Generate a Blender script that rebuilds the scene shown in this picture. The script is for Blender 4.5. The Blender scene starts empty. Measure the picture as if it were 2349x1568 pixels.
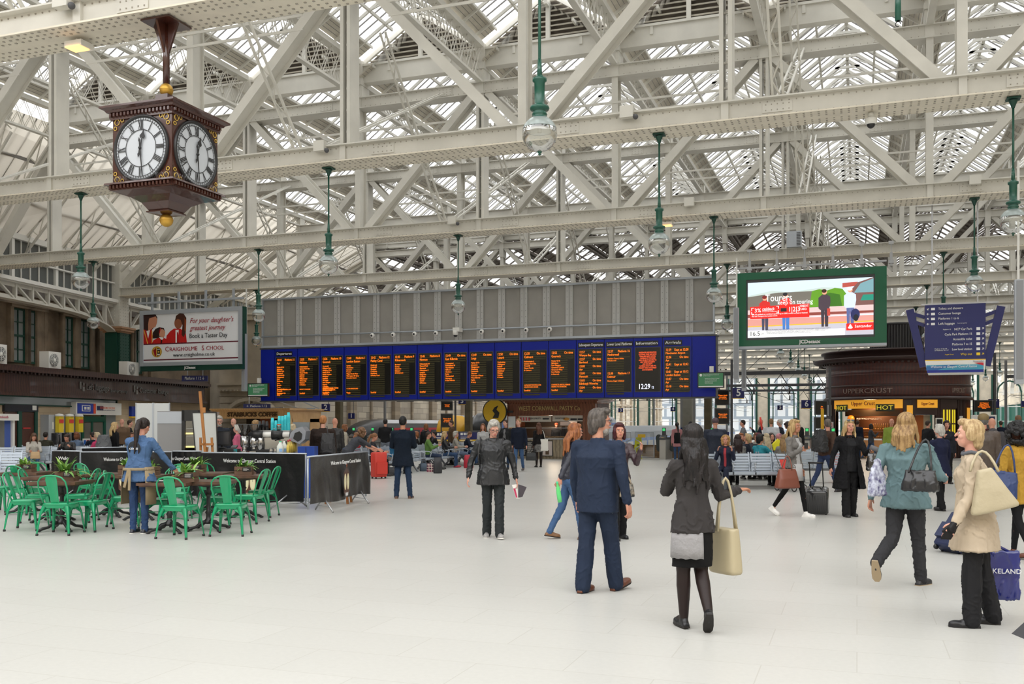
import bpy,math,random
from mathutils import Vector,Matrix,noise
from math import sin,cos,pi,radians as rad,sqrt,atan2
C = bpy.context.scene.collection
random.seed(7)
# camera
W_PX,H_PX,F_PX = 2349.0,1568.0,2210.0
HORIZ = 973.0            # picture row of the horizon
CAM_Z = 1.6
YAW = rad(19.7)
cd = bpy.data.cameras.new('camera'); cam = bpy.data.objects.new('camera',cd); C.objects.link(cam)
cam.location = (0,0,CAM_Z); cam.rotation_euler = (pi/2,0,YAW)
cd.sensor_width = 36.0; cd.lens = 36.0*F_PX/W_PX; cd.shift_y = (HORIZ-H_PX/2)/W_PX
cd.clip_start = .1; cd.clip_end = 600
bpy.context.scene.camera = cam
# sky, exposure
w = bpy.data.worlds.new('sky'); bpy.context.scene.world = w; w.use_nodes = True
nt = w.node_tree; bg = nt.nodes['Background']
tc = nt.nodes.new('ShaderNodeTexCoord'); sp = nt.nodes.new('ShaderNodeSeparateXYZ'); cr = nt.nodes.new('ShaderNodeValToRGB')
nt.links.new(tc.outputs['Generated'],sp.inputs[0]); nt.links.new(sp.outputs['Z'],cr.inputs[0]); nt.links.new(cr.outputs[0],bg.inputs[0])
cr.color_ramp.elements[0].position = 0.0; cr.color_ramp.elements[0].color = (.62,.64,.66,1)
cr.color_ramp.elements[1].position = .35; cr.color_ramp.elements[1].color = (1,1,1,1)
bg.inputs[1].default_value = 1.9
vs = bpy.context.scene.view_settings
vs.view_transform = 'Standard'; vs.look = 'None'; vs.gamma = 1; vs.use_curve_mapping = False; vs.exposure = 1.02
cy = bpy.context.scene.cycles
cy.use_denoising = True; cy.max_bounces = 6; cy.diffuse_bounces = 4; cy.glossy_bounces = 3; cy.transmission_bounces = 6; cy.transparent_max_bounces = 16
cy.caustics_reflective = False; cy.caustics_refractive = False
# picture -> place
def ray(px):
 u = (px-W_PX/2)/F_PX
 return Vector((u*cos(YAW)-sin(YAW),u*sin(YAW)+cos(YAW),0))
def atd(px,py,d):
 v = ray(px)*d; v.z = CAM_Z+(HORIZ-py)*d/F_PX; return v
def atY(px,py,Y): return atd(px,py,Y/ray(px).y)
def atX(px,py,X): return atd(px,py,X/ray(px).x)
def gnd(px,py): return atd(px,py,F_PX*CAM_Z/(py-HORIZ))
def dof(py): return F_PX*CAM_Z/(py-HORIZ)
def flat(v,z=0): return Vector((v.x,v.y,z))
# materials
MATS = {}
def mat(name,col,rough=.6,metal=0,bump=0,bscale=8,var=0,vscale=3,emit=0,spec=.5,kind=None,col2=None,coat=0,trans=0):
 if name in MATS: return MATS[name]
 m = bpy.data.materials.new(name); m.use_nodes = True; n = m.node_tree.nodes; l = m.node_tree.links
 b = n['Principled BSDF']; b.inputs['Base Color'].default_value = (*col,1)
 b.inputs['Roughness'].default_value = rough; b.inputs['Metallic'].default_value = metal
 b.inputs['Specular IOR Level'].default_value = spec; b.inputs['Coat Weight'].default_value = coat
 b.inputs['Transmission Weight'].default_value = trans
 if emit:
  b.inputs['Emission Color'].default_value = (*col,1); b.inputs['Emission Strength'].default_value = emit
 if var or bump or kind:
  t = n.new('ShaderNodeTexCoord')
  nz = n.new('ShaderNodeTexNoise'); nz.inputs['Scale'].default_value = vscale; nz.inputs['Detail'].default_value = 6
  l.new(t.outputs['Object'],nz.inputs['Vector'])
  c2 = col2 if col2 else tuple(max(0,c*(1-var)) for c in col)
  mx = n.new('ShaderNodeMix'); mx.data_type = 'RGBA'
  rp = n.new('ShaderNodeValToRGB'); rp.color_ramp.elements[0].position = .38; rp.color_ramp.elements[1].position = .66
  l.new(nz.outputs['Fac'],rp.inputs[0]); l.new(rp.outputs[0],mx.inputs['Factor'])
  mx.inputs['A'].default_value = (*col,1); mx.inputs['B'].default_value = (*c2,1)
  last = mx.outputs['Result']
  if kind in ('brick','tile','plank','slat'):
   mp = n.new('ShaderNodeMapping'); l.new(t.outputs['Object'],mp.inputs['Vector'])
   bt = n.new('ShaderNodeTexBrick'); l.new(mp.outputs[0],bt.inputs['Vector'])
   MATS[name+'_nodes'] = (mp,bt,mx)
   bt.inputs['Color1'].default_value = (*col,1); bt.inputs['Color2'].default_value = (*c2,1)
   bt.inputs['Mortar'].default_value = (*[c*.55 for c in col],1); bt.inputs['Scale'].default_value = 1
   last = bt.outputs['Color']
  if kind == 'wood':
   wv = n.new('ShaderNodeTexWave'); wv.inputs['Scale'].default_value = 2.0; wv.inputs['Distortion'].default_value = 6; wv.inputs['Detail'].default_value = 3
   l.new(t.outputs['Object'],wv.inputs['Vector']); l.new(wv.outputs['Fac'],mx.inputs['Factor'])
  l.new(last,b.inputs['Base Color'])
  if bump:
   nb = n.new('ShaderNodeTexNoise'); nb.inputs['Scale'].default_value = bscale; nb.inputs['Detail'].default_value = 5
   l.new(t.outputs['Object'],nb.inputs['Vector'])
   bp = n.new('ShaderNodeBump'); bp.inputs['Strength'].default_value = min(1,bump); bp.inputs['Distance'].default_value = .02
   l.new(nb.outputs['Fac'],bp.inputs['Height']); l.new(bp.outputs[0],b.inputs['Normal'])
 MATS[name] = m; return m
def glassmat(name,col=(1,1,1),gloss=.12,tint=1.0,rough=.03):
 """thin sheet glass: mostly clear, a little mirror"""
 if name in MATS: return MATS[name]
 m = bpy.data.materials.new(name); m.use_nodes = True; n = m.node_tree.nodes; l = m.node_tree.links
 for x in list(n):
  if x.type == 'BSDF_PRINCIPLED': n.remove(x)
 tr = n.new('ShaderNodeBsdfTransparent'); tr.inputs[0].default_value = (*[c*tint for c in col],1)
 gl = n.new('ShaderNodeBsdfGlossy'); gl.inputs['Roughness'].default_value = rough
 fr = n.new('ShaderNodeLayerWeight'); fr.inputs[0].default_value = .35
 mu = n.new('ShaderNodeMath'); mu.operation = 'MULTIPLY_ADD'; mu.inputs[1].default_value = .6; mu.inputs[2].default_value = gloss
 mx = n.new('ShaderNodeMixShader'); l.new(fr.outputs['Fresnel'],mu.inputs[0]); l.new(mu.outputs[0],mx.inputs[0])
 l.new(tr.outputs[0],mx.inputs[1]); l.new(gl.outputs[0],mx.inputs[2])
 l.new(mx.outputs[0],n['Material Output'].inputs['Surface'])
 MATS[name] = m; return m
def frosted(name,col,alpha=.5):
 """wired / obscured glass: part diffuse-translucent, part clear"""
 if name in MATS: return MATS[name]
 m = bpy.data.materials.new(name); m.use_nodes = True; n = m.node_tree.nodes; l = m.node_tree.links
 for x in list(n):
  if x.type == 'BSDF_PRINCIPLED': n.remove(x)
 tr = n.new('ShaderNodeBsdfTransparent'); tr.inputs[0].default_value = (*col,1)
 tl = n.new('ShaderNodeBsdfTranslucent'); tl.inputs[0].default_value = (*col,1)
 df = n.new('ShaderNodeBsdfDiffuse'); df.inputs[0].default_value = (*col,1)
 a = n.new('ShaderNodeMixShader'); a.inputs[0].default_value = .45; l.new(tl.outputs[0],a.inputs[1]); l.new(df.outputs[0],a.inputs[2])
 b = n.new('ShaderNodeMixShader'); b.inputs[0].default_value = alpha; l.new(tr.outputs[0],b.inputs[1]); l.new(a.outputs[0],b.inputs[2])
 l.new(b.outputs[0],n['Material Output'].inputs['Surface'])
 MATS[name] = m; return m
def srgb(r,g,b):
 f = lambda c: ((c/255+.055)/1.055)**2.4 if c/255 > .04045 else c/255/12.92
 return (f(r),f(g),f(b))
# mesh collecting
class MB:
 def __init__(s): s.v = []; s.f = []; s.m = []; s.sm = []
 def add(s,v,f,m=0,smooth=False):
  o = len(s.v); s.v.extend([tuple(x) for x in v]); s.f.extend([tuple(i+o for i in q) for q in f])
  s.m.extend([m]*len(f)); s.sm.extend([smooth]*len(f)); return s
 def box(s,c,size,rz=0,m=0,M=None):
  x,y,z = [k/2 for k in size]
  vs = [Vector((sx*x,sy*y,sz*z)) for sz in (-1,1) for sy in (-1,1) for sx in (-1,1)]
  R = M if M else Matrix.Rotation(rz,3,'Z')
  vs = [R @ v + Vector(c) for v in vs]
  return s.add(vs,[(0,2,3,1),(4,5,7,6),(0,1,5,4),(2,6,7,3),(0,4,6,2),(1,3,7,5)],m)
 def b2(s,a,b,m=0):
  return s.box([(a[i]+b[i])/2 for i in range(3)],[abs(b[i]-a[i]) for i in range(3)],m=m)
 def bar(s,p,q,wd,h=None,up=(0,0,1),m=0):
  p = Vector(p); q = Vector(q); h = wd if h is None else h; d = (q-p)
  if d.length < 1e-6: return s
  d.normalize(); u = Vector(up)
  if abs(d.dot(u)) > .98: u = Vector((0,1,0)) if abs(d.y) < .9 else Vector((1,0,0))
  x = d.cross(u).normalized(); z = x.cross(d).normalized()
  vs = [e+x*(a*wd/2)+z*(b*h/2) for e in (p,q) for a,b in ((-1,-1),(1,-1),(1,1),(-1,1))]
  return s.add(vs,[(3,2,1,0),(4,5,6,7),(0,1,5,4),(1,2,6,5),(2,3,7,6),(3,0,4,7)],m)
 def tube(s,pts,r,n=8,m=0,closed=False,caps=True):
  pts = [Vector(p) for p in pts]; k = len(pts); rr = r if hasattr(r,'__len__') else [r]*k
  vs = []; pu = None
  for i,p in enumerate(pts):
   a = pts[(i-1) % k] if (closed or i > 0) else p; b = pts[(i+1) % k] if (closed or i < k-1) else p
   d = (b-a).normalized()
   if pu is None: pu = d.orthogonal().normalized()
   x = (pu-d*pu.dot(d))
   x = x.normalized() if x.length > 1e-5 else d.orthogonal().normalized()
   pu = x; y = d.cross(x)
   vs += [p+(x*cos(2*pi*j/n)+y*sin(2*pi*j/n))*rr[i] for j in range(n)]
  fs = [(i*n+j,i*n+(j+1) % n,((i+1) % k)*n+(j+1) % n,((i+1) % k)*n+j) for i in range(k if closed else k-1) for j in range(n)]
  if caps and not closed: fs += [tuple(range(n-1,-1,-1)),tuple(range((k-1)*n,k*n))]
  return s.add(vs,fs,m,True)
 def lathe(s,prof,c=(0,0,0),n=20,m=0,smooth=True,a0=0,a1=2*pi,M=None):
  full = abs(a1-a0-2*pi) < 1e-6; k = n if full else n+1; vs = []
  for r,z in prof:
   for j in range(k):
    a = a0+(a1-a0)*j/n; v = Vector((r*cos(a),r*sin(a),z))
    if M: v = M @ v
    vs.append(v+Vector(c))
  fs = []
  for i in range(len(prof)-1):
   for j in range(n):
    j2 = (j+1) % k if full else j+1
    fs.append((i*k+j,i*k+j2,(i+1)*k+j2,(i+1)*k+j))
  return s.add(vs,fs,m,smooth)
 def ell(s,c,r,n=12,k=8,m=0,M=None):
  r = r if hasattr(r,'__len__') else (r,r,r); vs = []; c = Vector(c)
  def T(v):
   v = Vector((v[0]*r[0],v[1]*r[1],v[2]*r[2])); return (M @ v if M else v)+c
  vs.append(T((0,0,-1)))
  for i in range(1,k):
   t = -pi/2+pi*i/k
   vs += [T((cos(t)*cos(2*pi*j/n),cos(t)*sin(2*pi*j/n),sin(t))) for j in range(n)]
  vs.append(T((0,0,1))); L = len(vs)-1
  fs = [(0,1+(j+1) % n,1+j) for j in range(n)]
  for i in range(k-2):
   fs += [(1+i*n+j,1+i*n+(j+1) % n,1+(i+1)*n+(j+1) % n,1+(i+1)*n+j) for j in range(n)]
  fs += [(1+(k-2)*n+j,1+(k-2)*n+(j+1) % n,L) for j in range(n)]
  return s.add(vs,fs,m,True)
 def cap(s,p,q,r0,r1,n=10):
  """tapered capsule, closed"""
  p = Vector(p); q = Vector(q); s.ell(p,r0,n,6); s.ell(q,r1,n,6)
  if (q-p).length > 1e-4: s.tube([p,q],[r0,r1],n)
  return s
 def loft(s,rings,n=16,m=0,power=1.0,caps=True):
  """rings: (centre, rx, ry[, frame]) closed elliptical tube"""
  vs = []
  for rg in rings:
   c,rx,ry = Vector(rg[0]),rg[1],rg[2]; R = rg[3] if len(rg) > 3 else None
   for j in range(n):
    a = 2*pi*j/n; ca,sa = cos(a),sin(a)
    v = Vector((rx*math.copysign(abs(ca)**power,ca),ry*math.copysign(abs(sa)**power,sa),0))
    vs.append((R @ v if R else v)+c)
  k = len(rings)
  fs = [(i*n+j,i*n+(j+1) % n,(i+1)*n+(j+1) % n,(i+1)*n+j) for i in range(k-1) for j in range(n)]
  if caps: fs += [tuple(range(n-1,-1,-1)),tuple(range((k-1)*n,k*n))]
  return s.add(vs,fs,m,True)
 def poly(s,pts,m=0): return s.add(pts,[tuple(range(len(pts)))],m)
 def prism(s,pts,off,m=0):
  """polygon extruded by vector"""
  off = Vector(off); a = [Vector(p) for p in pts]; k = len(a)
  return s.add(a+[p+off for p in a],[tuple(range(k-1,-1,-1)),tuple(range(k,2*k))]+[(i,(i+1) % k,k+(i+1) % k,k+i) for i in range(k)],m)
 def mesh(s,name,mats):
  me = bpy.data.meshes.new(name); me.from_pydata(s.v,[],s.f)
  for x in (mats if isinstance(mats,(list,tuple)) else [mats]): me.materials.append(x)
  me.polygons.foreach_set('material_index',s.m); me.polygons.foreach_set('use_smooth',s.sm); me.update(); return me
 def build(s,name,mats,parent=None,loc=None,rz=None):
  o = bpy.data.objects.new(name,s.mesh(name,mats)); C.objects.link(o)
  if parent: o.parent = parent
  if loc is not None: o.location = loc
  if rz is not None: o.rotation_euler = (0,0,rz)
  return o
def tag(o,label=None,cat=None,group=None,kind=None):
 if label: o['label'] = label
 if cat: o['category'] = cat
 if group: o['group'] = group
 if kind: o['kind'] = kind
 return o
def thing(name,label,cat,loc=(0,0,0),rz=0,group=None):
 o = bpy.data.objects.new(name,None); C.objects.link(o); o.empty_display_size = .1
 o.location = loc; o.rotation_euler = (0,0,rz); return tag(o,label,cat,group)
def dup(root,loc,rz=0,label=None,group=None,scale=None):
 r = root.copy(); C.objects.link(r); r.location = loc; r.rotation_euler = (0,0,rz)
 if scale: r.scale = (scale,)*3
 if label: r['label'] = label
 if group: r['group'] = group
 for ch in list(root.children):
  c = ch.copy(); C.objects.link(c); c.parent = r
  for g in list(ch.children):
   d = g.copy(); C.objects.link(d); d.parent = c
 return r
def text(name,s,m,parent,loc,size,rz=0,align='CENTER',shear=0,bold=0,ext=.004,width=None,sx_=1,rx=pi/2,space=1.0,line=1.0,ay='CENTER',ry=0):
 cu = bpy.data.curves.new(name,'FONT'); cu.body = s; cu.size = size; cu.align_x = align; cu.align_y = ay
 cu.shear = shear; cu.offset = bold; cu.extrude = ext; cu.resolution_u = 2; cu.space_character = space; cu.space_line = line
 o = bpy.data.objects.new(name,cu); C.objects.link(o)
 dg = bpy.context.evaluated_depsgraph_get(); me = bpy.data.meshes.new_from_object(o.evaluated_get(dg))
 bpy.data.objects.remove(o); bpy.data.curves.remove(cu)
 if sx_ != 1:
  for v in me.vertices: v.co.x *= sx_
 if width:
  xs = [v.co.x for v in me.vertices]
  if xs:
   k = width/(max(xs)-min(xs)+1e-6)
   for v in me.vertices: v.co.x *= k
 me.materials.clear(); me.materials.append(m)
 o = bpy.data.objects.new(name,me); C.objects.link(o)
 o.rotation_euler = (rx,ry,rz); o.location = loc
 if parent: o.parent = parent
 return o
CREAM = mat('cream_paint',(.655,.635,.575),.5,var=.12,vscale=1.2,bump=.15,bscale=3)
CREAM2 = mat('cream_paint_web',(.60,.565,.48),.5,var=.14,vscale=.9)
RIVET = mat('rivet_paint',(.36,.33,.28),.5)
SOFFIT = mat('soffit_paint',(.76,.70,.58),.55,var=.1)
BOARD = mat('board_paint',(.56,.52,.44),.6,var=.15)
DIRTY = mat('dirty_timber',(.17,.145,.12),.8,var=.4)
GBAR = mat('glazing_bar',(.22,.21,.20),.5)
WHITE = mat('white_paint',(.78,.77,.73),.45)
GREEN = mat('lamp_green',srgb(8,78,62),.35,coat=.3)
DGREEN = mat('dark_green',srgb(18,66,54),.45)
BLACK = mat('black_paint',(.015,.015,.016),.4)
STEEL = mat('steel',(.42,.43,.45),.35,.8)
LGREY = mat('light_grey_metal',srgb(178,184,192),.4,.3)
DGREY = mat('dark_grey',(.07,.07,.075),.5)
GLASS = glassmat('roof_glass',(.97,.98,.98),.04)
CLEAR = glassmat('clear_glass',(.95,.97,.97),.14)
# floor
fm = mat('floor_terrazzo',(.53,.525,.495),.3,var=.06,vscale=.35,kind='tile',col2=(.51,.505,.475),spec=.3)
mp,bt,_ = MATS['floor_terrazzo_nodes']
mp.inputs['Rotation'].default_value = (0,0,rad(0)); bt.offset = .5
bt.inputs['Brick Width'].default_value = 1.2; bt.inputs['Row Height'].default_value = .6
bt.inputs['Mortar Size'].default_value = .004; bt.inputs['Mortar'].default_value = (.44,.43,.395,1)
nb = fm.node_tree.nodes; lk = fm.node_tree.links
nz = nb.new('ShaderNodeTexNoise'); nz.inputs['Scale'].default_value = 25; nz.inputs['Detail'].default_value = 3
t = [x for x in nb if x.type == 'TEX_COORD'][0]; lk.new(t.outputs['Object'],nz.inputs['Vector'])
n2 = nb.new('ShaderNodeTexNoise'); n2.inputs['Scale'].default_value = .5; n2.inputs['Detail'].default_value = 4; lk.new(t.outputs['Object'],n2.inputs['Vector'])
mr = nb.new('ShaderNodeMapRange'); mr.inputs['From Min'].default_value = .3; mr.inputs['From Max'].default_value = .7
mr.inputs['To Min'].default_value = .97; mr.inputs['To Max'].default_value = 1.02; lk.new(nz.outputs['Fac'],mr.inputs['Value'])
m3 = nb.new('ShaderNodeMapRange'); m3.inputs['From Min'].default_value = .2; m3.inputs['From Max'].default_value = .8
m3.inputs['To Min'].default_value = .985; m3.inputs['To Max'].default_value = 1.01; lk.new(n2.outputs['Fac'],m3.inputs['Value'])
mm = nb.new('ShaderNodeMath'); mm.operation = 'MULTIPLY'; lk.new(mr.outputs[0],mm.inputs[0]); lk.new(m3.outputs[0],mm.inputs[1])
vm = nb.new('ShaderNodeVectorMath'); vm.operation = 'SCALE'; lk.new(bt.outputs['Color'],vm.inputs[0]); lk.new(mm.outputs[0],vm.inputs['Scale'])
lk.new(vm.outputs[0],nb['Principled BSDF'].inputs['Base Color'])
r2 = nb.new('ShaderNodeMapRange'); r2.inputs['From Min'].default_value = .3; r2.inputs['From Max'].default_value = .7
r2.inputs['To Min'].default_value = .29; r2.inputs['To Max'].default_value = .31; lk.new(n2.outputs['Fac'],r2.inputs['Value']); lk.new(r2.outputs[0],nb['Principled BSDF'].inputs['Roughness'])
b = MB(); b.b2((-48,-14,-.2),(34,46.5,0)); tag(b.build('floor',fm),kind='structure')
pm = mat('platform_paving',(.27,.26,.245),.6,var=.2,vscale=1.5)
TRK = [(-41.3,-37.7),(-33.2,-26.4),(-16.3,-12.6),(-7.5,-4),(11.8,15.2)]     # track beds
b = MB(); xs = [-48]+[x for t in TRK for x in t]+[60]
for i in range(0,len(xs),2): b.b2((xs[i],46.5,-1.2),(xs[i+1],230,0))
for a,c in TRK: b.b2((a,46.5,-.2),(c,50,0))
tag(b.build('floor',pm),kind='structure')
b = MB()
for a,c in TRK: b.b2((a,50,-1.3),(c,230,-1.1)); b.b2((a,49.9,-1.3),(c,50,-.01))
tag(b.build('floor',mat('track_ballast',(.10,.09,.08),.9,var=.4,vscale=9)),kind='structure')
# roof
ZB = CAM_Z+6.54                 # underside of the bottom chords
ZT = CAM_Z+11.3                 # underside of the top chords
SEC = ((CAM_Z+12.95,CAM_Z+14.45),(CAM_Z+12.25,CAM_Z+14.0),(CAM_Z+12.0,CAM_Z+13.6))   # valley and ridge heights: near, middle, far roofs
VAL,RID = SEC[1]
X0 = -2.7; PW = 4.7
TY = [12.6,21.3,30.5,39.8,49.0,58.0,67,76,85,94,104,114,126,140]
roof = thing('ceiling',None,None); roof['kind'] = 'structure'
def glaze_bay(L,dirty=False,far=False):
 """one ridge bay, length L along y, from valley x=0 to valley x=PW"""
 hx = PW/2; rise = RID-VAL; out = {}
 g = MB(); bd = MB(); rf = MB(); gb = MB(); pur = MB()
 sl = .60/ (hx)                                    # boarded share of the slope
 def pt(side,t,y,off=0):
  x = t*hx if side < 0 else PW-t*hx
  return Vector((x,y,VAL+rise*t+off))
 for sd in (-1,1):
  q = [pt(sd,sl,0,.07),pt(sd,sl,L,.07),pt(sd,1,L,.07),pt(sd,1,0,.07)]
  g.poly(q if sd > 0 else q[::-1])
  bd.prism([pt(sd,.04,0,.05),pt(sd,sl,0,.05),pt(sd,sl,0,.1),pt(sd,.04,0,.1)],(0,L,0))
  n = max(2,round(L/(1.12 if not far else 1.5)))
  for i in range(n):
   y = (i+.5)*L/n
   rf.bar(pt(sd,.03,y),pt(sd,1,y),.06,.10)
   rf.bar(pt(sd,.62,y,-.02),pt(sd,.92,y,-.22),.05,.05)
   for k in (1,2):
    if not far:
     yy = y+k*L/n/3; 
     if yy < L: gb.bar(pt(sd,sl,yy,.06),pt(sd,1,yy,.06),.022,.04)
  if not far:
   nb_ = 4
   for k in range(1,nb_): # board joints
    tq = .04+(sl-.04)*k/nb_; gb.bar(pt(sd,tq,0,.045),pt(sd,tq,L,.045),.012,.012)
  pur.bar(pt(sd,.60,0,.02),pt(sd,.60,L,.02),.07,.10)
  pur.bar(pt(sd,sl+.01,0,0),pt(sd,sl+.01,L,0),.05,.08)
 for i in range(n):
  y = (i+.5)*L/n; rf.bar((hx-.45,y,RID-.27),(hx+.45,y,RID-.27),.06,.09)
 pur.bar((hx,0,RID+.05),(hx,L,RID+.05),.12,.16)
 gt = MB(); gt.b2((-.16,0,VAL-.14),(.16,L,VAL+.04)); gt.b2((-.10,0,ZT+.35),(.10,L,ZT+.43))
 k = max(3,round(L/.62)); z0,z1 = ZT+.4,VAL-.14
 lt = MB()
 for i in range(k):
  ya,yb = i*L/k,(i+1)*L/k
  for sx in ((-.05,.05) if not far else (0,)):
   lt.bar((sx,ya,z0),(sx,yb,z1),.03,.012); lt.bar((sx,ya,z1),(sx,yb,z0),.03,.012)
 D = dirty
 P = DIRTY if D else CREAM
 return [(g,'glazing',GLASS),(bd,'valley_boarding',DIRTY if D else BOARD),(rf,'rafters',P),(gb,'glazing_bars',GBAR),
   (pur,'purlins',P),(gt,'gutter_beam',P),(lt,'lattice_girder',P)]
bays = list(range(-9,6))        # valley index k at x = X0 + PW*k
edges = [3.9]+TY
for i in range(len(TY)):
 ya,yb = (TY[i-1] if i else 3.9),TY[i]
 VAL,RID = SEC[0 if i < 3 else 1 if i < 6 else 2]
 L = yb-ya; ms = [(n_,b_.mesh(n_,m_)) for b_,n_,m_ in glaze_bay(L,dirty=6 <= i <= 8,far=i >= 7) if b_.v]
 for k in bays:
  x = X0+PW*k
  if x/ max(yb,1) > .45 and yb > 60: continue
  if i >= 10 and x < -36: continue
  if i < 6 and k < -6: continue
  for n_,me in ms:
   o = bpy.data.objects.new(n_,me); C.objects.link(o); o.location = (x,ya,0); o.parent = roof
for Yg,(VAL,RID) in ((30.9,SEC[0]),(58.3,SEC[1])):
 bx = MB(); lv = MB(); fr = MB(); bk = MB()
 for k in bays[3:]:
  x = X0+PW*k; hx = PW/2; h = RID-VAL
  bx.b2((x+.1,Yg-.18,VAL-(.72 if Yg < 40 else .4)),(x+PW-.1,Yg+.18,VAL-.1)); bx.b2((x+.1,Yg-.24,VAL-.14),(x+PW-.1,Yg+.24,VAL-.06))
  for q in (1,3): bx.b2((x+q*PW/4-.05,Yg-.22,VAL-.4),(x+q*PW/4+.05,Yg+.22,VAL-.1))
  n = 9
  for j in range(n):
   t = j/n; z = VAL+.05+t*h; ww = hx*(1-t)-.05
   lv.box((x+hx,Yg,z+.05),(2*ww,.12,.03),M=Matrix.Rotation(rad(35),3,'X'))
  fr.bar((x+.1,Yg-.1,VAL),(x+hx,Yg-.1,RID-.02),.10,.14); fr.bar((x+PW-.1,Yg-.1,VAL),(x+hx,Yg-.1,RID-.02),.10,.14)
  fr.b2((x+hx-.07,Yg-.14,VAL-.12),(x+hx+.07,Yg-.02,RID-.1))
  fr.b2((x-.14,Yg-.31,VAL-1.5),(x+.14,Yg+.27,VAL+.05))
  bk.poly([(x+.1,Yg+.12,VAL),(x+PW-.1,Yg+.12,VAL),(x+hx,Yg+.12,RID)])
 bx.build('box_beam',CREAM,roof); lv.build('louvres',BOARD,roof); fr.build('gable_frame',CREAM,roof); bk.build('gable_back',DIRTY,roof)
VAL,RID = SEC[1]
# trusses
def wallx(Y): return -36.0-(Y-40)*.176             # line of the left-hand columns
WD = Vector((-.1733,.985,0)).normalized()        # its direction
WN = Vector((WD.y,-WD.x,0))                      # pointing into the hall
names = ['with the clock hanging from it','just beyond the clock, carrying three lamps','second beyond the clock, above the departure board',
         'carrying the departure board and both big adverts','first behind the departure board','under the second row of louvres','first in the dark stretch of roof',
         'second in the dark stretch of roof','third in the dark stretch of roof','over the near end of the trains','over the platform halfway down','over the far platforms',
         'near the far end of the platforms','last before the daylight end']
def truss(i):
 Y = TY[i]; xl = wallx(Y) if Y < 60 else -43.9; xr = 21.9
 dirty = False
 t = thing('roof_truss','cream riveted roof truss '+names[i],'roof truss',(0,Y,ZB),0,'cross trusses of the roof')
 m = CREAM; bc = MB(); near = Y < 45
 hw = .42
 bc.b2((xl,-.02,.05),(xr,.02,hw)); bc.b2((xl,.56,.05),(xr,.60,hw))       # two webs
 bc.b2((xl,-.16,hw),(xr,.74,hw+.03)); bc.b2((xl,-.16,.02),(xr,.74,.05),m=1)
 if Y < 60:
  x = xl+.3
  while x < xr:                                                               # rivets and splice plates
   if near:
    for z in (.085,hw-.05): bc.box((x,-.028,z),(.022,.02,.022),m=2)
    if Y < 32:
     for yy in (-.1,.02,.14,.42,.56,.68): bc.box((x,yy,.015),(.04,.035,.012),m=2)
   x += .15
  for k in range(int((xr-xl)/4.7)+1):
   xx = X0+PW*round((xl-X0)/PW)+k*PW+1.1
   if xx > xr-1: break
   bc.box((xx,-.03,.24),(.62,.02,.22)); 
   for a in range(5):
    for c in (-1,1): bc.box((xx-.24+a*.12,-.045,.24+c*.06),(.022,.012,.022),m=2)
   bc.box((xx-1.1,-.05,.235),(.16,.07,.4))
 bc.build('bottom_chord',[m,SOFFIT,RIVET],t)
 tcb = MB(); z = ZT-ZB; tl = -30.9 if Y < 60 else -43.9; th = .34
 tcb.b2((tl,.08,z),(xr,.11,z+th)); tcb.b2((tl,.46,z),(xr,.49,z+th)); tcb.b2((tl,0,z+th),(xr,.58,z+th+.03)); tcb.b2((tl,0,z-.03),(xr,.58,z))
 if near:
  x = tl
  while x < xr:
   tcb.box((x,.075,z+.05),(.022,.012,.022),m=1); tcb.box((x,.075,z+th-.04),(.022,.012,.022),m=1); x += .2
  for k in range(-5,6):
   tcb.box((X0+k*PW-1.3,.07,z+th/2),(.5,.02,.26))
   for a in range(4):
    for c in range(3): tcb.box((X0+k*PW-1.5+a*.13,.055,z+.08+c*.085),(.02,.012,.02),m=1)
 tcb.build('top_chord',[m,RIVET],t)
 ks = [k for k in range(-6 if Y < 60 else -8,6) if X0+PW*k < xr+.1]
 for k in ks:
  x = X0+PW*k; p = MB()
  if (k % 2 == 0) and near:                                                       # twin-leg post
   p.b2((x-.14,.05,hw),(x-.05,.53,z)); p.b2((x+.05,.05,hw),(x+.14,.53,z))
   for zz in [hw+.4+.55*q for q in range(8)]:
    if zz < z: p.b2((x-.05,.2,zz),(x+.05,.24,zz+.05))
  else:
   p.b2((x-.10,.05,hw),(x+.10,.08,z)); p.b2((x-.10,.50,hw),(x+.10,.53,z)); p.b2((x-.02,.08,hw),(x+.02,.5,z))
  p.b2((x-.13,.05,z),(x+.13,.53,VAL-ZB-.1))
  p.build('post',m,t)
 for k in ks:                                                                     # diagonals: feet at odd posts, heads at even ones
  for sg in (-1,1):
   if k % 2 == 0: continue
   xa,xb = X0+PW*k,X0+PW*(k+sg)
   if xb < tl-.1 or xb > xr: continue
   d = MB(); u = Vector((xa+sg*.35,0,hw)); v = Vector((xb-sg*.25,0,z))
   for yy in (.06,.50): d.bar(u+Vector((0,yy,0)),v+Vector((0,yy,0)),.04,.24,up=(0,0,1)) 
   d.bar(u+Vector((0,.28,0)),v+Vector((0,.28,0)),.44,.03,up=(0,0,1))
   d.build('diagonal',m,t)
 tb = MB()
 if near:
  for k in ks:
   if k % 2: 
    x = X0+PW*k; zz = 3.55
    for dz in (0,.35): tb.bar((x-PW*.74,.05,zz+dz),(x+PW*.74,.05,zz+dz),.03,.07)
  tb.build('tie',m,t)
 bl = MB(); bl.bar((xl+.1,.3,hw),(tl,.3,z),.44,.22); bl.build('raker',m,t)
 return t
TR = [truss(i) for i in range(len(TY))]
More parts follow.
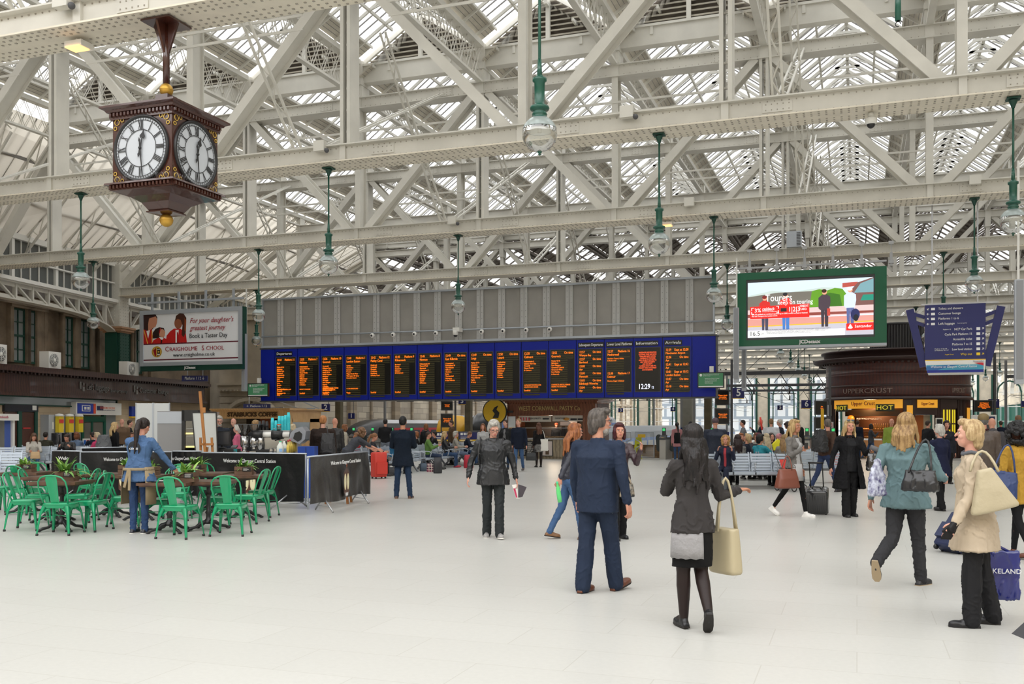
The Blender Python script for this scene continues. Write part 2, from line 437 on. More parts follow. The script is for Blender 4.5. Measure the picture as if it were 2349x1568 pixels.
def strut(p,q,i):
 b = MB(); p = Vector(p); q = Vector(q); n = 14; s = Vector((.11,0,0))
 b.bar(p-s,q-s*.8,.05,.06); b.bar(p+s,q+s*.8,.05,.06)
 for j in range(n):
  a,c = p.lerp(q,j/n),p.lerp(q,(j+1)/n); sg = 1 if j % 2 else -1
  b.bar(a-s*sg,c+s*sg,.03,.02)
 return b.build('lattice_strut',CREAM,roof)
for i in range(len(TY)-5):
 for X in (-25.6,-13.5,-1.6,10.2):
  strut((X,TY[i]+.2,ZB+.42),(X,TY[i]-4.4 if i else 8,VAL-.4),i)
  strut((X,TY[i]+.4,ZB+.42),(X,TY[i+1],ZT+.1),i)
# surrounding walls
STONE = mat('sandstone',(.40,.32,.225),.85,var=.35,vscale=.6,kind='brick',col2=(.30,.245,.18),bump=.4,bscale=5)
mp,bt,_ = MATS['sandstone_nodes']; mp.inputs['Rotation'].default_value = (pi/2,0,0)
bt.inputs['Brick Width'].default_value = 1.1; bt.inputs['Row Height'].default_value = .42; bt.inputs['Mortar Size'].default_value = .008; bt.inputs['Mortar'].default_value = (.2,.16,.12,1)
STONEX = mat('sandstone_side',(.62,.55,.43),.85,kind='brick',col2=(.36,.31,.25),bump=.4,bscale=5)
mp,bt,_ = MATS['sandstone_side_nodes']; mp.inputs['Rotation'].default_value = (pi/2,0,0)
mp.inputs['Rotation'].default_value = (0,0,0)
sx_ = STONEX.node_tree; q_ = sx_.nodes.new('ShaderNodeSeparateXYZ'); w_ = sx_.nodes.new('ShaderNodeCombineXYZ'); tcn = [x for x in sx_.nodes if x.type == 'TEX_COORD'][0]
sx_.links.new(tcn.outputs['Object'],q_.inputs[0]); sx_.links.new(q_.outputs['Y'],w_.inputs['X']); sx_.links.new(q_.outputs['Z'],w_.inputs['Y']); sx_.links.new(w_.outputs[0],mp.inputs['Vector'])
bt.inputs['Brick Width'].default_value = 1.5; bt.inputs['Row Height'].default_value = .55; bt.inputs['Mortar Size'].default_value = .015; bt.inputs['Mortar'].default_value = (.17,.15,.12,1)
DARKSTONE = mat('dark_sandstone',(.235,.18,.125),.9,var=.55,vscale=.8,bump=.4,bscale=4)
PALE = mat('pale_sandstone',(.64,.57,.455),.8,var=.2,vscale=1.0,bump=.2,bscale=6)
WARM = mat('warm_brick',(.28,.17,.09),.8,kind='brick',col2=(.18,.11,.06))
mp,bt,_ = MATS['warm_brick_nodes']; mp.inputs['Rotation'].default_value = (pi/2,0,0); bt.inputs['Brick Width'].default_value = .3; bt.inputs['Row Height'].default_value = .1; bt.inputs['Mortar Size'].default_value = .006
WOOD = mat('brown_fascia',(.062,.026,.018),.42,kind='wood',var=.5,col2=(.035,.016,.013),coat=.15)
WINGL = mat('window_glass_dark',(.22,.25,.26),.12,spec=.8)
b = MB(); b.b2((-44.6,54,-1.1),(-44,230,10.5)); tag(b.build('wall_left',STONEX),kind='structure')
b = MB()
for y in range(60,226,9): b.b2((-44.1,y,-1.1),(-43.6,y+1.2,10.5)); b.b2((-44.1,y+4.4,-1.1),(-43.8,y+4.7,10.5))
b.b2((-44.1,54,5.2),(-43.7,230,5.6)); tag(b.build('trim_1',STONE),kind='structure')
b = MB(); b.b2((22,-14,0),(22.6,96,15.6)); b.b2((-48,-14.4,0),(22.6,-14,15.6)); tag(b.build('wall_back',PALE),kind='structure')
b = MB(); gp = MB(); ar = MB(); n = 0
for y in range(96,232,8):
 b.b2((21.5,y,0),(22.5,y+1.6,15)); gp.b2((21.3,y-.1,0),(22.4,y+1.7,4.6)); gp.b2((21.2,y-.2,4.5),(22.5,y+1.8,4.8),m=1)
 for k in range(8):
  a0,a1 = pi*k/8,pi*(k+1)/8
  ar.bar((21.7,y+4.8+3.2*cos(a0),6.2+2.4*sin(a0)),(21.7,y+4.8+3.2*cos(a1),6.2+2.4*sin(a1)),.5,.35)
 ar.b2((21.6,y+1.6,8.6),(21.9,y+8,15))
o = b.build('wall_right',PALE); tag(o,kind='structure'); tag(gp.build('trim_2',[GREEN,PALE]),kind='structure'); tag(ar.build('trim_3',CREAM),kind='structure')
b = MB(); g = MB(); f = MB()
for x in range(-44,20,6):
 b.b2((x,148,-1),(x+1.5,149,10)); f.b2((x+1.5,147.9,-1),(x+1.8,148.2,9)); f.b2((x+5.7,147.9,-1),(x+6,148.2,9))
 for k in range(6):
  a0,a1 = pi*k/6,pi*(k+1)/6; f.bar((x+3.75+1.5*cos(a0),148,6+1.6*sin(a0)),(x+3.75+1.5*cos(a1),148,6+1.6*sin(a1)),.2,.2,m=0)
 for xx in (2.25,5.25): f.b2((x+xx-.08,147.95,0),(x+xx+.08,148.1,6))
 for z in (2,4,6): f.b2((x+1.5,148,z),(x+6,148.1,z+.1),m=1)
 g.poly([(x+1.5,148.3,-1),(x+6,148.3,-1),(x+6,148.3,10),(x+1.5,148.3,10)])
b.b2((-44,148,9.4),(22,149,15.5))
tag(b.build('wall_end',PALE),kind='structure'); tag(f.build('window_1',[DGREEN,WHITE]),kind='structure'); tag(g.build('window_2',CLEAR),kind='structure')
b = MB(); fac = mat('city_facade',(.50,.50,.48),.8,kind='brick',col2=(.42,.43,.44),var=.1); mp,bt,_ = MATS['city_facade_nodes']; mp.inputs['Rotation'].default_value = (pi/2,0,0); bt.inputs['Brick Width'].default_value = 2.4; bt.inputs['Row Height'].default_value = 3.2; bt.inputs['Mortar Size'].default_value = .35; bt.inputs['Mortar'].default_value = (.20,.23,.26,1)
for k,(x0,x1,h) in enumerate(((-70,-30,14),(-28,-12,19),(-10,4,12),(6,21,16))): b.b2((x0,236,-3),(x1,250,h))
tag(b.build('wall_city',fac),kind='structure')
# left wall of the hall (slanting)
WR = atan2(WD.y,WD.x); P0 = Vector((-36,40,0))
def WL(s,n,z=0): v = P0+WD*s+WN*n; v.z = z; return v
def wpx(px,py,n):
 r = ray(px); d = (P0.dot(WN)+n)/r.dot(WN); p = atd(px,py,d); return ((p-P0).dot(WD),p.z)
def wroot(name,kind=None):
 o = bpy.data.objects.new(name,None); C.objects.link(o); o.location = P0; o.rotation_euler = (0,0,WR)
 if kind: o['kind'] = kind
 return o
wl = wroot('wall_left_front','structure'); wl.name = 'wall_left'
b = MB(); b.b2((-56,1.5,0),(17,2.1,15)); 
for s in range(-54,11,5): b.b2((s-.5,1.3,4),(s+.1,1.6,7.4))
b.b2((-56,1.2,7.1),(11.5,1.6,7.5)); b.b2((-56,1.25,4.0),(11.5,1.6,4.3)); b.build('stone_front',DARKSTONE,wl)
sx = lambda px,n=-1.4: wpx(px,900,n)[0]
wins = [(28,58),(67,97),(146,168),(182,206),(284,300),(308,326)]
s_all = [(sx(a),sx(c)) for a,c in wins]+[(s-1.2,s-.1) for s in range(-46,-10,5)]+[(s+.2,s+1.3) for s in range(-46,-10,5)]
for i,(a,c) in enumerate(s_all):
 f = MB(); z0,z1 = 4.45,6.95; y = 1.42
 for p,q in (((a,y,z0),(a+.07,y+.1,z1)),((c-.07,y,z0),(c,y+.1,z1)),((a,y,z1-.08),(c,y+.1,z1)),((a,y,z0),(c,y+.1,z0+.1)),((a,y,(z0+z1)/2-.05),(c,y+.1,(z0+z1)/2+.05)),
                 (((a+c)/2-.02,y,z0),((a+c)/2+.02,y+.06,z1)),((a,y,z0+.6),(c,y+.06,z0+.64)),((a,y,z1-.65),(c,y+.06,z1-.61))): f.b2(p,q)
 w_ = wroot('window_%d' % (i+3),'structure'); f.build('window_frame',DGREEN,w_)
 g = MB(); g.b2((a,y+.05,z0),(c,y+.07,z1)); g.build('pane',WINGL,w_)
 g = MB(); g.b2((a-.25,1.28,z0),(a-.03,1.55,z1+.1)); g.b2((c+.03,1.28,z0),(c+.25,1.55,z1+.1)); g.b2((a-.25,1.22,z1+.02),(c+.25,1.55,z1+.25)); g.build('surround',DARKSTONE,w_)
ST = mat('buff_stone',(.56,.44,.29),.75,kind='brick',col2=(.50,.39,.26)); mp,bt,_ = MATS['buff_stone_nodes']
mp.inputs['Rotation'].default_value = (pi/2,0,0); bt.inputs['Brick Width'].default_value = .9; bt.inputs['Row Height'].default_value = .3; bt.inputs['Mortar Size'].default_value = .006
N = 1.7; e = lambda px: sx(px,N)
b = MB(); b.b2((-56,-1.6,0),(e(462),-1.0,2.8)); b.b2((-56,-1.6,2.8),(e(462),1.5,3.98)); b.build('shop_wall',ST,wl)
b = MB(); b.b2((-56,-1.66,2.42),(e(270),-1.6,2.78),m=1); b.b2((-56,-1.7,2.74),(e(270),-1.6,2.8)); b.b2((-56,-1.7,2.38),(e(270),-1.6,2.44)); b.b2((e(268),-1.7,2.38),(e(270),-1.6,2.8)); b.build('transom_window',[DGREEN,WINGL],wl)
fs = wroot('shop_fascia'); tag(fs,'long dark brown timber fascia over the left luggage shop front','fascia')
b = MB(); b.b2((-51,-2.05,2.85),(e(455),-1.6,3.75)); b.b2((-51,-2.2,2.78),(e(455),-1.6,2.9)); b.b2((-51,-2.35,3.75),(e(460),-.6,3.88)); b.b2((-51,-2.25,3.88),(e(458),-.6,4.0))
b.lathe([(.0,2.78),(.62,2.78),(.62,2.9),(.48,2.9),(.48,3.75),(.78,3.75),(.78,3.88),(.68,3.88),(.68,4.0),(0,4.0)],(e(455),-1.55,0),n=16,a0=-pi/2,a1=pi/2)
b.build('panelling',WOOD,fs)
b = MB()
for k in range(150):
 s = -25+k*.24
 if s < e(455): b.b2((s,-2.3,3.66),(s+.1,-2.05,3.76))
b.build('dentils',mat('fascia_dark',(.025,.012,.01),.5),fs)
LET = mat('fascia_letters',(.20,.19,.18),.35,.7)
for s_,a,c,h,nm in (('Left luggage',198,250,.40,0),('Lost property',254,292,.21,1),('Customer lounge',320,386,.36,2)):
 xa,xb = sx(a,2.1),sx(c,2.1); o = text('lettering',s_,LET,fs,((xa+xb)/2,-2.08,3.30 if nm != 1 else 3.2),h,ext=.03,width=xb-xa)
for px in (189,312):
 b = MB(); s = sx(px,2.1); b.box((s-.12,-2.08,3.36),(.1,.05,.32)); b.box((s+.1,-2.08,3.42),(.1,.05,.12)); b.box((s+.1,-2.08,3.2),(.16,.05,.2)); b.build('pictogram',LET,fs)
BRD = mat('brown_door',(.075,.025,.016),.35,coat=.2,var=.3)
def wallbox(name,m,pa,pb,z0,z1,th=.05,parent=wl,n=N):
 b = MB(); b.b2((sx(pa,n),-(n+th)+.1,z0),(sx(pb,n),-n+.1,z1)); return b.build(name,m,parent)
d1 = wroot('door_1','structure'); wallbox('door_leaf',BRD,12,40,0,2.1,.08,d1); wallbox('door_leaf',BRD,49,79,0,2.1,.08,d1)
wallbox('door_frame',DGREEN,40,49,0,2.15,.14,d1); wallbox('door_frame',DGREEN,79,85,0,2.15,.14,d1); wallbox('overpanel',mat('navy_panel',(.012,.014,.022),.4),10,87,2.12,2.42,.12,d1)
wallbox('vent',WHITE,73,82,2.2,2.4,.14,d1); wallbox('handle',STEEL,76,77,1.0,1.1,.13,d1)
wallbox('notice',mat('red_notice',(.5,.03,.03),.5),53,70,1.42,1.47,.1,d1)
d2 = wroot('door_2','structure'); wallbox('dark_glazing',WINGL,164,187,0,2.05,.08,d2); wallbox('dark_glazing',WINGL,240,266,0,2.05,.08,d2)
wallbox('door_frame',GREEN,186,191,0,2.05,.15,d2); wallbox('door_frame',GREEN,236,241,0,2.05,.15,d2); wallbox('door_frame',GREEN,188,240,1.72,1.98,.15,d2); wallbox('door_frame',GREEN,208,212,0,1.9,.14,d2)
wallbox('door_leaf',mat('door_glass',(.16,.15,.13),.1,spec=.8),190,237,0,1.9,.1,d2)
for px in (187,213): wallbox('safety_notice',WHITE,px,px+17,.62,.95,.16,d2); wallbox('blue_disc',mat('sign_blue',(.02,.12,.5),.5),px+2,px+7,.68,.88,.18,d2); wallbox('red_disc',mat('sign_red',(.6,.03,.03),.5),px+9,px+14,.68,.88,.18,d2)
cs = wroot('shop_sign'); tag(cs,'white and blue station concierge sign above the green glass doors','sign')
wallbox('sign_box',WHITE,165,270,2.05,2.62,.3,cs); wallbox('blue_end',mat('sign_blue2',(.01,.04,.36),.4),168,208,2.1,2.56,.33,cs); wallbox('red_stripe',mat('sign_orange',(.75,.09,.03),.4),204,209,2.1,2.56,.345,cs)
wallbox('logo',WHITE,177,196,2.2,2.48,.35,cs); wallbox('logo_ground',mat('sign_blue2',(.01,.04,.36),.4),178.5,194.5,2.23,2.45,.36,cs)
wallbox('icon',WHITE,181,186,2.28,2.4,.37,cs); wallbox('icon',WHITE,188,193,2.28,2.4,.37,cs)
ORL = mat('orange_letters',(.7,.10,.03),.5)
for s_,a,c,z,h,m_ in (('STATION',229,245,2.37,.15,ORL),('CONCIERGE',245.5,263,2.37,.15,mat('pale_orange_letters',(.75,.30,.2),.5)),('LEFT LUGGAGE | BAGGAGE STORAGE',229,263,2.26,.06,mat('grey_letters',(.25,.25,.27),.5))):
 xa,xb = sx(a,2),sx(c,2); text('lettering',s_,m_,cs,((xa+xb)/2,-2.02,z),h,width=xb-xa)
wallbox('icon',mat('navy_ink',(.02,.03,.1),.5),213,219,2.26,2.46,.34,cs); wallbox('icon',mat('navy_ink',(.02,.03,.1),.5),220.5,226.5,2.26,2.46,.34,cs)
b = MB(); b.b2((e(300),-1.75,2.0),(e(316),-1.6,2.5)); b.b2((e(300),-1.75,1.92),(e(316),-1.6,2.0),m=1); o = b.build('wall_sign',[mat('sign_blue2',(.01,.04,.36),.4),mat('sign_yellow',(.8,.5,.02),.4)]); o.location = P0; o.rotation_euler.z = WR; tag(o,'blue wall sign with yellow lower edge right of the buff stone pier','sign')
def phone(i):
 s = e([100,124,147][i]); wd = e(117)-e(98)
 t = wroot('public_telephone'); tag(t,['leftmost','middle','rightmost'][i]+' steel public telephone with yellow header panel on the buff wall','telephone','public telephones')
 b = MB(); b.b2((s-.08,-2.0,.3),(s+wd,-1.6,2.02)); b.build('backboard',LGREY,t)
 b = MB(); b.b2((s+.62*wd-.05,-2.22,1.25),(s+.62*wd+.28,-2.05,1.95)); b.build('instruction_panel',mat('yellow_panel',(.75,.55,.03),.5),t)
 b = MB(); b.b2((s+.62*wd-.03,-2.24,1.66),(s+.62*wd+.26,-2.21,1.82)); b.build('red_logo_panel',mat('phone_red',(.65,.05,.04),.5),t)
 b = MB(); b.lathe([(.0,1.95),(.19,1.95),(.17,2.04),(0,2.08)],(s+.62*wd+.11,-2.12,0),n=12); b.build('header',WHITE,t)
 b = MB(); b.b2((s+.1,-2.12,.72),(s+.5*wd,-1.98,1.22)); b.build('dark_hood',BLACK,t)
 b = MB(); b.b2((s+.5*wd,-2.2,.75),(s+.85*wd,-2.0,1.2)); b.build('phone_body',STEEL,t)
 b = MB(); b.tube([(s+.5*wd,-2.25,1.15),(s+.47*wd,-2.28,.95),(s+.5*wd,-2.25,.75)],.035); b.tube([(s+.5*wd,-2.25,.75),(s+.6*wd,-2.3,.5),(s+.75*wd,-2.25,.6),(s+.7*wd,-2.2,.8)],.012,n=5); b.build('handset',BLACK,t)
 b = MB(); b.b2((s+.15,-2.02,1.4),(s+.42*wd,-1.99,1.7)); b.build('notice',WHITE,t)
for i in range(3): phone(i)
t = wroot('photo_booth'); tag(t,'white photo booth with a blue curtain at the left edge','photo booth'); s0,s1 = sx(-25,3.4),sx(34,3.4)
b = MB(); b.b2((s0,-3.4,0),(s0+.3*(s1-s0),-2.2,1.95)); b.b2((s1-.12,-3.4,0),(s1,-2.2,1.95)); b.b2((s0,-2.3,0),(s1,-2.2,1.95)); b.b2((s0,-3.4,.0),(s1,-3.3,.45)); b.build('cabin',WHITE,t)
b = MB(); b.b2((s0,-3.5,1.75),(s1+.1,-2.2,2.0)); b.build('header',WHITE,t)
b = MB(); xs = [s0+.68*(s1-s0)+k*.04 for k in range(14)]
for k,x in enumerate(xs[:-1]): b.add([(x,-3.3-.03*(k % 2),.5),(xs[k+1],-3.3-.03*((k+1) % 2),.5),(xs[k+1],-3.3-.03*((k+1) % 2),1.75),(x,-3.3-.03*(k % 2),1.75)],[(0,1,2,3)])
b.build('curtain',mat('curtain_blue',srgb(70,95,165),.7),t)
text('lettering','Photobooth',mat('booth_red',(.5,.1,.15),.5),t,(s0+.4*(s1-s0),-3.52,1.88),.14)
def aircon(px0,px1,z0,z1,lab,n=1.9):
 a,c = sx(px0,n),sx(px1,n); t = wroot('air_conditioner'); tag(t,lab,'air conditioner','air conditioners above the fascia'); h = z1-z0
 b = MB(); b.b2((a,-n,z0),(c,-n+.45,z1)); b.build('casing',WHITE,t)
 r = h*.38; cx = a+.40*(c-a); M_ = Matrix.Rotation(pi/2,3,'X')
 b = MB(); b.lathe([(0,.03),(r,.03),(r,0)],(cx,-n,(z0+z1)/2),n=24,M=M_); 
 b.build('fan',mat('fan_grey',(.22,.23,.24),.5),t)
 b = MB()
 for rr in (.3,.55,.8,1.0): b.tube([(cx+r*rr*cos(k*pi/10),-n-.05,(z0+z1)/2+r*rr*sin(k*pi/10)) for k in range(20)],.008,n=4,closed=True)
 for k in range(8): b.bar((cx,-n-.05,(z0+z1)/2),(cx+r*cos(k*pi/4),-n-.05,(z0+z1)/2+r*sin(k*pi/4)),.012)
 b.ell((cx,-n-.05,(z0+z1)/2),(.07,.04,.07)); b.build('grille',WHITE,t)
aircon(-10,16,4.02,4.8,'white air conditioner at the left edge above the fascia')
aircon(112,140,4.02,4.75,'white air conditioner right of the second pair of windows above the fascia')
aircon(292,318,4.0,4.7,'white air conditioner beside the green column and billboard')
def column(s,lab):
 t = thing('iron_column',lab,'column',WL(s,0),WR,'riveted wall columns')
 b = MB(); b.b2((-.42,-.42,0),(.42,.42,6.35)); b.b2((-.5,-.3,0),(.5,.3,6.35))
 for z in [4.1+.16*k for k in range(14)]:
  for x in (-.36,-.12,.12,.36): b.box((x,-.43,z),(.04,.03,.04)); b.box((.43,x,z),(.03,.04,.04)); b.box((-.43,x,z),(.03,.04,.04))
 b.build('green_shaft',DGREEN,t)
 b = MB(); b.b2((-.5,-.5,6.3),(.5,.5,6.38)); b.b2((-.6,-.6,6.38),(.6,.6,6.5)); b.b2((-.66,-.66,6.5),(.66,.66,6.6)); b.build('capital',mat('capital_rust',(.36,.2,.11),.6),t)
 b = MB(); b.b2((-.42,-.4,6.6),(.42,.4,9.8)); 
 for z in [6.7+.16*k for k in range(14)]:
  for x in (-.34,-.1,.1,.34): b.box((x,-.41,z),(.035,.02,.035)); b.box((-.43,x,z),(.03,.035,.035))
 b.build('cream_shaft',CREAM,t)
column(0,'green riveted column with rust capital beside the school billboard')
column(-19,'green riveted column against the left wall, nearer than the picture edge')
column(19,'green riveted column against the left wall beyond the sandstone corner')
for a,c in ((-19,0),(-38,-19),(0,9)):
 fl = (c-a)/19; b = MB(); n = 17 if fl > .9 else 8; L = 19.
 prof = lambda x: 7.05-.75*max(0,(abs(x-L/2)/(L/2))**6)*1.0-.12*(abs(x-L/2)/(L/2))**2
 P = [a+L*k/17 for k in range(n+1)]
 for k in range(n):
  z0,z1 = prof(P[k]-a),prof(P[k+1]-a)
  b.bar((P[k],0,z0),(P[k+1],0,z1),.5,.07); b.bar((P[k],0,z0+.1),(P[k+1],0,z1+.1),.06,.16)
  b.b2((P[k]-.05,-.1,z0),(P[k]+.05,.1,7.8)); 
  mid = (k < 8.5); q0,q1 = ((P[k],0,7.75),(P[k+1],0,z1)) if not mid else ((P[k],0,z0),(P[k+1],0,7.75))
  if k in (8,): q0,q1 = (P[k],0,z0),(P[k+1],0,7.75)
  b.bar(q0,q1,.16,.07)
 b.b2((a,-.25,7.75),(a+L*n/17,.25,7.82)); b.b2((a,-.06,7.6),(a+L*n/17,.06,7.8))
 b.b2((a,-.35,7.82),(a+L*n/17,.35,7.98),m=1)
 b.build('arched_girder',[CREAM,WHITE],wl)
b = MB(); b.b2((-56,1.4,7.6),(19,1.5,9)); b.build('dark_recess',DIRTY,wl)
OBS = frosted('obscured_glass',(.22,.24,.24),.9)
SLP = frosted('sloping_glass',(.46,.43,.37),.9)  # grey-beige tint stands in for reflections of the building outside
b = MB(); g = MB(); s = -50
while s < 30:
 b.b2((s-.02,-.03,7.9),(s+.02,.03,9.75)); s += .6
 if round((s+50)/.6) % 5 == 0: b.b2((s-.09,-.08,7.9),(s+.09,.08,9.8))
b.b2((-50,-.15,9.7),(30,.2,9.95)); b.b2((-50,-.15,8.8),(30,.05,8.86)); b.build('clerestory_bars',WHITE,wl)
g.poly([(-50,.05,7.95),(30,.05,7.95),(30,.05,9.75),(-50,.05,9.75)]); g.build('clerestory_glass',OBS,wl)
g = MB(); gb = MB(); rf = MB(); ys = [-8]+TY[:6]+[62]
def slope(Y,t,off=0): return Vector((wallx(Y)+(-30.9-wallx(Y))*t,Y,9.9+(VAL-9.9)*t+off))
for i in range(len(ys)-1):
 a,c = ys[i],ys[i+1]; g.poly([slope(a,0),slope(c,0),slope(c,1),slope(a,1)])
 n = round((c-a)/.62)
 for k in range(n):
  Y = a+(c-a)*k/n; gb.bar(slope(Y,0,-.02),slope(Y,1,-.02),.04,.05)
  if k % 4 == 0:
   rf.bar(slope(Y,0,-.12),slope(Y,1,-.12),.09,.10); rf.bar(slope(Y,0,-.75),slope(Y,1,-.9),.08,.08)
   for q in range(10): rf.bar(slope(Y,q/10,-.12 if q % 2 else -.78),slope(Y,(q+1)/10,-.78 if q % 2 else -.12),.03,.04)
 for t in (.33,.66): gb.bar(slope(a,t,-.06),slope(c,t,-.06),.09,.12)
g.build('sloping_glazing',SLP,roof); gb.build('glazing_bars',GBAR,roof); rf.build('lattice_rafters',CREAM,roof)
# sandstone corner block
b = MB(); b.b2((-38.6,52,0),(-33,56,8.6)); b.b2((-38.6,51.8,3.8),(-32.8,56,4.1)); b.b2((-38.6,51.65,4.1),(-32.7,56,4.25))
b.b2((-38.6,51.7,8.2),(-32.8,56,8.6)); b.b2((-46,52.5,0),(-38.5,56,8.6))
for k in range(22): b.b2((-38.4+k*.26,51.66,3.72),(-38.27+k*.26,51.8,3.82))
for k in range(9): b.b2((-38.61,51.97,k*.42+.02),(-33,52.02,k*.42+.04),m=1)
b.b2((-36.4,51.9,0),(-36.3,52.1,3.8),m=1)
tag(b.build('wall_corner',[PALE,DARKSTONE]),kind='structure')
b = MB()
for k in range(10):
 a0,a1 = pi*k/10,pi*(k+1)/10; c = Vector((-35.9,51.6,2.1))
 b.bar(c+Vector((1.7*cos(a0),0,1.1*sin(a0))),c+Vector((1.7*cos(a1),0,1.1*sin(a1))),.5,.22)
for x in (-.35,.3): b.lathe([(0,-.3),(.2,-.3),(.2,.1),(0,.1)],(-35.9+x,51.6,3.1),n=12,M=Matrix.Rotation(pi/2,3,'X'))
b.b2((-37.6,51.5,1.95),(-34.2,51.9,2.15)); tag(b.build('trim_4',PALE),kind='structure')
b = MB(); b.b2((-11,45.7,0),(-3.5,46.1,.62)); tag(b.build('wall_low',WARM),kind='structure')
# station clock
CB = mat('clock_brown',(.055,.016,.010),.22,coat=.6)
GOLD = mat('gold_leaf',(.62,.36,.06),.38,.6,var=.15)
GOLDR = mat('gold_ring',(.75,.50,.08),.4,.3)
DIAL = mat('clock_dial',(.52,.55,.59),.25)
ck = thing('station_clock','four-faced brown hanging station clock with roman numerals and gold balls','clock',(-10.61,12.9,0))
H = .57
b = MB(); b.b2((-H,-H,5.41),(H,H,6.47)); b.build('case',CB,ck)
b = MB()
def sq(b,pr,m=0):
 for (r0,z0),(r1,z1) in zip(pr,pr[1:]):
  for k in range(4):
   M_ = Matrix.Rotation(k*pi/2,3,'Z'); b.add([M_ @ Vector(v) for v in ((-r0,-r0,z0),(r0,-r0,z0),(r1,-r1,z1),(-r1,-r1,z1))],[(0,1,2,3)],m)
sq(b,[(.57,6.44),(.60,6.44),(.60,6.54),(.64,6.55),(.66,6.58),(.72,6.61),(.72,6.64),(.12,6.72),(.12,6.95),(0,6.95)])
for k in range(17):
 o = -.56+k*.07
 for s in (-1,1): b.box((o,s*.62,6.51),(.035,.05,.05)); b.box((s*.62,o,6.51),(.05,.035,.05))
b.build('cornice',CB,ck)
b = MB(); sq(b,[(.57,5.43),(.66,5.43),(.67,5.40),(.60,5.39),(.60,5.32),(.57,5.32),(.40,5.26),(.27,5.18),(.19,5.06),(.22,5.05),(.22,5.03),(.1,5.02),(0,5.02)])
for k in range(17):
 o = -.56+k*.07
 for s in (-1,1): b.box((o,s*.625,5.365),(.035,.05,.05)); b.box((s*.625,o,5.365),(.05,.035,.05))
b.build('tapered_base',CB,ck)
for z,nm in ((4.93,'gold_ball'),(7.05,'gold_ball')):
 b = MB(); b.ell((0,0,z),.108,24,16); b.lathe([(.108,z-.006),(.113,z),(.108,z+.006)],n=24); b.build(nm,GOLD,ck)
b = MB(); b.tube([(0,0,7.1),(0,0,ZB)],.055,12)
b.prism([(-.25,-.02,ZB),(.25,-.02,ZB),(.05,-.02,ZB-.5),(-.05,-.02,ZB-.5)],(0,.04,0)); b.prism([(-.02,-.25,ZB),(-.02,.25,ZB),(-.02,.05,ZB-.5),(-.02,-.05,ZB-.5)],(.04,0,0)); b.b2((-.28,-.28,ZB-.03),(.28,.28,ZB))
b.build('pole',CB,ck)
b = MB()
for k in range(70):
 for s in (-1,1):
  x = -.55+k*.016; b.tube([(x,s*.58,5.43),(x+random.uniform(-.03,.03),s*(.6+random.random()*.05),5.53)],.0012,3); b.tube([(s*.58,x,5.43),(s*(.6+random.random()*.05),x+random.uniform(-.03,.03),5.53)],.0012,3)
b.build('bird_spikes',STEEL,ck)
def clock_face():
 F = []; y = -H-.01
 b = MB(); R90 = Matrix.Rotation(pi/2,3,'X')
 def disc(b,r0,r1,yy,m=0,n=48,th=.0): b.lathe([(r0,0),(r1,0)],(0,yy,0),n=n,m=m,M=R90)
 d = MB(); disc(d,0,.50,y-.01); F.append(('dial',d,DIAL))
 r = MB(); r.lathe([(.478,.0),(.483,.015),(.515,.028),(.528,.015),(.528,-.02)],(0,y-.01,0),n=48,M=R90); disc(r,.438,.448,y-.02); disc(r,.285,.297,y-.02)
 for k in range(60):
  a = k*pi/30; r.bar((.44*sin(a),y-.02,.44*cos(a)),(.475*sin(a),y-.02,.475*cos(a)),.008,.004)
 F.append(('chapter_ring',r,BLACK))
 n = MB()
 def stroke(a,x0,r0,x1,r1,w_):
  t = Vector((cos(a),0,-sin(a))); q = Vector((sin(a),0,cos(a)))
  n.bar(t*x0+q*r0+Vector((0,y-.022,0)),t*x1+q*r1+Vector((0,y-.022,0)),w_,.004,up=(0,1,0))
 for i,s in enumerate(['XII','I','II','III','IIII','V','VI','VII','VIII','IX','X','XI']):
  a = i*pi/6; wd = {'I': .022,'V': .05,'X': .05}; L = sum(wd[c] for c in s); x = -L/2
  for c in s:
   cw = wd[c]; m = x+cw/2
   if c == 'I': stroke(a,m,.30,m,.435,.013)
   elif c == 'V': stroke(a,m-.02,.435,m,.30,.013); stroke(a,m+.02,.435,m,.30,.006)
   else: stroke(a,m-.02,.435,m+.02,.30,.013); stroke(a,m+.02,.435,m-.02,.30,.006)
   x += cw
 F.append(('numerals',n,BLACK))
 h = MB()
 def hand(a,L,w0,spade,tail):
  t = Vector((cos(a),0,-sin(a))); q = Vector((sin(a),0,cos(a))); o = Vector((0,y-.035,0))
  P_ = lambda u,v: t*u+q*v+o
  h.prism([P_(-w0*.5,-tail),P_(w0*.5,-tail),P_(w0*.9,0),P_(w0*.35,L),P_(-w0*.35,L),P_(-w0*.9,0)],(0,-.006,0))
  h.prism([P_(0,-tail-.05),P_(w0*1.4,-tail),P_(0,-tail+.04),P_(-w0*1.4,-tail)],(0,-.006,0))
  if spade:
   h.prism([P_(0,L+.07),P_(.018,L),P_(.05,L-.05),P_(.035,L-.09),P_(0,L-.07),P_(-.035,L-.09),P_(-.05,L-.05),P_(-.018,L)],(0,-.006,0))
 hand(rad(14.5),.24,.016,True,.1); hand(rad(174),.43,.014,False,.12); h.ell((0,y-.04,0),.025)
 F.append(('hands',h,BLACK))
 g = MB()
 for sx_ in (-1,1):
  for sz in (-1,1):
   for (dx,dz,rr) in ((.475,.455,.045),(.375,.48,.028),(.51,.36,.028)):
    c = Vector((sx_*dx,y-.004,sz*dz)); g.tube([c+Vector((rr*cos(q*pi/10),0,rr*sin(q*pi/10))) for q in range(20)],.006,5,closed=True)
 F.append(('gold_rings',g,GOLDR)); return F
FM = [(nm,b_.mesh(nm,m_)) for nm,b_,m_ in clock_face()]
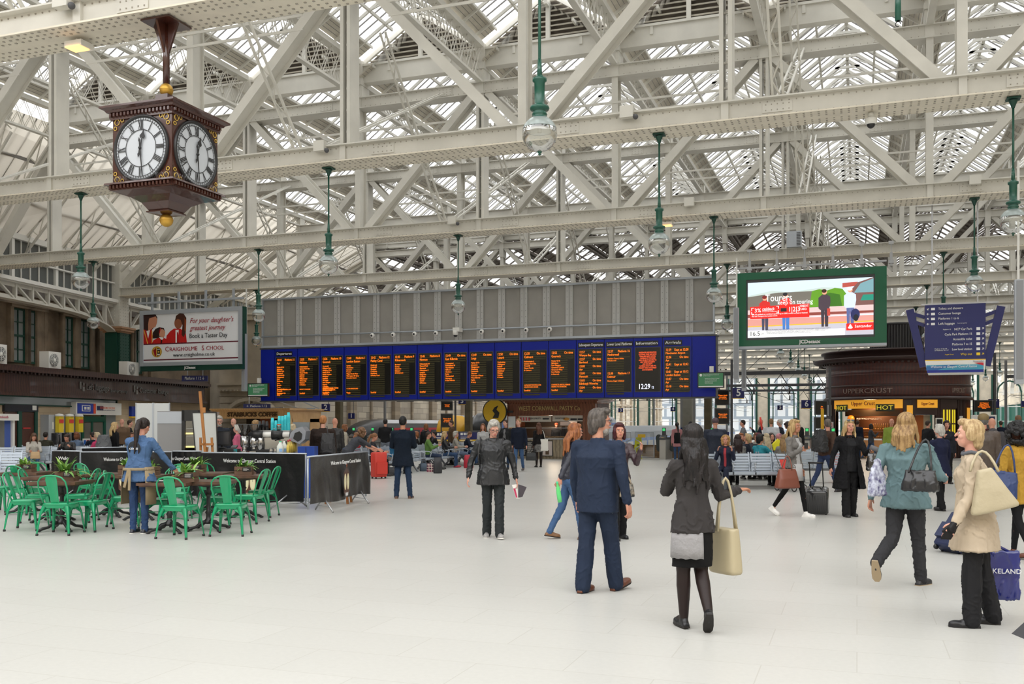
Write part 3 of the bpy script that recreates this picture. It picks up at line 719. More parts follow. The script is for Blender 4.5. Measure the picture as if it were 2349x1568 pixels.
for k in range(4):
 root = bpy.data.objects.new('clock_face',FM[0][1]); C.objects.link(root); root.parent = ck; root.location = (0,0,5.945); root.rotation_euler = (0,0,k*pi/2)
 for nm,me in FM[1:]:
  o = bpy.data.objects.new(nm,me); C.objects.link(o); o.parent = root
# pendant lamps
GLOBE = glassmat('lamp_globe',(.93,.94,.92),.10)
CAP = mat('lamp_reflector',(.33,.38,.37),.3,.3)
def make_lamp():
 t = thing('pendant_lamp','x','lamp',(0,0,0),0,'green pendant globe lamps')
 top = ZB-5.68
 b = MB(); b.tube([(0,0,.8),(0,0,top-.02)],.022,8); b.tube([(0,0,.78),(0,0,1.05)],[.04,.028],8); b.build('rod',GREEN,t)
 b = MB(); b.b2((-.13,-.12,top-.03),(.13,.12,top)); b.lathe([(.09,top-.05),(.05,top-.14),(.03,top-.2)],n=10); b.build('mounting_plate',DGREEN,t)
 b = MB(); b.lathe([(.0,.82),(.05,.82),(.06,.79),(.10,.78),(.10,.74),(.075,.72),(.072,.42),(.085,.40),(.13,.385),(.14,.36),(.13,.335),(.09,.325),(.10,.29),(.11,.27),(.09,.25),(.12,.22)],n=20); b.build('housing',GREEN,t)
 b = MB(); b.lathe([(.25*sin(a),.25*cos(a)) for a in [rad(q) for q in range(25,79,6)]],n=28); b.build('reflector',CAP,t)
 b = MB(); b.lathe([(.248*sin(a),.248*cos(a)) for a in [rad(q) for q in range(74,181,7)]],n=28); b.build('globe',GLOBE,t)
 b = MB(); b.lathe([(0,-.245),(.035,-.25),(.03,-.265),(.014,-.27),(.022,-.29),(0,-.305)],n=10); b.build('finial',GREEN,t)
 b = MB(); b.lathe([(.05,.14),(.17,.07),(.19,.03),(.15,.03),(.04,.12)],n=16); b.tube([(0,0,.12),(0,0,.02)],.03,8); b.build('bulb',WHITE,t)
 return t
LX = {3.1: 'right',-4.2: 'centre',-12.8: 'left',-21: 'far left',-28.9: 'leftmost'}
lamps = [(0,-4.2,'largest green globe lamp, hanging at the top centre of the picture'),
         (1,-20.7,'green globe lamp below the left side of the hanging clock'),(1,-12.7,'green globe lamp above the left part of the grey mesh screen'),
         (1,-4.2,'green globe lamp hanging above the right part of the grey mesh screen'),(1,2.95,'green globe lamp cut by the right edge of the picture'),
         (2,-28.9,'green globe lamp left of the school billboard'),(2,-21.1,'green globe lamp between the school billboard and the mesh screen'),(2,-13.0,'green globe lamp in front of the middle of the mesh screen'),
         (2,-4.25,'green globe lamp at the right end of the mesh screen'),(2,3.2,'green globe lamp hanging above the blue direction sign'),
         (3,-27.6,'small green globe lamp under another, left of the departure board'),(3,-5.0,'small green globe lamp left of the red and white advert screen'),(3,3.1,'green globe lamp behind the blue direction sign')]
ord_ = ['nearest','second','third','fourth','fifth','sixth','seventh','eighth','ninth']
for i in range(4,11):
 lamps += [(i,-4.2,ord_[i-4]+' in the row of globe lamps receding below the advert screen'),(i,3.1,ord_[i-4]+' in the row of globe lamps behind the round kiosk'),
              (i,10.7,ord_[i-4]+' in the row of globe lamps right of the round kiosk')]
 if i in (6,7,8): lamps += [(i,-16.5,ord_[i-6]+' of the small globe lamps over the blue and white train')]
L0 = None
for i,x,lab in lamps:
 loc = (x,TY[i]+.28,5.68)
 if L0 is None: L0 = make_lamp(); L0.location = loc; L0['label'] = lab
 else: dup(L0,loc,0,lab)
rr = thing('hanging_rod','bare green rod with a hook end at the top right','rod',(*(atd(2060,60,12.6/ray(2060).y)).xy,0))
b = MB(); b.tube([(0,0,6.5),(0,0,ZB)],.024,8); b.tube([(0,0,6.5),(0,0,6.95)],.035,8); b.build('tube',GREEN,rr); b = MB(); b.tube([(.03*cos(a*pi/5),0,6.46+.03*sin(a*pi/5)) for a in range(9)],.006,5); b.build('hook',BLACK,rr)
AMB = mat('amber_light',(1,.45,.12),.5,emit=1.6)
for (px,py,i,lab) in ((177,95,0,'amber strip heater lamp under the girder left of the clock pole'),(1530,517,2,'small amber lamp behind the large globe lamp')):
 p = atY(px,py,TY[i]+.3); t = thing('strip_light',lab,'light',(p.x,p.y,ZB))
 b = MB(); b.b2((-.18,-.1,-.16),(.18,.18,-.06)); b.tube([(0,0,-.06),(0,0,0)],.02,6); b.build('housing',WHITE,t); b = MB(); b.b2((-.15,-.12,-.175),(.15,.12,-.155)); b.build('lamp',AMB,t)
def gbox(px,i,lab,sz=(.3,.16,.26),z=.3,cam=True):
 p = atY(px,0,TY[i]-.1); t = thing('junction_box',lab,'junction box',(p.x,p.y,ZB))
 b = MB(); b.b2((-sz[0]/2,-sz[1],z),(sz[0]/2,0,z+sz[2])); b.build('box',CREAM,t)
 if cam:
  b = MB(); b.ell((.2,-.1,z),.06); b.tube([(.1,-.1,z+.1),(.2,-.1,z)],.015,5); b.build('camera',DGREY,t)
gbox(153,0,'cream box with small camera on the girder left of the clock'); gbox(738,1,'cream box above the globe lamp left of centre'); gbox(1440,1,'cream box on the girder right of the large globe lamp')
gbox(1040,2,'cream box above the middle globe lamp'); gbox(1582,2,'cream box left of the lamp at the mesh screen end',cam=False); gbox(2236,2,'cream box above the lamp over the direction sign',cam=False)
t = thing('equipment_cabinet','light grey cabinet standing on the girder above the advert screen','cabinet',(*atY(1822,0,TY[3]-.15).xy,ZB+.45))
b = MB(); b.b2((-.28,-.2,0),(.28,.2,.62)); b.build('cabinet',LGREY,t); b = MB(); [b.b2((.1,-.21,z*.06+.05),(.25,-.2,z*.06+.08)) for z in range(9)]; b.build('vents',DGREY,t)
t = thing('dome_camera','white dome camera hanging below the upper girder at the right','camera',(*atY(1998,0,TY[1]+.3).xy,ZB))
b = MB(); b.tube([(0,0,-.08),(0,0,0)],.06,10); b.lathe([(.05,-.08),(.12,-.12),(.12,-.22),(.09,-.24)],n=14); b.build('housing',WHITE,t); b = MB(); b.ell((0,0,-.24),.085); b.build('dome',BLACK,t)
# departure board
YB = 40.15; BX0,BX1 = atY(598,0,YB).x,atY(1642,0,YB).x; BZ0,BZ1 = 2.74,5.25
BLUE = mat('board_blue',(.004,.016,.30),.4,spec=.3); LED = mat('led_orange',(1,.20,.01),.5,emit=.7); LEDH = mat('led_white',(.75,.8,1),.5,emit=.7)
SCR = mat('screen_black',(.006,.006,.005),.25); SCR2 = mat('screen_line_olive',(.045,.038,.010),.4); WL_ = mat('white_lettering',(.85,.85,.85),.5)
db = thing('departure_board','long blue departure board with rows of orange train times','departure board',((BX0+BX1)/2,YB,0)); BC = (BX0+BX1)/2
b = MB(); b.b2((BX0-BC,.05,BZ0),(BX1-BC,.7,BZ1)); b.b2((BX0-BC-.04,-.03,BZ0-.05),(BX1-BC+.04,.7,BZ0)); b.b2((BX0-BC-.04,-.03,BZ1),(BX1-BC+.04,.72,BZ1+.06)); b.build('cabinet',DGREY,db)
pxs = [598,630.6,682.5,735,789.7,845,900.7,957.3,1016,1075,1135,1196,1258.5,1322.3,1386.6,1452.6,1519.6,1587.5,1642]
calls = [None,
 ('12:34','Platform 11','Ayr','Paisley Gil St\nJohnstone\nMilliken Park\nHowwood\nLochwinnoch\nGlengarnock\nDalry\nKilwinning\nIrvine\nBarassie\nTroon\nPrestwick Airport\nPrestwick\nNewton on Ayr\n& Ayr','3 AT PRESTWICK INTL APT'),
 ('12:35','Platform 7','Neilston','Pollokshields E\nQueens Park Glas\nCrosshill\nMount Florida\nCathcart\nMuirend\nWilliamwood\nWhitecraigs\nPatterton\n& Neilston','FRONT 3 COACHES'),
 ('12:36','Platform 10','Gourock','Cardonald\nHillington East\nHillington West\nPaisley Gil St\nPaisley St James\nBishopton\nLangbank\nWoodhall\nPort Glasgow\nBogston\nCartsdyke\nGreenock Central\nGreenock West\nFort Matilda\n& Gourock','CONNECTS ARGYLL FERRIES\nSAILING TO DUNOON'),
 ('12:40','Platform 1','London Euston','Carlisle\nOxenholme\nLancaster\nPreston\nWigan North West\nWarrington Bk Quay\n& London Euston','11 CAR PENDOLINO'),
 ('12:42','Platform 12','Paisley Canal','Dumbreck\nCorkerhill\nMosspark\nCrookston\nHawkhead\n& Paisley Canal',''),
 ('12:43','Platform 9','Kilmarnock','Barrhead\nDunlop\nStewarton\nKilmaurs\n& Kilmarnock',''),
 ('12:45','Platform 8','Newton','Pollokshields W\nMaxwell Park\nShawlands\nPollokshaws E\nLangside\nKings Park\nCroftfoot\nBurnside\nKirkhill\n& Newton',''),
 ('12:49','On time','East Kilbride','Crossmyloof\nPollokshaws W\nThornliebank\nGiffnock\nClarkston\nBusby\nThorntonhall\nHairmyres\n& East Kilbride',''),
 ('12:49','On time','Largs','Paisley Gil St\nJohnstone\nGlengarnock\nKilwinning\nStevenston\nSaltcoats\nArdrossan S Beach\nWest Kilbride\nFairlie\n& Largs',''),
 ('12:50','On time','Lanark','Cambuslang\nUddingston\nBellshill\nMotherwell\nShieldmuir\nWishaw\nCarluke\n& Lanark',''),
 ('12:50','On time','Cathcart','Pollokshields E\nQueens Park Glas\nCrosshill\nMount Florida\n& Cathcart','CATHCART STATION FOR\nHOLMWOOD HOUSE'),
 ('12:55','On time','Gourock','Paisley Gil St\nBishopton\nPort Glasgow\nGreenock Central\nGreenock West\nFort Matilda\n& Gourock','CONNECTS ARGYLL FERRIES\nSAILING TO DUNOON')]
heads = {1: 'Departures',13: 'Subsequent Departures',14: 'Lower Level Platforms',15: 'Information',16: 'Arrivals'}
for i in range(18):
 x0,x1 = atY(pxs[i],0,YB).x-BC,atY(pxs[i+1],0,YB).x-BC
 b = MB(); b.b2((x0+.015,-.01,BZ0+.01),(x1-.015,.06,BZ1-.01)); p = b.build('display_panel',BLUE,db)
 if i in (0,17): continue
 a,c = x0+.10,x1-.10; z0,z1 = BZ0+.26,BZ1-.42; wd = c-a
 b = MB(); b.b2((a-.03,-.02,z0-.03),(c+.03,0,z1+.03),m=1); b.b2((a,-.03,z0),(c,0,z1))
 if i <= 12 or i == 14:
  for k in range(20):
   zz = z1-.06-k*.098
   if i == 14 and 1 < (k % 10) < 3: continue
   b.b2((a+.03,-.034,zz-.035),((a+.72*wd if k > 3 else c-.03),-.03,zz+.03),m=2)
 elif i in (13,16):
  for k in range(18): b.b2((a+.03,-.034,z1-.10-k*.105),(c-.03,-.03,z1-.04-k*.105),m=2)
 b.build('screen',[SCR,DGREY,SCR2],p)
 T = lambda s_,x,z,h,al='LEFT',m_=LED,ay='CENTER',ln=1.0,wdt=None,bo=0: text('led_text',s_,m_,p,(x,-.04,z),h,align=al,ext=.002,ay=ay,line=ln,bold=bo,sx_=.78)
 if i in heads:
  b = MB(); b.b2((a-.02,-.03,BZ1-.34),(a+.06+min(wd+.02,.083*len(heads[i])),-.015,BZ1-.13)); b.build('header_ground',SCR,p); text('header_lettering',heads[i],WL_,p,(a+.02,-.04,BZ1-.235),.165,align='LEFT',ext=.002,bold=.002,width=min(wd+.02,.083*len(heads[i])))
 if i <= 12:
  q = calls[i]; T(q[0],a+.04,z1-.12,.15); T(q[1],c-.04,z1-.12,.15,'RIGHT'); T(q[2],a+.04,z1-.27,.15)
  T(q[3],a+.04,z1-.42,.098,ay='TOP',ln=.98)
  if q[4]: T(q[4],a+.04,z0+.28,.085,ay='CENTER',ln=1)
  T('Virgin' if i == 4 else 'ScotRail',a+.04,z0+.09,.115)
 elif i in (13,16):
  rows = [('12:57','On time','Wemyss Bay'),('12:57','On time','Barrhead'),('13:00','On time','Ayr'),('13:00','On time','Plymouth'),('13:03','On time','Edinburgh Waverley'),('13:04','On time','Ayr')] if i == 13 else \
               [('12:29','Expt at 12:28','Manchester Airport'),('12:36','On time','Ayr'),('12:41','Expt at 12:42','Ayr'),('13:01','Expt at 13:12','London Euston'),('13:07','On time','Ayr'),('13:10','On time','Ayr')]
  for k,(u,v,w_) in enumerate(rows):
   z = z1-.12-k*.305; T(u,a+.04,z,.14); T(v,c-.04,z,.14,'RIGHT'); T(w_,a+.04,z-.135,.13)
 elif i == 14:
  T('12:37',a+.04,z1-.12,.14); T('Platform 16',c-.04,z1-.12,.14,'RIGHT'); T('Motherwell',a+.04,z1-.26,.14); T('Hamilton Central, Airbles\n& Motherwell',a+.04,z1-.47,.088)
  T('12:38',a+.04,z1-1.06,.14); T('Platform 17',c-.04,z1-1.06,.14,'RIGHT'); T('Dalmuir',a+.04,z1-1.2,.14); T('Drumry, Singer & Dalmuir',a+.04,z1-1.38,.088)
 else:
  T('PASSENGER INFORMATION\nSCOTRAIL STAFF ARE NOW\nTRIALLING BODY-WORN\nCAMERAS AT STATIONS\nAND ON BUSY ROUTES TO\nHELP IMPROVE SAFETY\nAND SECURITY.\nCAMERAS ONLY USED TO\nPREVENT AND DOCUMENT\nANY INCIDENTS.',(a+c)/2,z1-.16,.078,'CENTER',ay='TOP',ln=1.05,m_=mat('led_red_orange',(1,.12,.03),.5,emit=.7))
  T('12:29',a+.12,z0+.19,.30,m_=LEDH,bo=.002); T('12',a+.68,z0+.155,.14,m_=LEDH)
ms = thing('mesh_screen','long grey mesh screen above the departure board','screen',(BC,YB,0)); MZ0,MZ1 = BZ1+.12,7.72
MESHM = mat('perforated_mesh',(.33,.315,.29),.6,0,var=.12,vscale=1.2); 
b = MB(); b.b2((BX0-BC+.1,.10,MZ0),(BX1-BC-.05,.14,MZ1)); b.build('mesh_sheet',MESHM,ms)
b = MB(); x0 = BX0-BC+.05; x1 = BX1-BC-.05
b.b2((x0,-.04,MZ1-.08),(x1,.3,MZ1)); b.b2((x0,-.04,BZ1+.07),(x1,.3,BZ1+.17)); b.tube([(x0,-.0,BZ1+.62),(x1,-.0,BZ1+.62)],.035,6); b.b2((x0,0,MZ0),(x0+.07,.15,MZ1)); b.b2((x1-.07,0,MZ0),(x1,.15,MZ1))
b.build('frame',LGREY,ms)
for k in range(1,21):
 x = x0+(x1-x0)*k/21; b = MB()
 for s in (-.09,.09): b.b2((x+s-.07,.04,MZ0),(x+s+.07,.09,MZ1-.08))
 b.b2((x-.012,.02,MZ0),(x+.012,.05,MZ1-.08))
 for z in range(9):
  for s in (-.09,.09): b.box((x+s,.035,MZ0+.2+z*.26),(.02,.012,.02),m=1)
 b.build('mullion',[mat('mullion_grey',(.48,.475,.46),.5),DGREY],ms)
for k,px in enumerate((854,902,951,1000,1105,1154,1207,1261)):
 p = atY(px,0,YB-.3); t = thing('security_camera',ord_[k]+' white ball camera from the left along the lower rail of the mesh screen','camera',(p.x,p.y,BZ1+.47),0,'small white cameras on the mesh screen')
 b = MB(); b.ell((0,0,0),(.11,.10,.11)); b.tube([(0,.05,0),(0,.25,.05)],.03,6); b.build('housing',WHITE,t); b = MB(); b.ell((0,-.08,-.01),(.05,.04,.05)); b.build('lens',BLACK,t)
p = atY(1045,0,YB-.36); t = thing('pan_tilt_camera','larger white pan and tilt camera in the middle of the mesh screen rail','camera',(p.x,p.y,BZ1+.5))
b = MB(); b.b2((-.1,-.1,0),(.22,.3,.18)); b.lathe([(.0,.08),(.13,.05),(.13,-.12),(.08,-.16)],n=14); b.build('housing',WHITE,t); b = MB(); b.ell((0,0,-.15),.09); b.build('dome',BLACK,t)
b = MB()
for k in range(12): x = BX0+1+k*1.8; b.b2((x-.03,YB+.1,MZ1),(x+.03,YB+.16,ZB+.05)); b.b2((x-.5,YB-.3,MZ1+.1),(x+.1,YB-.24,MZ1+.16))
b.tube([(BX0,YB-.2,ZB+.52),(BX1+6,YB-.2,ZB+.52)],.03,6); b.tube([(BX0,YB+.3,ZB-.1),(BX1+6,YB+.3,ZB-.1)],.04,6); b.build('hanger_rails',STEEL,ms)
# poster drawing helper
class Pic:
 """flat printed artwork: coloured shapes in the plane y=0 of a panel, each a hair in front of the last"""
 def __init__(s,emit=0,tag_='ink'): s.b = MB(); s.mats = []; s.key = {}; s.n = 0; s.e = emit; s.t = tag_
 def _m(s,c):
  if c not in s.key: s.key[c] = len(s.mats); s.mats.append(mat('%s_%d_%d_%d' % (s.t,*c),srgb(*c),.45,emit=s.e))
  return s.key[c]
 def poly(s,pts,c):
  s.n += 1; y = -.0006*s.n; s.b.add([(x,y,z) for x,z in pts],[tuple(range(len(pts)))],s._m(c))
 def rect(s,x0,z0,x1,z1,c): s.poly([(x0,z0),(x1,z0),(x1,z1),(x0,z1)],c)
 def ell(s,x,z,rx,rz,c,n=20,a0=0,a1=360): s.poly([(x+rx*cos(rad(a0+(a1-a0)*k/n)),z+rz*sin(rad(a0+(a1-a0)*k/n))) for k in range(n+(0 if a1-a0 == 360 else 1))],c)
 def build(s,name,parent,loc): o = s.b.build(name,s.mats,parent); o.location = loc; return o
YL = 39.0; a,c = atY(322,0,YL),atY(556,0,YL); W_ = c.x-a.x; zb,zt = 4.25,7.25
bb = thing('billboard','white school billboard with three girls in red blazers','billboard',(a.x,YL,zb))
hh = zt-zb
b = MB(); b.b2((0,0,0),(W_,.35,hh)); b.build('cabinet',DGREEN,bb)
b = MB(); b.b2((0,-.06,.24),(.2,.02,hh)); b.b2((W_-.2,-.06,.24),(W_,.02,hh)); b.b2((.2,-.055,hh-.2),(W_-.2,.02,hh-.001)); b.b2((.2,-.055,.241),(W_-.2,.02,.42)); b.build('frame',LGREY,bb)
P = Pic(.0); X0_,Z0_,X1_,Z1_ = .2,.42,W_-.2,hh-.2; w_,h_ = X1_-X0_,Z1_-Z0_
R = lambda x: X0_+x*w_; Q = lambda z: Z0_+z*h_
def pp(l,col): P.poly([(R(x),Q(z)) for x,z in l],col)
P.rect(X0_,Z0_,X1_,Z1_,(236,238,242)); pp([(0,.37),(1,.37),(1,.395),(0,.395)],(96,20,40)); pp([(0,.04),(1,.04),(1,.065),(0,.065)],(96,20,40))
pp([(0,.395),(0,1),(.13,1),(.15,.93),(.14,.8),(.10,.7),(.06,.6),(.05,.395)],(52,24,20))
pp([(.06,.92),(.13,.96),(.15,.9),(.145,.82),(.13,.74),(.10,.72),(.08,.68),(.05,.66),(.05,.8)],(205,140,110))
pp([(0,.395),(0,.7),(.05,.66),(.09,.7),(.10,.55),(.095,.395)],(190,28,26)); pp([(.03,.66),(.07,.68),(.05,.5)],(240,240,240)); pp([(0,.68),(.008,.68),(.05,.395),(.04,.395)],(230,180,60)); pp([(.088,.66),(.096,.66),(.096,.395),(.088,.395)],(230,180,60))
pp([(.10,.5),(.10,.62),(.13,.7),(.17,.73),(.22,.71),(.235,.62),(.22,.5)],(40,22,20)); pp([(.17,.55),(.175,.68),(.21,.69),(.235,.63),(.23,.55),(.21,.5)],(210,150,120)); pp([(.165,.6),(.18,.71),(.19,.71),(.175,.6)],(190,30,40))
pp([(.09,.395),(.11,.47),(.16,.51),(.23,.5),(.28,.43),(.30,.395)],(200,30,28)); pp([(.165,.53),(.22,.51),(.20,.45)],(240,240,240)); pp([(.19,.47),(.205,.47),(.20,.395),(.185,.395)],(40,20,22))
pp([(.24,.395),(.25,.55),(.29,.64),(.33,.69),(.40,.68),(.455,.58),(.465,.395)],(198,30,28)); pp([(.345,.66),(.38,.66),(.37,.395),(.345,.395)],(240,240,240)); pp([(.36,.62),(.375,.6),(.38,.395),(.36,.395)],(170,22,30))
P.ell(R(.375),Q(.80),w_*.042,h_*.12,(150,88,60)); pp([(.34,.85),(.35,.95),(.39,1.0),(.43,.99),(.46,.9),(.455,.6),(.43,.5),(.41,.56),(.42,.75),(.40,.86),(.37,.89)],(70,32,18)); pp([(.44,.9),(.46,.85),(.455,.6),(.44,.65)],(150,70,30))
P.ell(R(.145),Q(.22),w_*.055,h_*.115,(190,150,50)); P.ell(R(.145),Q(.22),w_*.042,h_*.09,(222,186,80)); pp([(.105,.25),(.14,.31),(.14,.12),(.12,.15)],(150,20,30)); pp([(.15,.30),(.18,.28),(.18,.16),(.15,.12)],(15,15,18)); P.ell(R(.165),Q(.22),w_*.008,h_*.02,(220,180,70)); P.rect(R(.152),Q(.26),R(.178),Q(.275),(230,230,235)); P.rect(R(.152),Q(.15),R(.178),Q(.175),(230,230,235))
P.build('poster',bb,(0,-.0,0)); 
RD = mat('wine_letters',srgb(158,28,48),.5); BK = mat('black_letters',(.02,.02,.025),.5)
tx = lambda s_,x,z,h,m_,par,sh=0,al='LEFT',wd=None,y=-.03: text('lettering',s_,m_,par,(x,y,z),h,align=al,shear=sh,width=wd,ext=.003)
tx("For your daughter's",R(.72),Q(.83),.34,RD,bb,.35,'CENTER',w_*.45); tx('greatest journey',R(.68),Q(.68),.34,RD,bb,.35,'CENTER',w_*.37); tx('Book a Taster Day',R(.69),Q(.52),.32,BK,bb,0,'CENTER',w_*.39)
tx('C',R(.235),Q(.265),.34,RD,bb); tx('RAIGHOLME',R(.43),Q(.26),.28,RD,bb,0,'CENTER',w_*.29); tx('S',R(.635),Q(.265),.34,RD,bb,0,'CENTER'); tx('CHOOL',R(.76),Q(.26),.28,RD,bb,0,'CENTER',w_*.18); tx('www.craigholme.co.uk',R(.54),Q(.14),.25,BK,bb,0,'CENTER',w_*.44)
text('lettering','JCDecaux',WL_,bb,(W_*.5,-.03,.12),.16,bold=.006)
b = MB(); [b.b2((x-.04,.1,hh),(x+.04,.2,ZB-zb)) for x in (.6,2.2,3.8,5.4) if x < W_]; b.b2((-.2,.05,hh+.35),(W_,.15,hh+.45)); b.build('hanger',LGREY,bb)
for (px,y0,y1,Y,lab) in ((558,765,897,39.2,'tall grey column loudspeaker right of the school billboard'),(1688,705,877,38.4,'tall grey column loudspeaker left of the advert screen'),(1706,799,896,41.2,'white hanging post below the left corner of the advert screen'),(2339,640,880,26.5,'white column loudspeaker at the right edge of the picture')):
 p0,p1 = atY(px,y0,Y),atY(px,y1,Y); t = thing('column_loudspeaker',lab,'loudspeaker',(p0.x,Y,p1.z)); h = p0.z-p1.z; ww = .10 if px < 1700 or px > 2000 else .085
 b = MB(); b.b2((-ww,0,0),(ww,.2,h)); b.build('cabinet',LGREY,t); b = MB(); b.b2((-ww+.03,-.02,.12),(ww-.02,.01,h-.03)); b.build('grille',mat('speaker_grille',(.30,.31,.33),.6),t)
 b = MB(); b.b2((-.02,.22,h*.3),(.03,.27,ZB-p1.z)); b.build('mounting_pole',WHITE,t)
# advert screen
YR = 39.3; a,c = atY(1690,0,YR),atY(2034,0,YR); W_ = c.x-a.x; zb,zt = 4.70,7.62; hh = zt-zb
ad = thing('advert_screen','large green framed screen with a red and white cashback advert','advert screen',(a.x,YR,zb))
FG = mat('frame_green',srgb(20,96,66),.35); b = MB(); b.b2((0,0,0),(W_,.5,hh)); b.build('cabinet',DGREY,ad)
b = MB(); e0,e1 = .38,.42; b.b2((0,-.08,0),(e0,.05,hh)); b.b2((W_-e1,-.08,0),(W_,.05,hh)); b.b2((e0,-.075,hh-.28),(W_-e1,.05,hh)); b.b2((e0,-.075,0),(W_-e1,.05,.24)); b.build('frame',FG,ad)
b = MB(); b.b2((e0,-.05,.24),(W_-e1,.02,hh-.28)); b.build('bezel',DGREY,ad)
b = MB(); b.b2((0,-.1,-.1),(W_,.5,0)); b.build('lower_rail',LGREY,ad)
P = Pic(.42,'lit'); X0_,Z0_,X1_,Z1_ = e0+.06,.34,W_-e1-.05,hh-.40; w_,h_ = X1_-X0_,Z1_-Z0_
for pts,col in (([(0,0),(1,0),(1,1),(0,1)],(205,222,236)),([(0,.76),(.2,.84),(.35,.8),(.6,.86),(.75,.84),(.75,.7),(0,.7)],(190,205,200)),([(0,.46),(0,.74),(.25,.8),(.6,.8),(.6,.46)],(112,108,100)),
 ([(.5,.5),(.52,.8),(.58,.83),(.64,.8),(.70,.84),(.76,.82),(.80,.7),(.80,.5)],(96,150,40)),([(.58,.5),(.6,.72),(.66,.76),(.74,.72),(.76,.5)],(60,110,35)),([(.76,.84),(.88,.86),(.88,.93),(.76,.92)],(176,80,70)),
 ([(.83,.5),(.83,.8),(.88,.92),(1,1),(1,.5)],(120,84,80)),([(.85,.74),(.9,.9),(1,.98),(1,.74)],(120,160,170)),([(.9,.6),(1,.6),(1,.7),(.92,.7)],(40,140,120)),([(0,.33),(1,.36),(1,.52),(0,.50)],(215,190,190)),
 ([(0,.36),(1,.38),(1,.42),(0,.42)],(140,70,62)),([(0,.2),(1,.24),(1,.34),(0,.33)],(214,150,140)),([(0,.18),(1,.22),(1,.245),(0,.21)],(240,180,60)),([(0,0),(1,0),(1,.22),(0,.19)],(190,188,200)),([(0,0),(.78,0),(.78,.12),(0,.12)],(240,240,242))): pp(pts,col)
def man(x,z,s,coat,trous,hat=None,hair=(60,40,30),skin=(220,160,130)):
 def q(l,col): P.poly([(R(x+u*s*.36),Q(z+v*s)) for u,v in l],col)
 q([(-.10,0),(-.02,0),(0,.45),(.02,0),(.12,0),(.13,.5),(-.12,.5)],trous); q([(-.14,.45),(.15,.45),(.2,.65),(.19,.8),(.08,.86),(-.08,.86),(-.2,.78),(-.2,.5)],coat)
 P.ell(R(x),Q(z+s*.93),w_*s*.03,h_*s*.07,skin); P.ell(R(x-s*.005),Q(z+s*.96),w_*s*.03,h_*s*.05,hat or hair)
man(.14,.13,.62,(200,45,40),(70,70,90),(120,40,40)); man(.31,.13,.66,(215,50,45),(70,120,190),(40,40,45)); man(.62,.16,.66,(72,60,70),(60,52,62)); man(.82,.18,.66,(205,215,235),(90,100,150),(245,245,245))
P.ell(R(.86),Q(.36),w_*.035,h_*.1,(40,44,90)); P.ell(R(.865),Q(.3),w_*.02,h_*.06,(30,32,40)); P.rect(R(.64),Q(.35),R(.665),Q(.48),(190,70,60))
pp([(.02,.34),(.50,.34),(.50,.58),(.02,.56)],(226,36,30)); pp([(.79,.08),(1,.08),(1,.21),(.79,.20)],(226,36,30)); pp([(0,.0),(.14,.0),(.14,.12),(0,.12)],(255,255,255))
for x,z,u,v in ((.035,.53,.035,.05),(.035,.42,.035,-.05),(.23,.54,-.03,.0),(.23,.42,-.03,0)): pass
P.rect(R(.03),Q(.53),R(.05),Q(.54),(255,255,255)); P.rect(R(.03),Q(.49),R(.035),Q(.54),(255,255,255)); P.rect(R(.03),Q(.42),R(.05),Q(.43),(255,255,255)); P.rect(R(.03),Q(.42),R(.035),Q(.47),(255,255,255)); P.rect(R(.235),Q(.55),R(.255),Q(.56),(255,255,255)); P.rect(R(.25),Q(.51),R(.255),Q(.56),(255,255,255)); P.rect(R(.25),Q(.43),R(.255),Q(.48),(255,255,255)); P.rect(R(.235),Q(.43),R(.255),Q(.44),(255,255,255))
P.rect(R(.27),Q(.455),R(.318),Q(.515),(40,36,40)); P.ell(R(.822),Q(.13),w_*.018,h_*.022,(255,255,255)); P.ell(R(.822),Q(.155),w_*.009,h_*.03,(255,255,255))
P.build('picture',ad,(0,-.06,0)); WE = mat('lit_white_letters',(1,1,1),.5,emit=.45); y = -.12
tx('Tourers',R(.145),Q(.70),.40,WE,ad,0,'LEFT',w_*.215,y); tx('keep on touring',R(.245),Q(.615),.25,WE,ad,0,'LEFT',w_*.28,y); tx('3%',R(.055),Q(.485),.22,WE,ad,0,'LEFT',None,y); tx('cashback',R(.12),Q(.51),.17,WE,ad,0,'LEFT',w_*.1,y); tx('on National Rail and\nTransport for London travel',R(.12),Q(.475),.05,WE,ad,0,'LEFT',w_*.125,y)
tx('1|2|3',R(.33),Q(.485),.26,WE,ad,0,'LEFT',w_*.085,y); tx('CREDIT\nCARD',R(.423),Q(.51),.12,WE,ad,0,'LEFT',w_*.07,y); tx('Get 3% cashback on combined spend of up to £300 a month on petrol, National\nRail and Transport for London travel.',R(.035),Q(.40),.075,WE,ad,0,'LEFT',w_*.45,y)
BKE = mat('black_letters',(.02,.02,.025),.5); tx('16.5',R(.015),Q(.065),.25,BKE,ad,0,'LEFT',w_*.075,y); tx('% APR',R(.095),Q(.06),.07,BKE,ad,0,'LEFT',None,y)
tx('An annual fee applies. Subject to status. Terms, cashback limits and exclusions apply. Includes all major retailers.\n'*1+'Representative example: the interest rate applies to purchases and the annual fee is charged to the account.\nCashback is paid monthly and limits apply to each category of spend. Full terms are available in branch.\nCorrect at the time of going to print and offers may be withdrawn at any time.',R(.15),Q(.10),.05,BKE,ad,0,'LEFT',w_*.52,y); tx('Santander',R(.855),Q(.145),.155,WE,ad,0,'LEFT',w_*.13,y)
text('lettering','JCDecaux',WL_,ad,(W_*.5,-.1,.12),.19,bold=.006)
b = MB()
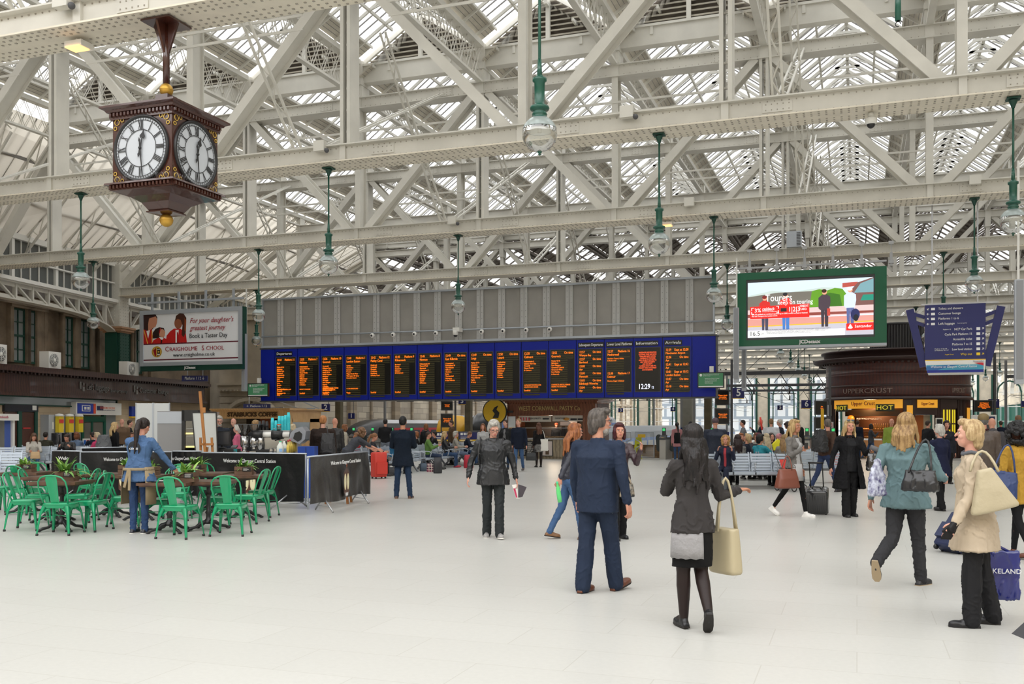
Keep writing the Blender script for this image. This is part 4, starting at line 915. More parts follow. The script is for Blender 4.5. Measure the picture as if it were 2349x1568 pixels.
for k in range(6): x = .5+k*1.05; b.b2((x-.05,.0,hh),(x+.05,.1,ZB-zb)); b.b2((x-.09,-.05,hh+.1),(x+.09,.1,hh+.22)); b.b2((x-.09,-.05,ZB-zb+.3),(x+.09,.1,ZB-zb+.42)); b.b2((x-.015,-.02,hh+.1),(x+.015,0.02,ZB-zb+.4))
b.b2((0,.05,hh+.18),(W_,.15,hh+.25)); b.build('hanger',STEEL,ad)
# direction sign
YS = 31.2; a,c = atY(2122,0,YS),atY(2261,0,YS); W_ = c.x-a.x
SB = mat('sign_navy',(.010,.014,.12),.4); sg = thing('direction_sign','hanging blue direction sign with white arrows and destinations','sign',(a.x,YS,0)); zt,zm,zb = 5.15,3.52,3.07
b = MB(); b.b2((0,0,zm),(W_,.3,zt)); b.b2((0,-.01,zm-.03),(W_,.3,zm),m=1); b.build('sign_face',[SB,mat('sign_yellow',(.8,.5,.02),.4)],sg)
b = MB(); b.add([(0,-.02,zm-.03),(W_,-.02,zm-.03),(W_-.02,-.05,zb+.14),(.04,-.05,zb+.14),(.1,.1,zb),(W_-.1,.1,zb),(0,.32,zm-.03),(W_,.32,zm-.03)],[(0,3,2,1),(3,4,5,2),(0,6,4,3),(1,2,5,7),(6,7,5,4)]); wp = b.build('welcome_panel',WHITE,sg)
P = Pic(0); P.rect(.03,zb+.14,W_-.06,zm-.16,(70,160,190)); P.poly([(.03,zb+.14),(.03,zm-.19),(W_*.55,zm-.16),(W_*.2,zb+.14)],(44,110,170)); P.rect(.05,zb+.06,W_-.06,zb+.14,(22,40,140)); P.poly([(W_-.32,zm-.11),(W_-.06,zm-.11),(W_-.06,zm-.2)],(200,30,50)); P.build('print',wp,(0,-.055,0))
text('lettering','Welcome to Glasgow Central Station',WL_,wp,(W_*.47,-.08,zb+.235),.1,shear=.2,width=W_*.76); text('lettering','NetworkRail',mat('navy_ink',(.02,.03,.1),.5),wp,(W_-.2,-.07,zm-.07),.055)
rows = [('Toilets and showers',0,.73),('Customer lounge',0,.66),('Platforms 1 to 6',0,.6),('Left luggage',0,.48),None,('NCP Car Park',1,.52),('Cycle Park Platform 15',1,.8),('Accessible toilet',1,.56),('Platforms 7 to 15',1,.58),('Low level station',1,.58),('Way out',2,.34)]
YEL = mat('yellow_letters',(.85,.6,.02),.5); z = zt-.12
for k,r in enumerate(rows):
 if r is None: z -= .03; continue
 m_ = YEL if r[1] == 2 else WL_; wd = W_*.56*r[2]
 if r[1] == 0:
  text('lettering',r[0],m_,sg,(W_*.22,-.012,z),.095,align='LEFT',width=wd); b = MB(); b.b2((W_*.10,-.01,z-.035),(W_*.165,0,z+.035))
 else:
  text('lettering',r[0],m_,sg,(W_*.78,-.012,z),.095,align='RIGHT',width=wd); b = MB(); b.b2((W_*.85,-.01,z-.04),(W_*.91,0,z+.04))
 b.build('pictogram',m_,sg)
 ax = W_*(.05 if r[1] == 0 else .955); b = MB()
 ang = [rad(225),pi,rad(135),pi][k] if r[1] == 0 else rad(45); d = Vector((cos(ang),0,sin(ang))); cc = Vector((ax,-.012,z)); n_ = Vector((-d.z,0,d.x))
 b.bar(cc-d*.035,cc+d*.03,.012,.004,up=(0,1,0)); 
 for s in (-1,1): b.bar(cc+d*.035,cc+d*.0+n_*s*.03,.012,.004,up=(0,1,0))
 b.build('arrow',m_,sg); z -= .148
for s_,k,x in (('Lost property',3,.54),('Platform 15',5,.30),('Platform 15 for lift\nto Platforms 16 & 17',9,.16),('Argyle Street',10,.33)):
 text('lettering',s_,YEL if k == 10 else WL_,sg,(W_*x,-.012,zt-.12-.148*(k-(1 if k > 4 else 0))-(.03 if k > 4 else 0)),.045,align='LEFT')
for s,xx in ((-1,0),(1,W_)):
 b = MB()
 b.bar((xx+s*.42,.1,zt-.1),(xx+s*.03,.1,zb+.25),.07,.22); b.bar((xx+s*.30,.3,zt-.25),(xx+s*.05,.25,zb+.4),.05,.1)
 b.bar((xx+s*.42,.1,zt-.2),(xx,.1,zt-.35),.05,.1); b.bar((xx+s*.35,.1,zt-.45),(xx,.1,zt-.6),.05,.1); b.build('side_fin',SB,sg)
b = MB(); [b.b2((x-.02,.1,zt),(x+.02,.14,ZB)) for x in (.2,W_-.2)]; b.b2((-.1,.05,zt),(W_+.35,.2,zt+.05)); b.build('hanger',STEEL,sg)
# small green information screens
GS = mat('lit_46_92_62',srgb(46,92,62),.45,emit=.35)
for (x0,x1,y0,y1,Y,lab) in ((568,615,879,909,39.6,'small green information screen at the left end of the departure board'),(1600,1661,854,889,39.5,'small green information screen at the right end of the departure board')):
 p,q = atY(x0,y0,Y),atY(x1,y1,Y); t = thing('information_screen',lab,'screen',(p.x,Y,q.z)); ww,h = q.x-p.x,p.z-q.z
 b = MB(); b.b2((0,0,0),(ww,.12,h)); b.b2((ww*.45,.02,h),(ww*.6,.12,h+.25),m=1); b.build('casing',[BLACK,WHITE],t); b = MB(); b.b2((.04,-.01,.07),(ww-.04,.01,h-.04)); b.build('display',GS,t)
 b = MB(); b.b2((.04,-.012,.04),(ww-.04,0,.08)); b.ell((ww*.13,-.01,h*.82),(ww*.05,.01,ww*.05)); b.build('light_strip',WL_,t)
 text('lettering','Expected service between Central and\nGlasgow from March to October and\nall day on Sunday',WL_,t,(ww*.22,-.02,h*.83),.04,align='LEFT',width=ww*.6); text('lettering','Replacement buses will operate for all passengers\nwho travel between these stations today\nPlease allow extra time for your journey\nand check before you travel\nThank you for your patience',WL_,t,(ww*.28,-.02,h*.45),.05,align='LEFT',width=ww*.55)
# pasty kiosk
PW1 = mat('pasty_wood',(.25,.085,.040),.4,kind='wood',col2=(.18,.055,.025),coat=.2); PW2 = mat('pasty_wood_end',(.13,.065,.05),.5,kind='wood',col2=(.09,.045,.035))
pk = thing('pasty_kiosk','reddish brown timber pasty kiosk with gold lettering','kiosk',(-15.6,42.9,0)); W_ = 4.3; D_ = 2.5; FZ = 2.05
b = MB(); b.b2((0,0,FZ),(W_,D_,2.66)); b.b2((0,0,.95),(.55,.3,FZ)); b.b2((W_-.6,0,.0),(W_,.3,FZ)); b.b2((0,D_-.1,0),(W_,D_,FZ)); b.b2((0,.3,0),(.1,D_,FZ))
for k in range(4): b.b2((.05+k*.13,-.02,1.0),(.12+k*.13,0,FZ-.1)); b.b2((W_-.55+k*.13,-.02,.1),(W_-.48+k*.13,0,FZ-.1))
b.build('timber_frame',PW1,pk)
b = MB(); b.b2((W_-.1,.3,0),(W_+.02,D_,2.66)); b.build('end_wall',PW2,pk)
b = MB(); sq_ = lambda z0,z1,e_: b.b2((-e_,-e_,z0),(W_+e_,D_+e_,z1)); sq_(2.62,2.68,.1); sq_(2.68,2.74,.18); sq_(2.74,2.79,.26); sq_(2.02,2.07,.04)
for k in range(34): b.b2((k*.13,-.09,2.56),(k*.13+.07,0,2.62))
for k in range(18): b.b2((W_,k*.13,2.56),(W_+.09,k*.13+.07,2.62))
b.build('cornice',PW1,pk)
GL = mat('gold_lettering',(.62,.46,.18),.4); o = text('lettering','WEST CORNWALL PASTY Co.',GL,pk,(W_*.49,-.03,2.34),.30,width=3.05,ext=.015)
b = MB(); b.b2((.55,.25,1.0),(W_-.6,.3,FZ)); 
b = MB(); b.b2((.1,D_-.2,0),(W_-.1,D_-.1,FZ)); b.b2((.2,1.6,.9),(2.2,2.2,1.5)); b.b2((2.6,1.8,.2),(3.4,2.2,1.9)); b.build('dark_interior',mat('kiosk_interior',(.05,.035,.025),.6),pk)
b = MB(); b.b2((.55,.06,1.72),(2.15,.1,2.0)); b.b2((2.22,.06,1.74),(3.85,.1,2.02)); b.build('menu_banner',mat('menu_cream',(.62,.58,.52),.5),pk)
text('lettering','FRESH & FRUITY',BK,pk,(1.35,.04,1.87),.12,width=.6); text('lettering','OUR PASTY DEAL',BK,pk,(2.6,.04,1.88),.1,width=.5)
b = MB(); [b.b2((.62+k*.14,.04,1.78),(.70+k*.14,.06,1.93)) for k in range(4)]; b.b2((1.75,.04,1.83),(2.05,.06,1.9),m=1); b.b2((3.1,.04,1.80),(3.4,.06,1.88),m=1); b.b2((3.45,.04,1.80),(3.75,.06,1.88),m=1); b.ell((2.9,.05,1.85),(.16,.01,.07),m=2); b.build('printed_pictures',[mat('drink_red',(.5,.08,.1),.5),BK,mat('pasty_gold',(.6,.28,.06),.5)],pk)
GW = mat('gold_sign',(.7,.45,.05),.45); text('lettering','W',GW,pk,(.45,.02,1.86),.3); text('lettering','o',GW,pk,(3.95,.02,1.86),.26)
CT = mat('counter_clad',(.48,.40,.28),.7,kind='wood',col2=(.30,.25,.18)); b = MB(); b.b2((.35,-.1,.08),(3.1,.35,.9)); b.b2((.35,-.04,0),(3.1,.3,.08)); 
for k in range(26): b.b2((.36+k*.104,-.115,.1),(.44+k*.104,-.1,.88))
b.build('counter_front',CT,pk); b = MB(); b.b2((.3,-.18,.9),(3.2,.45,.97)); b.b2((3.1,-.1,0),(3.6,.4,.95)); b.b2((.55,.2,1.42),(3.3,.5,1.45)); b.build('steel_counter',STEEL,pk)
b = MB(); b.add([(1.4,-.02,.98),(3.2,-.02,.98),(3.2,.2,1.42),(1.4,.2,1.42)],[(0,1,2,3)]); b.build('display_glass',CLEAR,pk)
for k in range(12):
 if k == 0:
  b = MB(); b.loft([((-.11,0,.0),.0,.0),((0,0,.0),.055,.05)],n=8); b = MB(); b.ell((0,0,.03),(.11,.06,.04),12,8); PM = b.mesh('pasty',mat('pasty_crust',(.58,.30,.10),.6,var=.3,vscale=30))
 o = bpy.data.objects.new('pasty',PM); C.objects.link(o); o.location = (-15.6+1.5+k*.14,42.9+.12,.985); tag(o,'golden pasty in the glass counter of the pasty kiosk','pasty','pasties in the kiosk counter')
b = MB(); b.b2((.62,-.14,.12),(1.45,-.12,.82)); b.build('menu_board',BLACK,pk); b = MB()
for k in range(13): b.b2((.68,-.15,.74-k*.045),(.68+.28*(.6+.4*random.random()),-.14,.755-k*.045)); b.b2((1.06,-.15,.74-k*.045),(1.06+.28*(.6+.4*random.random()),-.14,.755-k*.045))
b.build('chalk_lines',WHITE,pk)
b = MB(); b.b2((1.75,-.14,.12),(2.3,-.12,.85)); b.b2((1.78,-.15,.15),(2.27,-.14,.82),m=1); b.b2((1.95,-.16,.2),(2.12,-.15,.4),m=2); b.build('poster_frame',[BLACK,mat('poster_pink',(.75,.66,.64),.5),mat('cup_brown',(.12,.07,.04),.5)],pk)
b = MB(); b.b2((.06,-.03,1.15),(.42,-.01,1.98)); b.b2((.1,-.04,1.25),(.38,-.03,1.45),m=1); b.build('side_poster',[mat('poster_white',(.75,.78,.8),.5),mat('pasty_gold',(.6,.28,.06),.5)],pk)
b = MB(); b.b2((2.5,.4,1.55),(3.0,.42,1.72)); b.b2((2.55,1.7,1.45),(2.95,1.78,1.85)); b.build('noticeboard',mat('poster_pink',(.75,.66,.64),.5),pk)
b = MB(); [b.ell((.9+k*.62,.15,FZ-.01),(.05,.05,.02)) for k in range(5)]; b.build('downlight',mat('warm_lamp',(1,.8,.5),.5,emit=3),pk)
b = MB()
for k in range(5): b.b2((.3+k*.9,-.1,2.8),(.7+k*.9,0,2.84)); b.bar((.3+k*.9,-.1,2.84),(.2+k*.9,-.15,2.9),.03)
b.build('roof_light',WHITE,pk)
t = thing('round_sign','round yellow and black sign on the left corner of the pasty kiosk','sign',(-16.15,42.7,2.12)); M90 = Matrix.Rotation(pi/2,3,'X')
b = MB(); b.lathe([(0,.04),(.62,.04),(.62,-.04),(0,-.04)],n=32,M=M90); b.build('disc',BLACK,t); b = MB(); b.lathe([(0,.05),(.57,.05)],n=32,M=M90); b.build('yellow_face',mat('round_sign_yellow',(.75,.47,.02),.45),t)
b = MB(); b.prism([(-.1,-.06,-.3),(.2,-.06,-.3),(.25,-.06,-.05),(.1,-.06,.1),(.2,-.06,.3),(0,-.06,.2),(-.1,-.06,.05),(.02,-.06,-.1)],(0,-.01,0)); b.build('emblem',BLACK,t); t.location.z = 2.2; b = MB(); b.b2((.3,.03,-.05),(.9,.06,.05)); b.build('bracket',BLACK,t)
# coffee kiosk (timber)
OAK = mat('light_oak',(.70,.43,.19),.45,kind='wood',col2=(.62,.36,.15)); sk = thing('coffee_kiosk','light oak coffee kiosk under the left end of the departure board','kiosk',(-31.6,42,0)); W_,D_ = 4.6,3.1
b = MB(); b.b2((0,0,1.9),(W_,D_,2.3)); b.b2((W_-.35,0,0),(W_,.35,1.9)); b.b2((W_-.15,.3,0),(W_,D_,.75)); b.b2((W_-.12,D_-1.1,.7),(W_,D_,1.9)); b.b2((0,0,0),(.2,.3,1.9)); b.b2((0,D_-.1,0),(W_,D_,1.9)); b.b2((0,0,0),(W_,.12,.9)); b.b2((W_-.1,.3,1.72),(W_,D_,1.9)); b.build('timber_frame',OAK,sk)
b = MB(); b.loft([((W_/2,D_/2,2.3),1.02*W_/2*1.414,1.02*D_/2*1.414),((W_/2,D_/2,2.42),1.06*W_/2*1.414,1.07*D_/2*1.414)],n=4); b = MB(); b.b2((-.05,-.05,2.28),(W_+.05,D_+.05,2.34)); b.b2((-.12,-.12,2.34),(W_+.12,D_+.12,2.42)); b.build('cornice',OAK,sk)
b = MB(); b.b2((W_-.06,.35,.75),(W_-.02,D_-1.1,1.75)); b.build('side_window',mat('window_glass_dark',(.22,.25,.26),.12),sk)
b = MB(); b.b2((.1,D_-.3,.1),(W_-.1,D_-.1,1.9)); b.b2((.3,1.4,.9),(1.6,2.4,1.6)); b.build('dark_interior',mat('kiosk_interior',(.05,.035,.025),.6),sk)  # near-black back wall and block carry the kiosk's inner shade in their colour
text('lettering','STARBUCKS COFFEE',mat('brown_letters',(.09,.04,.008),.6),sk,(W_*.53,-.04,2.1),.3,width=3.0,ext=.02,bold=.012)
b = MB(); b.b2((.1,-.02,2.0),(.42,0,2.24)); b.build('notice',mat('poster_pink',(.75,.66,.64),.5),sk)
b = MB()
for k in range(3):
 for j in range(7): b.tube([(.5+j*.12,D_-.5,.95+k*.32),(.5+j*.12,D_-.5,1.15+k*.32)],.035,6,m=(j+k) % 3)
b.b2((.4,D_-.6,.92),(1.5,D_-.35,.95),m=3); b.b2((.4,D_-.6,1.24),(1.5,D_-.35,1.27),m=3); b.build('shelf_display',[mat('bottle_amber',(.35,.2,.03),.3),WHITE,mat('bottle_dark',(.04,.05,.03),.3),WHITE],sk)
b = MB(); b.b2((2.2,1.0,1.4),(2.9,1.4,1.9)); b.build('brown_panel',mat('rust_panel',(.25,.07,.02),.6),sk)
b = MB(); b.bar((3.2,.2,2.45),(5.0,1.8,2.42),.05); b.bar((3.3,.2,2.95),(4.2,1.2,2.95),.05); b.bar((3.3,.2,2.95),(4.2,1.5,2.43),.05); b.bar((4.2,1.2,2.95),(5.0,2.2,2.43),.05); b.bar((3.0,.6,2.45),(3.9,.6,2.48),.05); b.build('roof_bracket',LGREY,sk)
# round kiosk
MH = mat('mahogany',(.105,.028,.020),.38,kind='wood',col2=(.065,.024,.022),coat=.25,var=.4); MHD = mat('mahogany_dark',(.040,.020,.018),.4)
rk = thing('round_kiosk','large round mahogany baguette kiosk with dark roof ring','kiosk',(1.88,52.2,0)); RK = 3.4
base = atan2(-52.2,-1.88)            # direction from the kiosk towards the camera
A = lambda phi: base+rad(phi)         # phi positive to the right in the picture
def arc(b,prof,p0,p1,n=24,m=0): b.lathe(prof,n=n,a0=A(p0),a1=A(p1),m=m)
b = MB(); b.lathe([(3.38,3.45),(3.38,3.95),(3.42,3.97),(3.42,4.02),(3.38,4.04),(3.38,4.5),(3.5,4.52),(3.62,4.6)],n=64); b.lathe([(3.36,2.95),(3.40,2.97),(3.40,3.45)],n=64); b.build('timber_drum',MH,rk)
b = MB(); b.lathe([(3.3,2.78),(3.52,2.80),(3.5,2.88),(3.42,2.95)],n=64); b.lathe([(3.45,3.42),(3.47,3.46),(3.45,3.5),(3.38,3.52)],n=64); b.lathe([(3.6,4.58),(3.95,4.66),(4.0,4.74),(4.02,4.8),(0,4.84)],n=64); b.lathe([(3.45,4.8),(3.5,5.1),(3.62,5.12),(3.62,5.2),(3.0,5.2),(3.0,4.8)],n=48,m=0)
for k in range(90): a = k*2*pi/90; b.box((3.68*cos(a),3.68*sin(a),4.55),(.1,.1,.08),rz=a)
b.build('roof_ring',MHD,rk)
b = MB(); b.lathe([(1.25,4.8),(1.25,6.5),(1.3,6.52),(1.3,6.62),(0,6.65)],n=24)
for k in range(60): a = k*2*pi/60; b.box((1.26*cos(a),1.26*sin(a),5.7),(.03,.06,1.6),rz=a)
b.build('roof_vent',DGREY,rk)
b = MB()
for p0,p1,z0,z1 in ((-95,-57,0,2.8),(5,14,0,2.8),(31,36.5,0,2.8),(53,100,0,2.8),(36.5,53,0,1.0),(36.5,53,2.35,2.8),(14,31,2.05,2.8)): arc(b,[(3.34,z0),(3.34,z1)],p0,p1,10); arc(b,[(3.2,z0),(3.2,z1)],p0,p1,10)
for k in range(30):
 a = A(6+k*.28) if k < 28 else 0
for p in [x*2.2-95 for x in range(18)]+[54+x*2.2 for x in range(20)]+[6,8,10,12,33,35]: a = A(p); b.box((3.35*cos(a),3.35*sin(a),1.4),(.03,.05,2.75),rz=a)
b.build('wall_panel',MHD,rk)
YK = mat('kiosk_yellow',(.80,.36,.03),.4,emit=.25)
def arcsign(name,p0,p1,z0,z1,m,r=3.4,par=None): b = MB(); arc(b,[(r,z0),(r,z1)],p0,p1,12); arc(b,[(r-.05,z1),(r,z1)],p0,p1,12); return b.build(name,m,par or rk)
def arctext(s,p0,p1,z,h,m,r=3.42,bold=0):
 dg = None; xs = []; n = len(s); o = text('lettering',s,m,rk,(0,0,0),h,ext=.01,bold=bold); me = o.data
 x0 = min(v.co.x for v in me.vertices); x1 = max(v.co.x for v in me.vertices)
 for v in me.vertices:
  f = (v.co.x-x0)/(x1-x0); a = A(p0+(p1-p0)*f); zz = v.co.y+z; rr = r+v.co.z; v.co = (rr*cos(a),rr*sin(a),zz)
 o.rotation_euler = (0,0,0); return o
arcsign('yellow_sign',-57,4.5,2.36,2.78,YK,3.43); arctext('UPPERCRUST',-45,-3,3.2,.32,mat('kiosk_letters',(.30,.22,.19),.4,.3),3.43); arctext('UPPERCRUST',45,62,3.2,.32,mat('kiosk_letters',(.30,.22,.19),.4,.3),3.43)
MR = mat('maroon_letters',(.22,.02,.02),.5); arctext('Upper Crust',-36,-16,2.6,.26,MR,3.46)
b = MB(); arc(b,[(3.47,2.22),(3.47,2.56)],-53,-39.5,8); arc(b,[(3.47,2.22),(3.47,2.56)],-15.5,-1.5,8); b.build('hot_sign_ground',mat('hot_ground',(.03,.035,.02),.5),rk)
HT = mat('hot_yellow',(.75,.62,.05),.5,emit=.2); arctext('HOT',-52,-40.5,2.39,.3,HT,3.49); arctext('HOT',-14.5,-2.5,2.39,.3,HT,3.49)
arcsign('yellow_door_sign',15,31,2.38,2.76,YK,3.46); arctext('Upper Crust',18,28,2.57,.2,MR,3.48); arcsign('yellow_menu',7.5,12,1.6,2.5,YK,3.4); arcsign('yellow_menu',66,74,1.7,2.4,YK,3.42)
b = MB(); arc(b,[(2.9,2.0),(2.9,2.32)],-55,3,10,0); arc(b,[(2.88,2.06),(2.88,2.26)],-48,-38,4,1); arc(b,[(2.88,2.06),(2.88,2.26)],-30,-16,4,2); arc(b,[(2.88,2.06),(2.88,2.26)],-12,-2,4,1); b.build('menu_header',[mat('menu_dark',(.04,.03,.02),.5),mat('menu_red',(.25,.05,.03),.5),mat('menu_cream2',(.5,.4,.3),.5)],rk)
arctext('MIGHTY MIGHTY BAGUETTE',-38,-13,1.86,.13,WHITE,2.95)
b = MB(); arc(b,[(2.2,.9),(2.2,2.8)],-75,20,12,0); arc(b,[(2.0,2.78),(3.3,2.78)],-70,60,12,0); arc(b,[(2.1,.92),(3.2,.92)],-57,5,12,1); arc(b,[(2.5,1.25),(3.0,1.25)],-54,2,12,1); b.build('interior',[mat('kiosk_brown',(.10,.035,.012),.6),mat('shelf_steel',(.3,.25,.2),.4)],rk)
arcsign('counter_front',-30,14,0,.85,mat('counter_orange',(.62,.30,.12),.5),3.46); arcsign('red_counter',-57,-30,0,.85,mat('counter_red',(.6,.03,.03),.4),3.46); arcsign('wall_poster',55,60,1.1,2.0,WHITE,3.38)
b = MB(); a = A(-44); b.ell((3.0*cos(a),3.0*sin(a),1.88),.17,16,10); b.build('orange_balloon',mat('balloon_orange',(.8,.25,.02),.3,emit=.2),rk)
YW = mat('yellow_window',(.85,.68,.03),.4,emit=.25); b = MB()
arc(b,[(3.28,1.0),(3.28,2.35)],36.5,53,8,1)
for p0,p1 in ((38,39.5),(41.5,43),(44,45.5),(47.5,49),(50,51.5)): arc(b,[(3.3,1.05),(3.3,1.6)],p0,p1,2,0); arc(b,[(3.3,1.66),(3.3,2.3)],p0,p1,2,0)
b.build('window',[YW,mat('window_brown',(.08,.04,.03),.4)],rk)
b = MB(); arc(b,[(2.9,0),(2.9,2.05)],14,24,4,0); arc(b,[(2.85,0),(2.85,2.05)],24,31,4,1); b.build('doorway',[mat('door_orange',(.55,.14,.02),.5),mat('door_cream',(.65,.55,.38),.6)],rk)
b = MB(); a = A(33); b.box((3.4*cos(a),3.4*sin(a),1.4),(.03,.36,1.0),rz=a); b.box((3.415*cos(a),3.415*sin(a),1.4),(.03,.28,.9),rz=a,m=1); b.ell((3.44*cos(a),3.44*sin(a),1.4),(.03,.09,.2),m=2); b.build('framed_poster',[WHITE,BLACK,mat('poster_food',(.5,.25,.12),.5)],rk)
b = MB(); a = A(-66); b.box((3.42*cos(a),3.42*sin(a),2.3),(.08,.3,.55),rz=a); b.build('alarm_box',WHITE,rk); b = MB(); a = A(-63); b.box((3.38*cos(a),3.38*sin(a),1.5),(.03,.35,.45),rz=a); b.build('no_smoking_notice',WHITE,rk); b = MB(); b.tube([Vector((3.41*cos(a),3.41*sin(a),1.57))+Vector((-sin(a),cos(a),0))*.1*cos(k*pi/8)+Vector((0,0,.1*sin(k*pi/8))) for k in range(16)],.012,5,closed=True); b.build('red_ring',mat('sign_red',(.6,.03,.03),.5),rk)
b = MB()
for k in range(14): a = A(-55+k*4.2); b.ell((3.1*cos(a),3.1*sin(a),2.74),(.05,.05,.02),8,5)
b.build('downlight',mat('warm_lamp',(1,.8,.5),.5,emit=3),rk)
BRD_ = mat('bread_crust',(.55,.26,.07),.6,var=.4,vscale=25); b = MB(); b.ell((0,0,0),(.15,.045,.05),10,7); BM = b.mesh('baguette',BRD_); k = 0
for row,(z,r,n) in enumerate(((1.0,2.9,15),(1.17,2.8,15),(1.38,2.75,20))):
 for j in range(n):
  a = A(-28+j*31/n if row < 2 else -52+j*50/n); o = bpy.data.objects.new('baguette',BM); C.objects.link(o); o.location = (1.88+r*cos(a),52.2+r*sin(a),z); o.rotation_euler = (0,0,a+random.uniform(-.12,.12)); tag(o,'golden baguette in the lit counter of the round kiosk','baguette','baguettes in the round kiosk')
b = MB(); b.lathe([(0,0),(.04,0),(.04,.2),(.015,.27),(.015,.34),(0,.34)],n=10); BT = b.mesh('bottle',mat('bottle_amber2',(.30,.14,.03),.2))
for j in range(14): a = A(-56+j*2+(22 if j > 4 else 0)); o = bpy.data.objects.new('bottle',BT); C.objects.link(o); o.location = (1.88+2.8*cos(a),52.2+2.8*sin(a),1.3 if j > 4 else 1.0+.2*(j % 2)); tag(o,'amber bottle on the shelf inside the round kiosk','bottle','bottles in the round kiosk')
L = bpy.data.lights.new('kiosk_lamp','POINT'); L.energy = 90; L.color = (1,.72,.42); L.shadow_soft_size = .3; o = bpy.data.objects.new('kiosk_lamp',L); C.objects.link(o); a = A(-25); o.location = (2.9*cos(a),2.9*sin(a),2.6); o.parent = rk
for px_,(x_,y_) in (('pasty_lamp',(-13.6,43.9)),):
 L = bpy.data.lights.new(px_,'POINT'); L.energy = 30; L.color = (1,.8,.58); L.shadow_soft_size = .3; o = bpy.data.objects.new(px_,L); C.objects.link(o); par = pk if px_ == 'pasty_lamp' else sk; o.parent = par; o.location = (x_-par.location.x,y_-par.location.y,1.85)
# trains
def train(x0,x1,y0,L,zt,nose,mats_,lab,zb=-.9,raked=1.2):
 """body whose near end (nose) faces the hall; mats_ = body, roof, front, band, glass"""
 t = thing('train',lab,'train',((x0+x1)/2,y0,0)); w_ = (x1-x0)/2
 sec = lambda y,k,dz=0: [(-w_*k,y,zb),(-w_*k,y,zt-.75+dz),(-w_*k*.92,y,zt-.35+dz),(-w_*k*.6,y,zt-.05+dz),(0,y,zt+dz),(w_*k*.6,y,zt-.05+dz),(w_*k*.92,y,zt-.35+dz),(w_*k,y,zt-.75+dz),(w_*k,y,zb)]
 b = MB(); S = [sec(raked,1),sec(L,1)]; b.add(S[0]+S[1],[(i,i+1,i+10,i+9) for i in range(8)]+[tuple(range(17,8,-1))]); 
 for i in range(len(b.m)): b.m[i] = 1 if i in (1,2,3,4,5,6) and i not in (0,7) else 0
 b.m[8] = 0; b.build('body',[mats_[0],mats_[1]],t)
 b = MB(); S = [sec(0,.72,-.9),sec(raked*.3,.86,-.5),sec(raked*.7,.97,-.15),sec(raked,1)]
 vs = [v for s_ in S for v in s_]; b.add(vs,[(i+9*j,i+9*j+9,i+9*j+10,i+9*j+1) for j in range(3) for i in range(8)]+[tuple(range(9))],0,True); b.build('nose',mats_[2],t)
 b = MB(); b.add([(-w_*.66,-.02,zt-1.55),(w_*.66,-.02,zt-1.55),(w_*.8,raked*.55,zt-.72),(-w_*.8,raked*.55,zt-.72)],[(0,1,2,3)]); b.add([(-w_*.66,-.06,zt-1.5),(w_*.66,-.06,zt-1.5),(w_*.78,raked*.45,zt-.78),(-w_*.78,raked*.45,zt-.78)],[(0,1,2,3)]); b.build('windscreen',mats_[4],t)
 b = MB()
 for s in (-1,1):
  y = raked+.8
  while y < min(L-1,60): b.b2((s*w_-.01,y,zt-1.75),(s*w_+.02,y+1.5,zt-.95)); y += 2.0
 b.build('side_windows',mats_[4],t); b = MB(); [b.b2((s*w_-.015,raked,zt-2.1),(s*w_+.015,L,zt-1.85)) for s in (-1,1)]; b.build('stripe',mats_[3],t); return t
RED = mat('train_red',(.45,.02,.03),.3); BLKT = mat('train_black',(.02,.022,.025),.3); YT = mat('train_yellow',(.75,.40,.02),.35); SIL = mat('train_silver',(.45,.46,.48),.35,.3); WGT = mat('window_glass_dark',(.22,.25,.26),.12); BLT = mat('train_blue',(.22,.36,.72),.3); SCB = mat('train_saltire',(.03,.10,.35),.35); GRF = mat('train_roof_grey',(.30,.32,.34),.5)
train(-41.0,-38.2,71,90,2.05,1,(RED,BLKT,BLKT,YT,BLKT),'red and black intercity train with a dark nose at the far left platform',raked=4)
train(-32.7,-30.0,72,40,2.35,1,(SIL,GRF,YT,SCB,WGT),'grey and yellow train seen below the departure board')
train(-29.3,-26.7,71,40,2.55,1,(SCB,GRF,BLKT,SIL,BLKT),'dark fronted blue train left of the pasty kiosk')
train(-15.9,-12.9,50.5,60,1.52,1,(BLT,GRF,BLT,WHITE,WHITE),'blue and white train behind the ticket gates')
train(12.0,14.9,74,60,1.3,1,(mat('train_cream',(.55,.47,.38),.4),GRF,mat('train_cream',(.55,.47,.38),.4),RED,WGT),'cream and orange train at the platforms on the right')
for x in (-36.4,-22,-9.4,9):
 b = MB(); b.b2((x,58,0),(x+.3,110,.04)); tag(b.build('trim_5',mat('platform_edge_white',(.75,.75,.7),.6)),kind='structure')
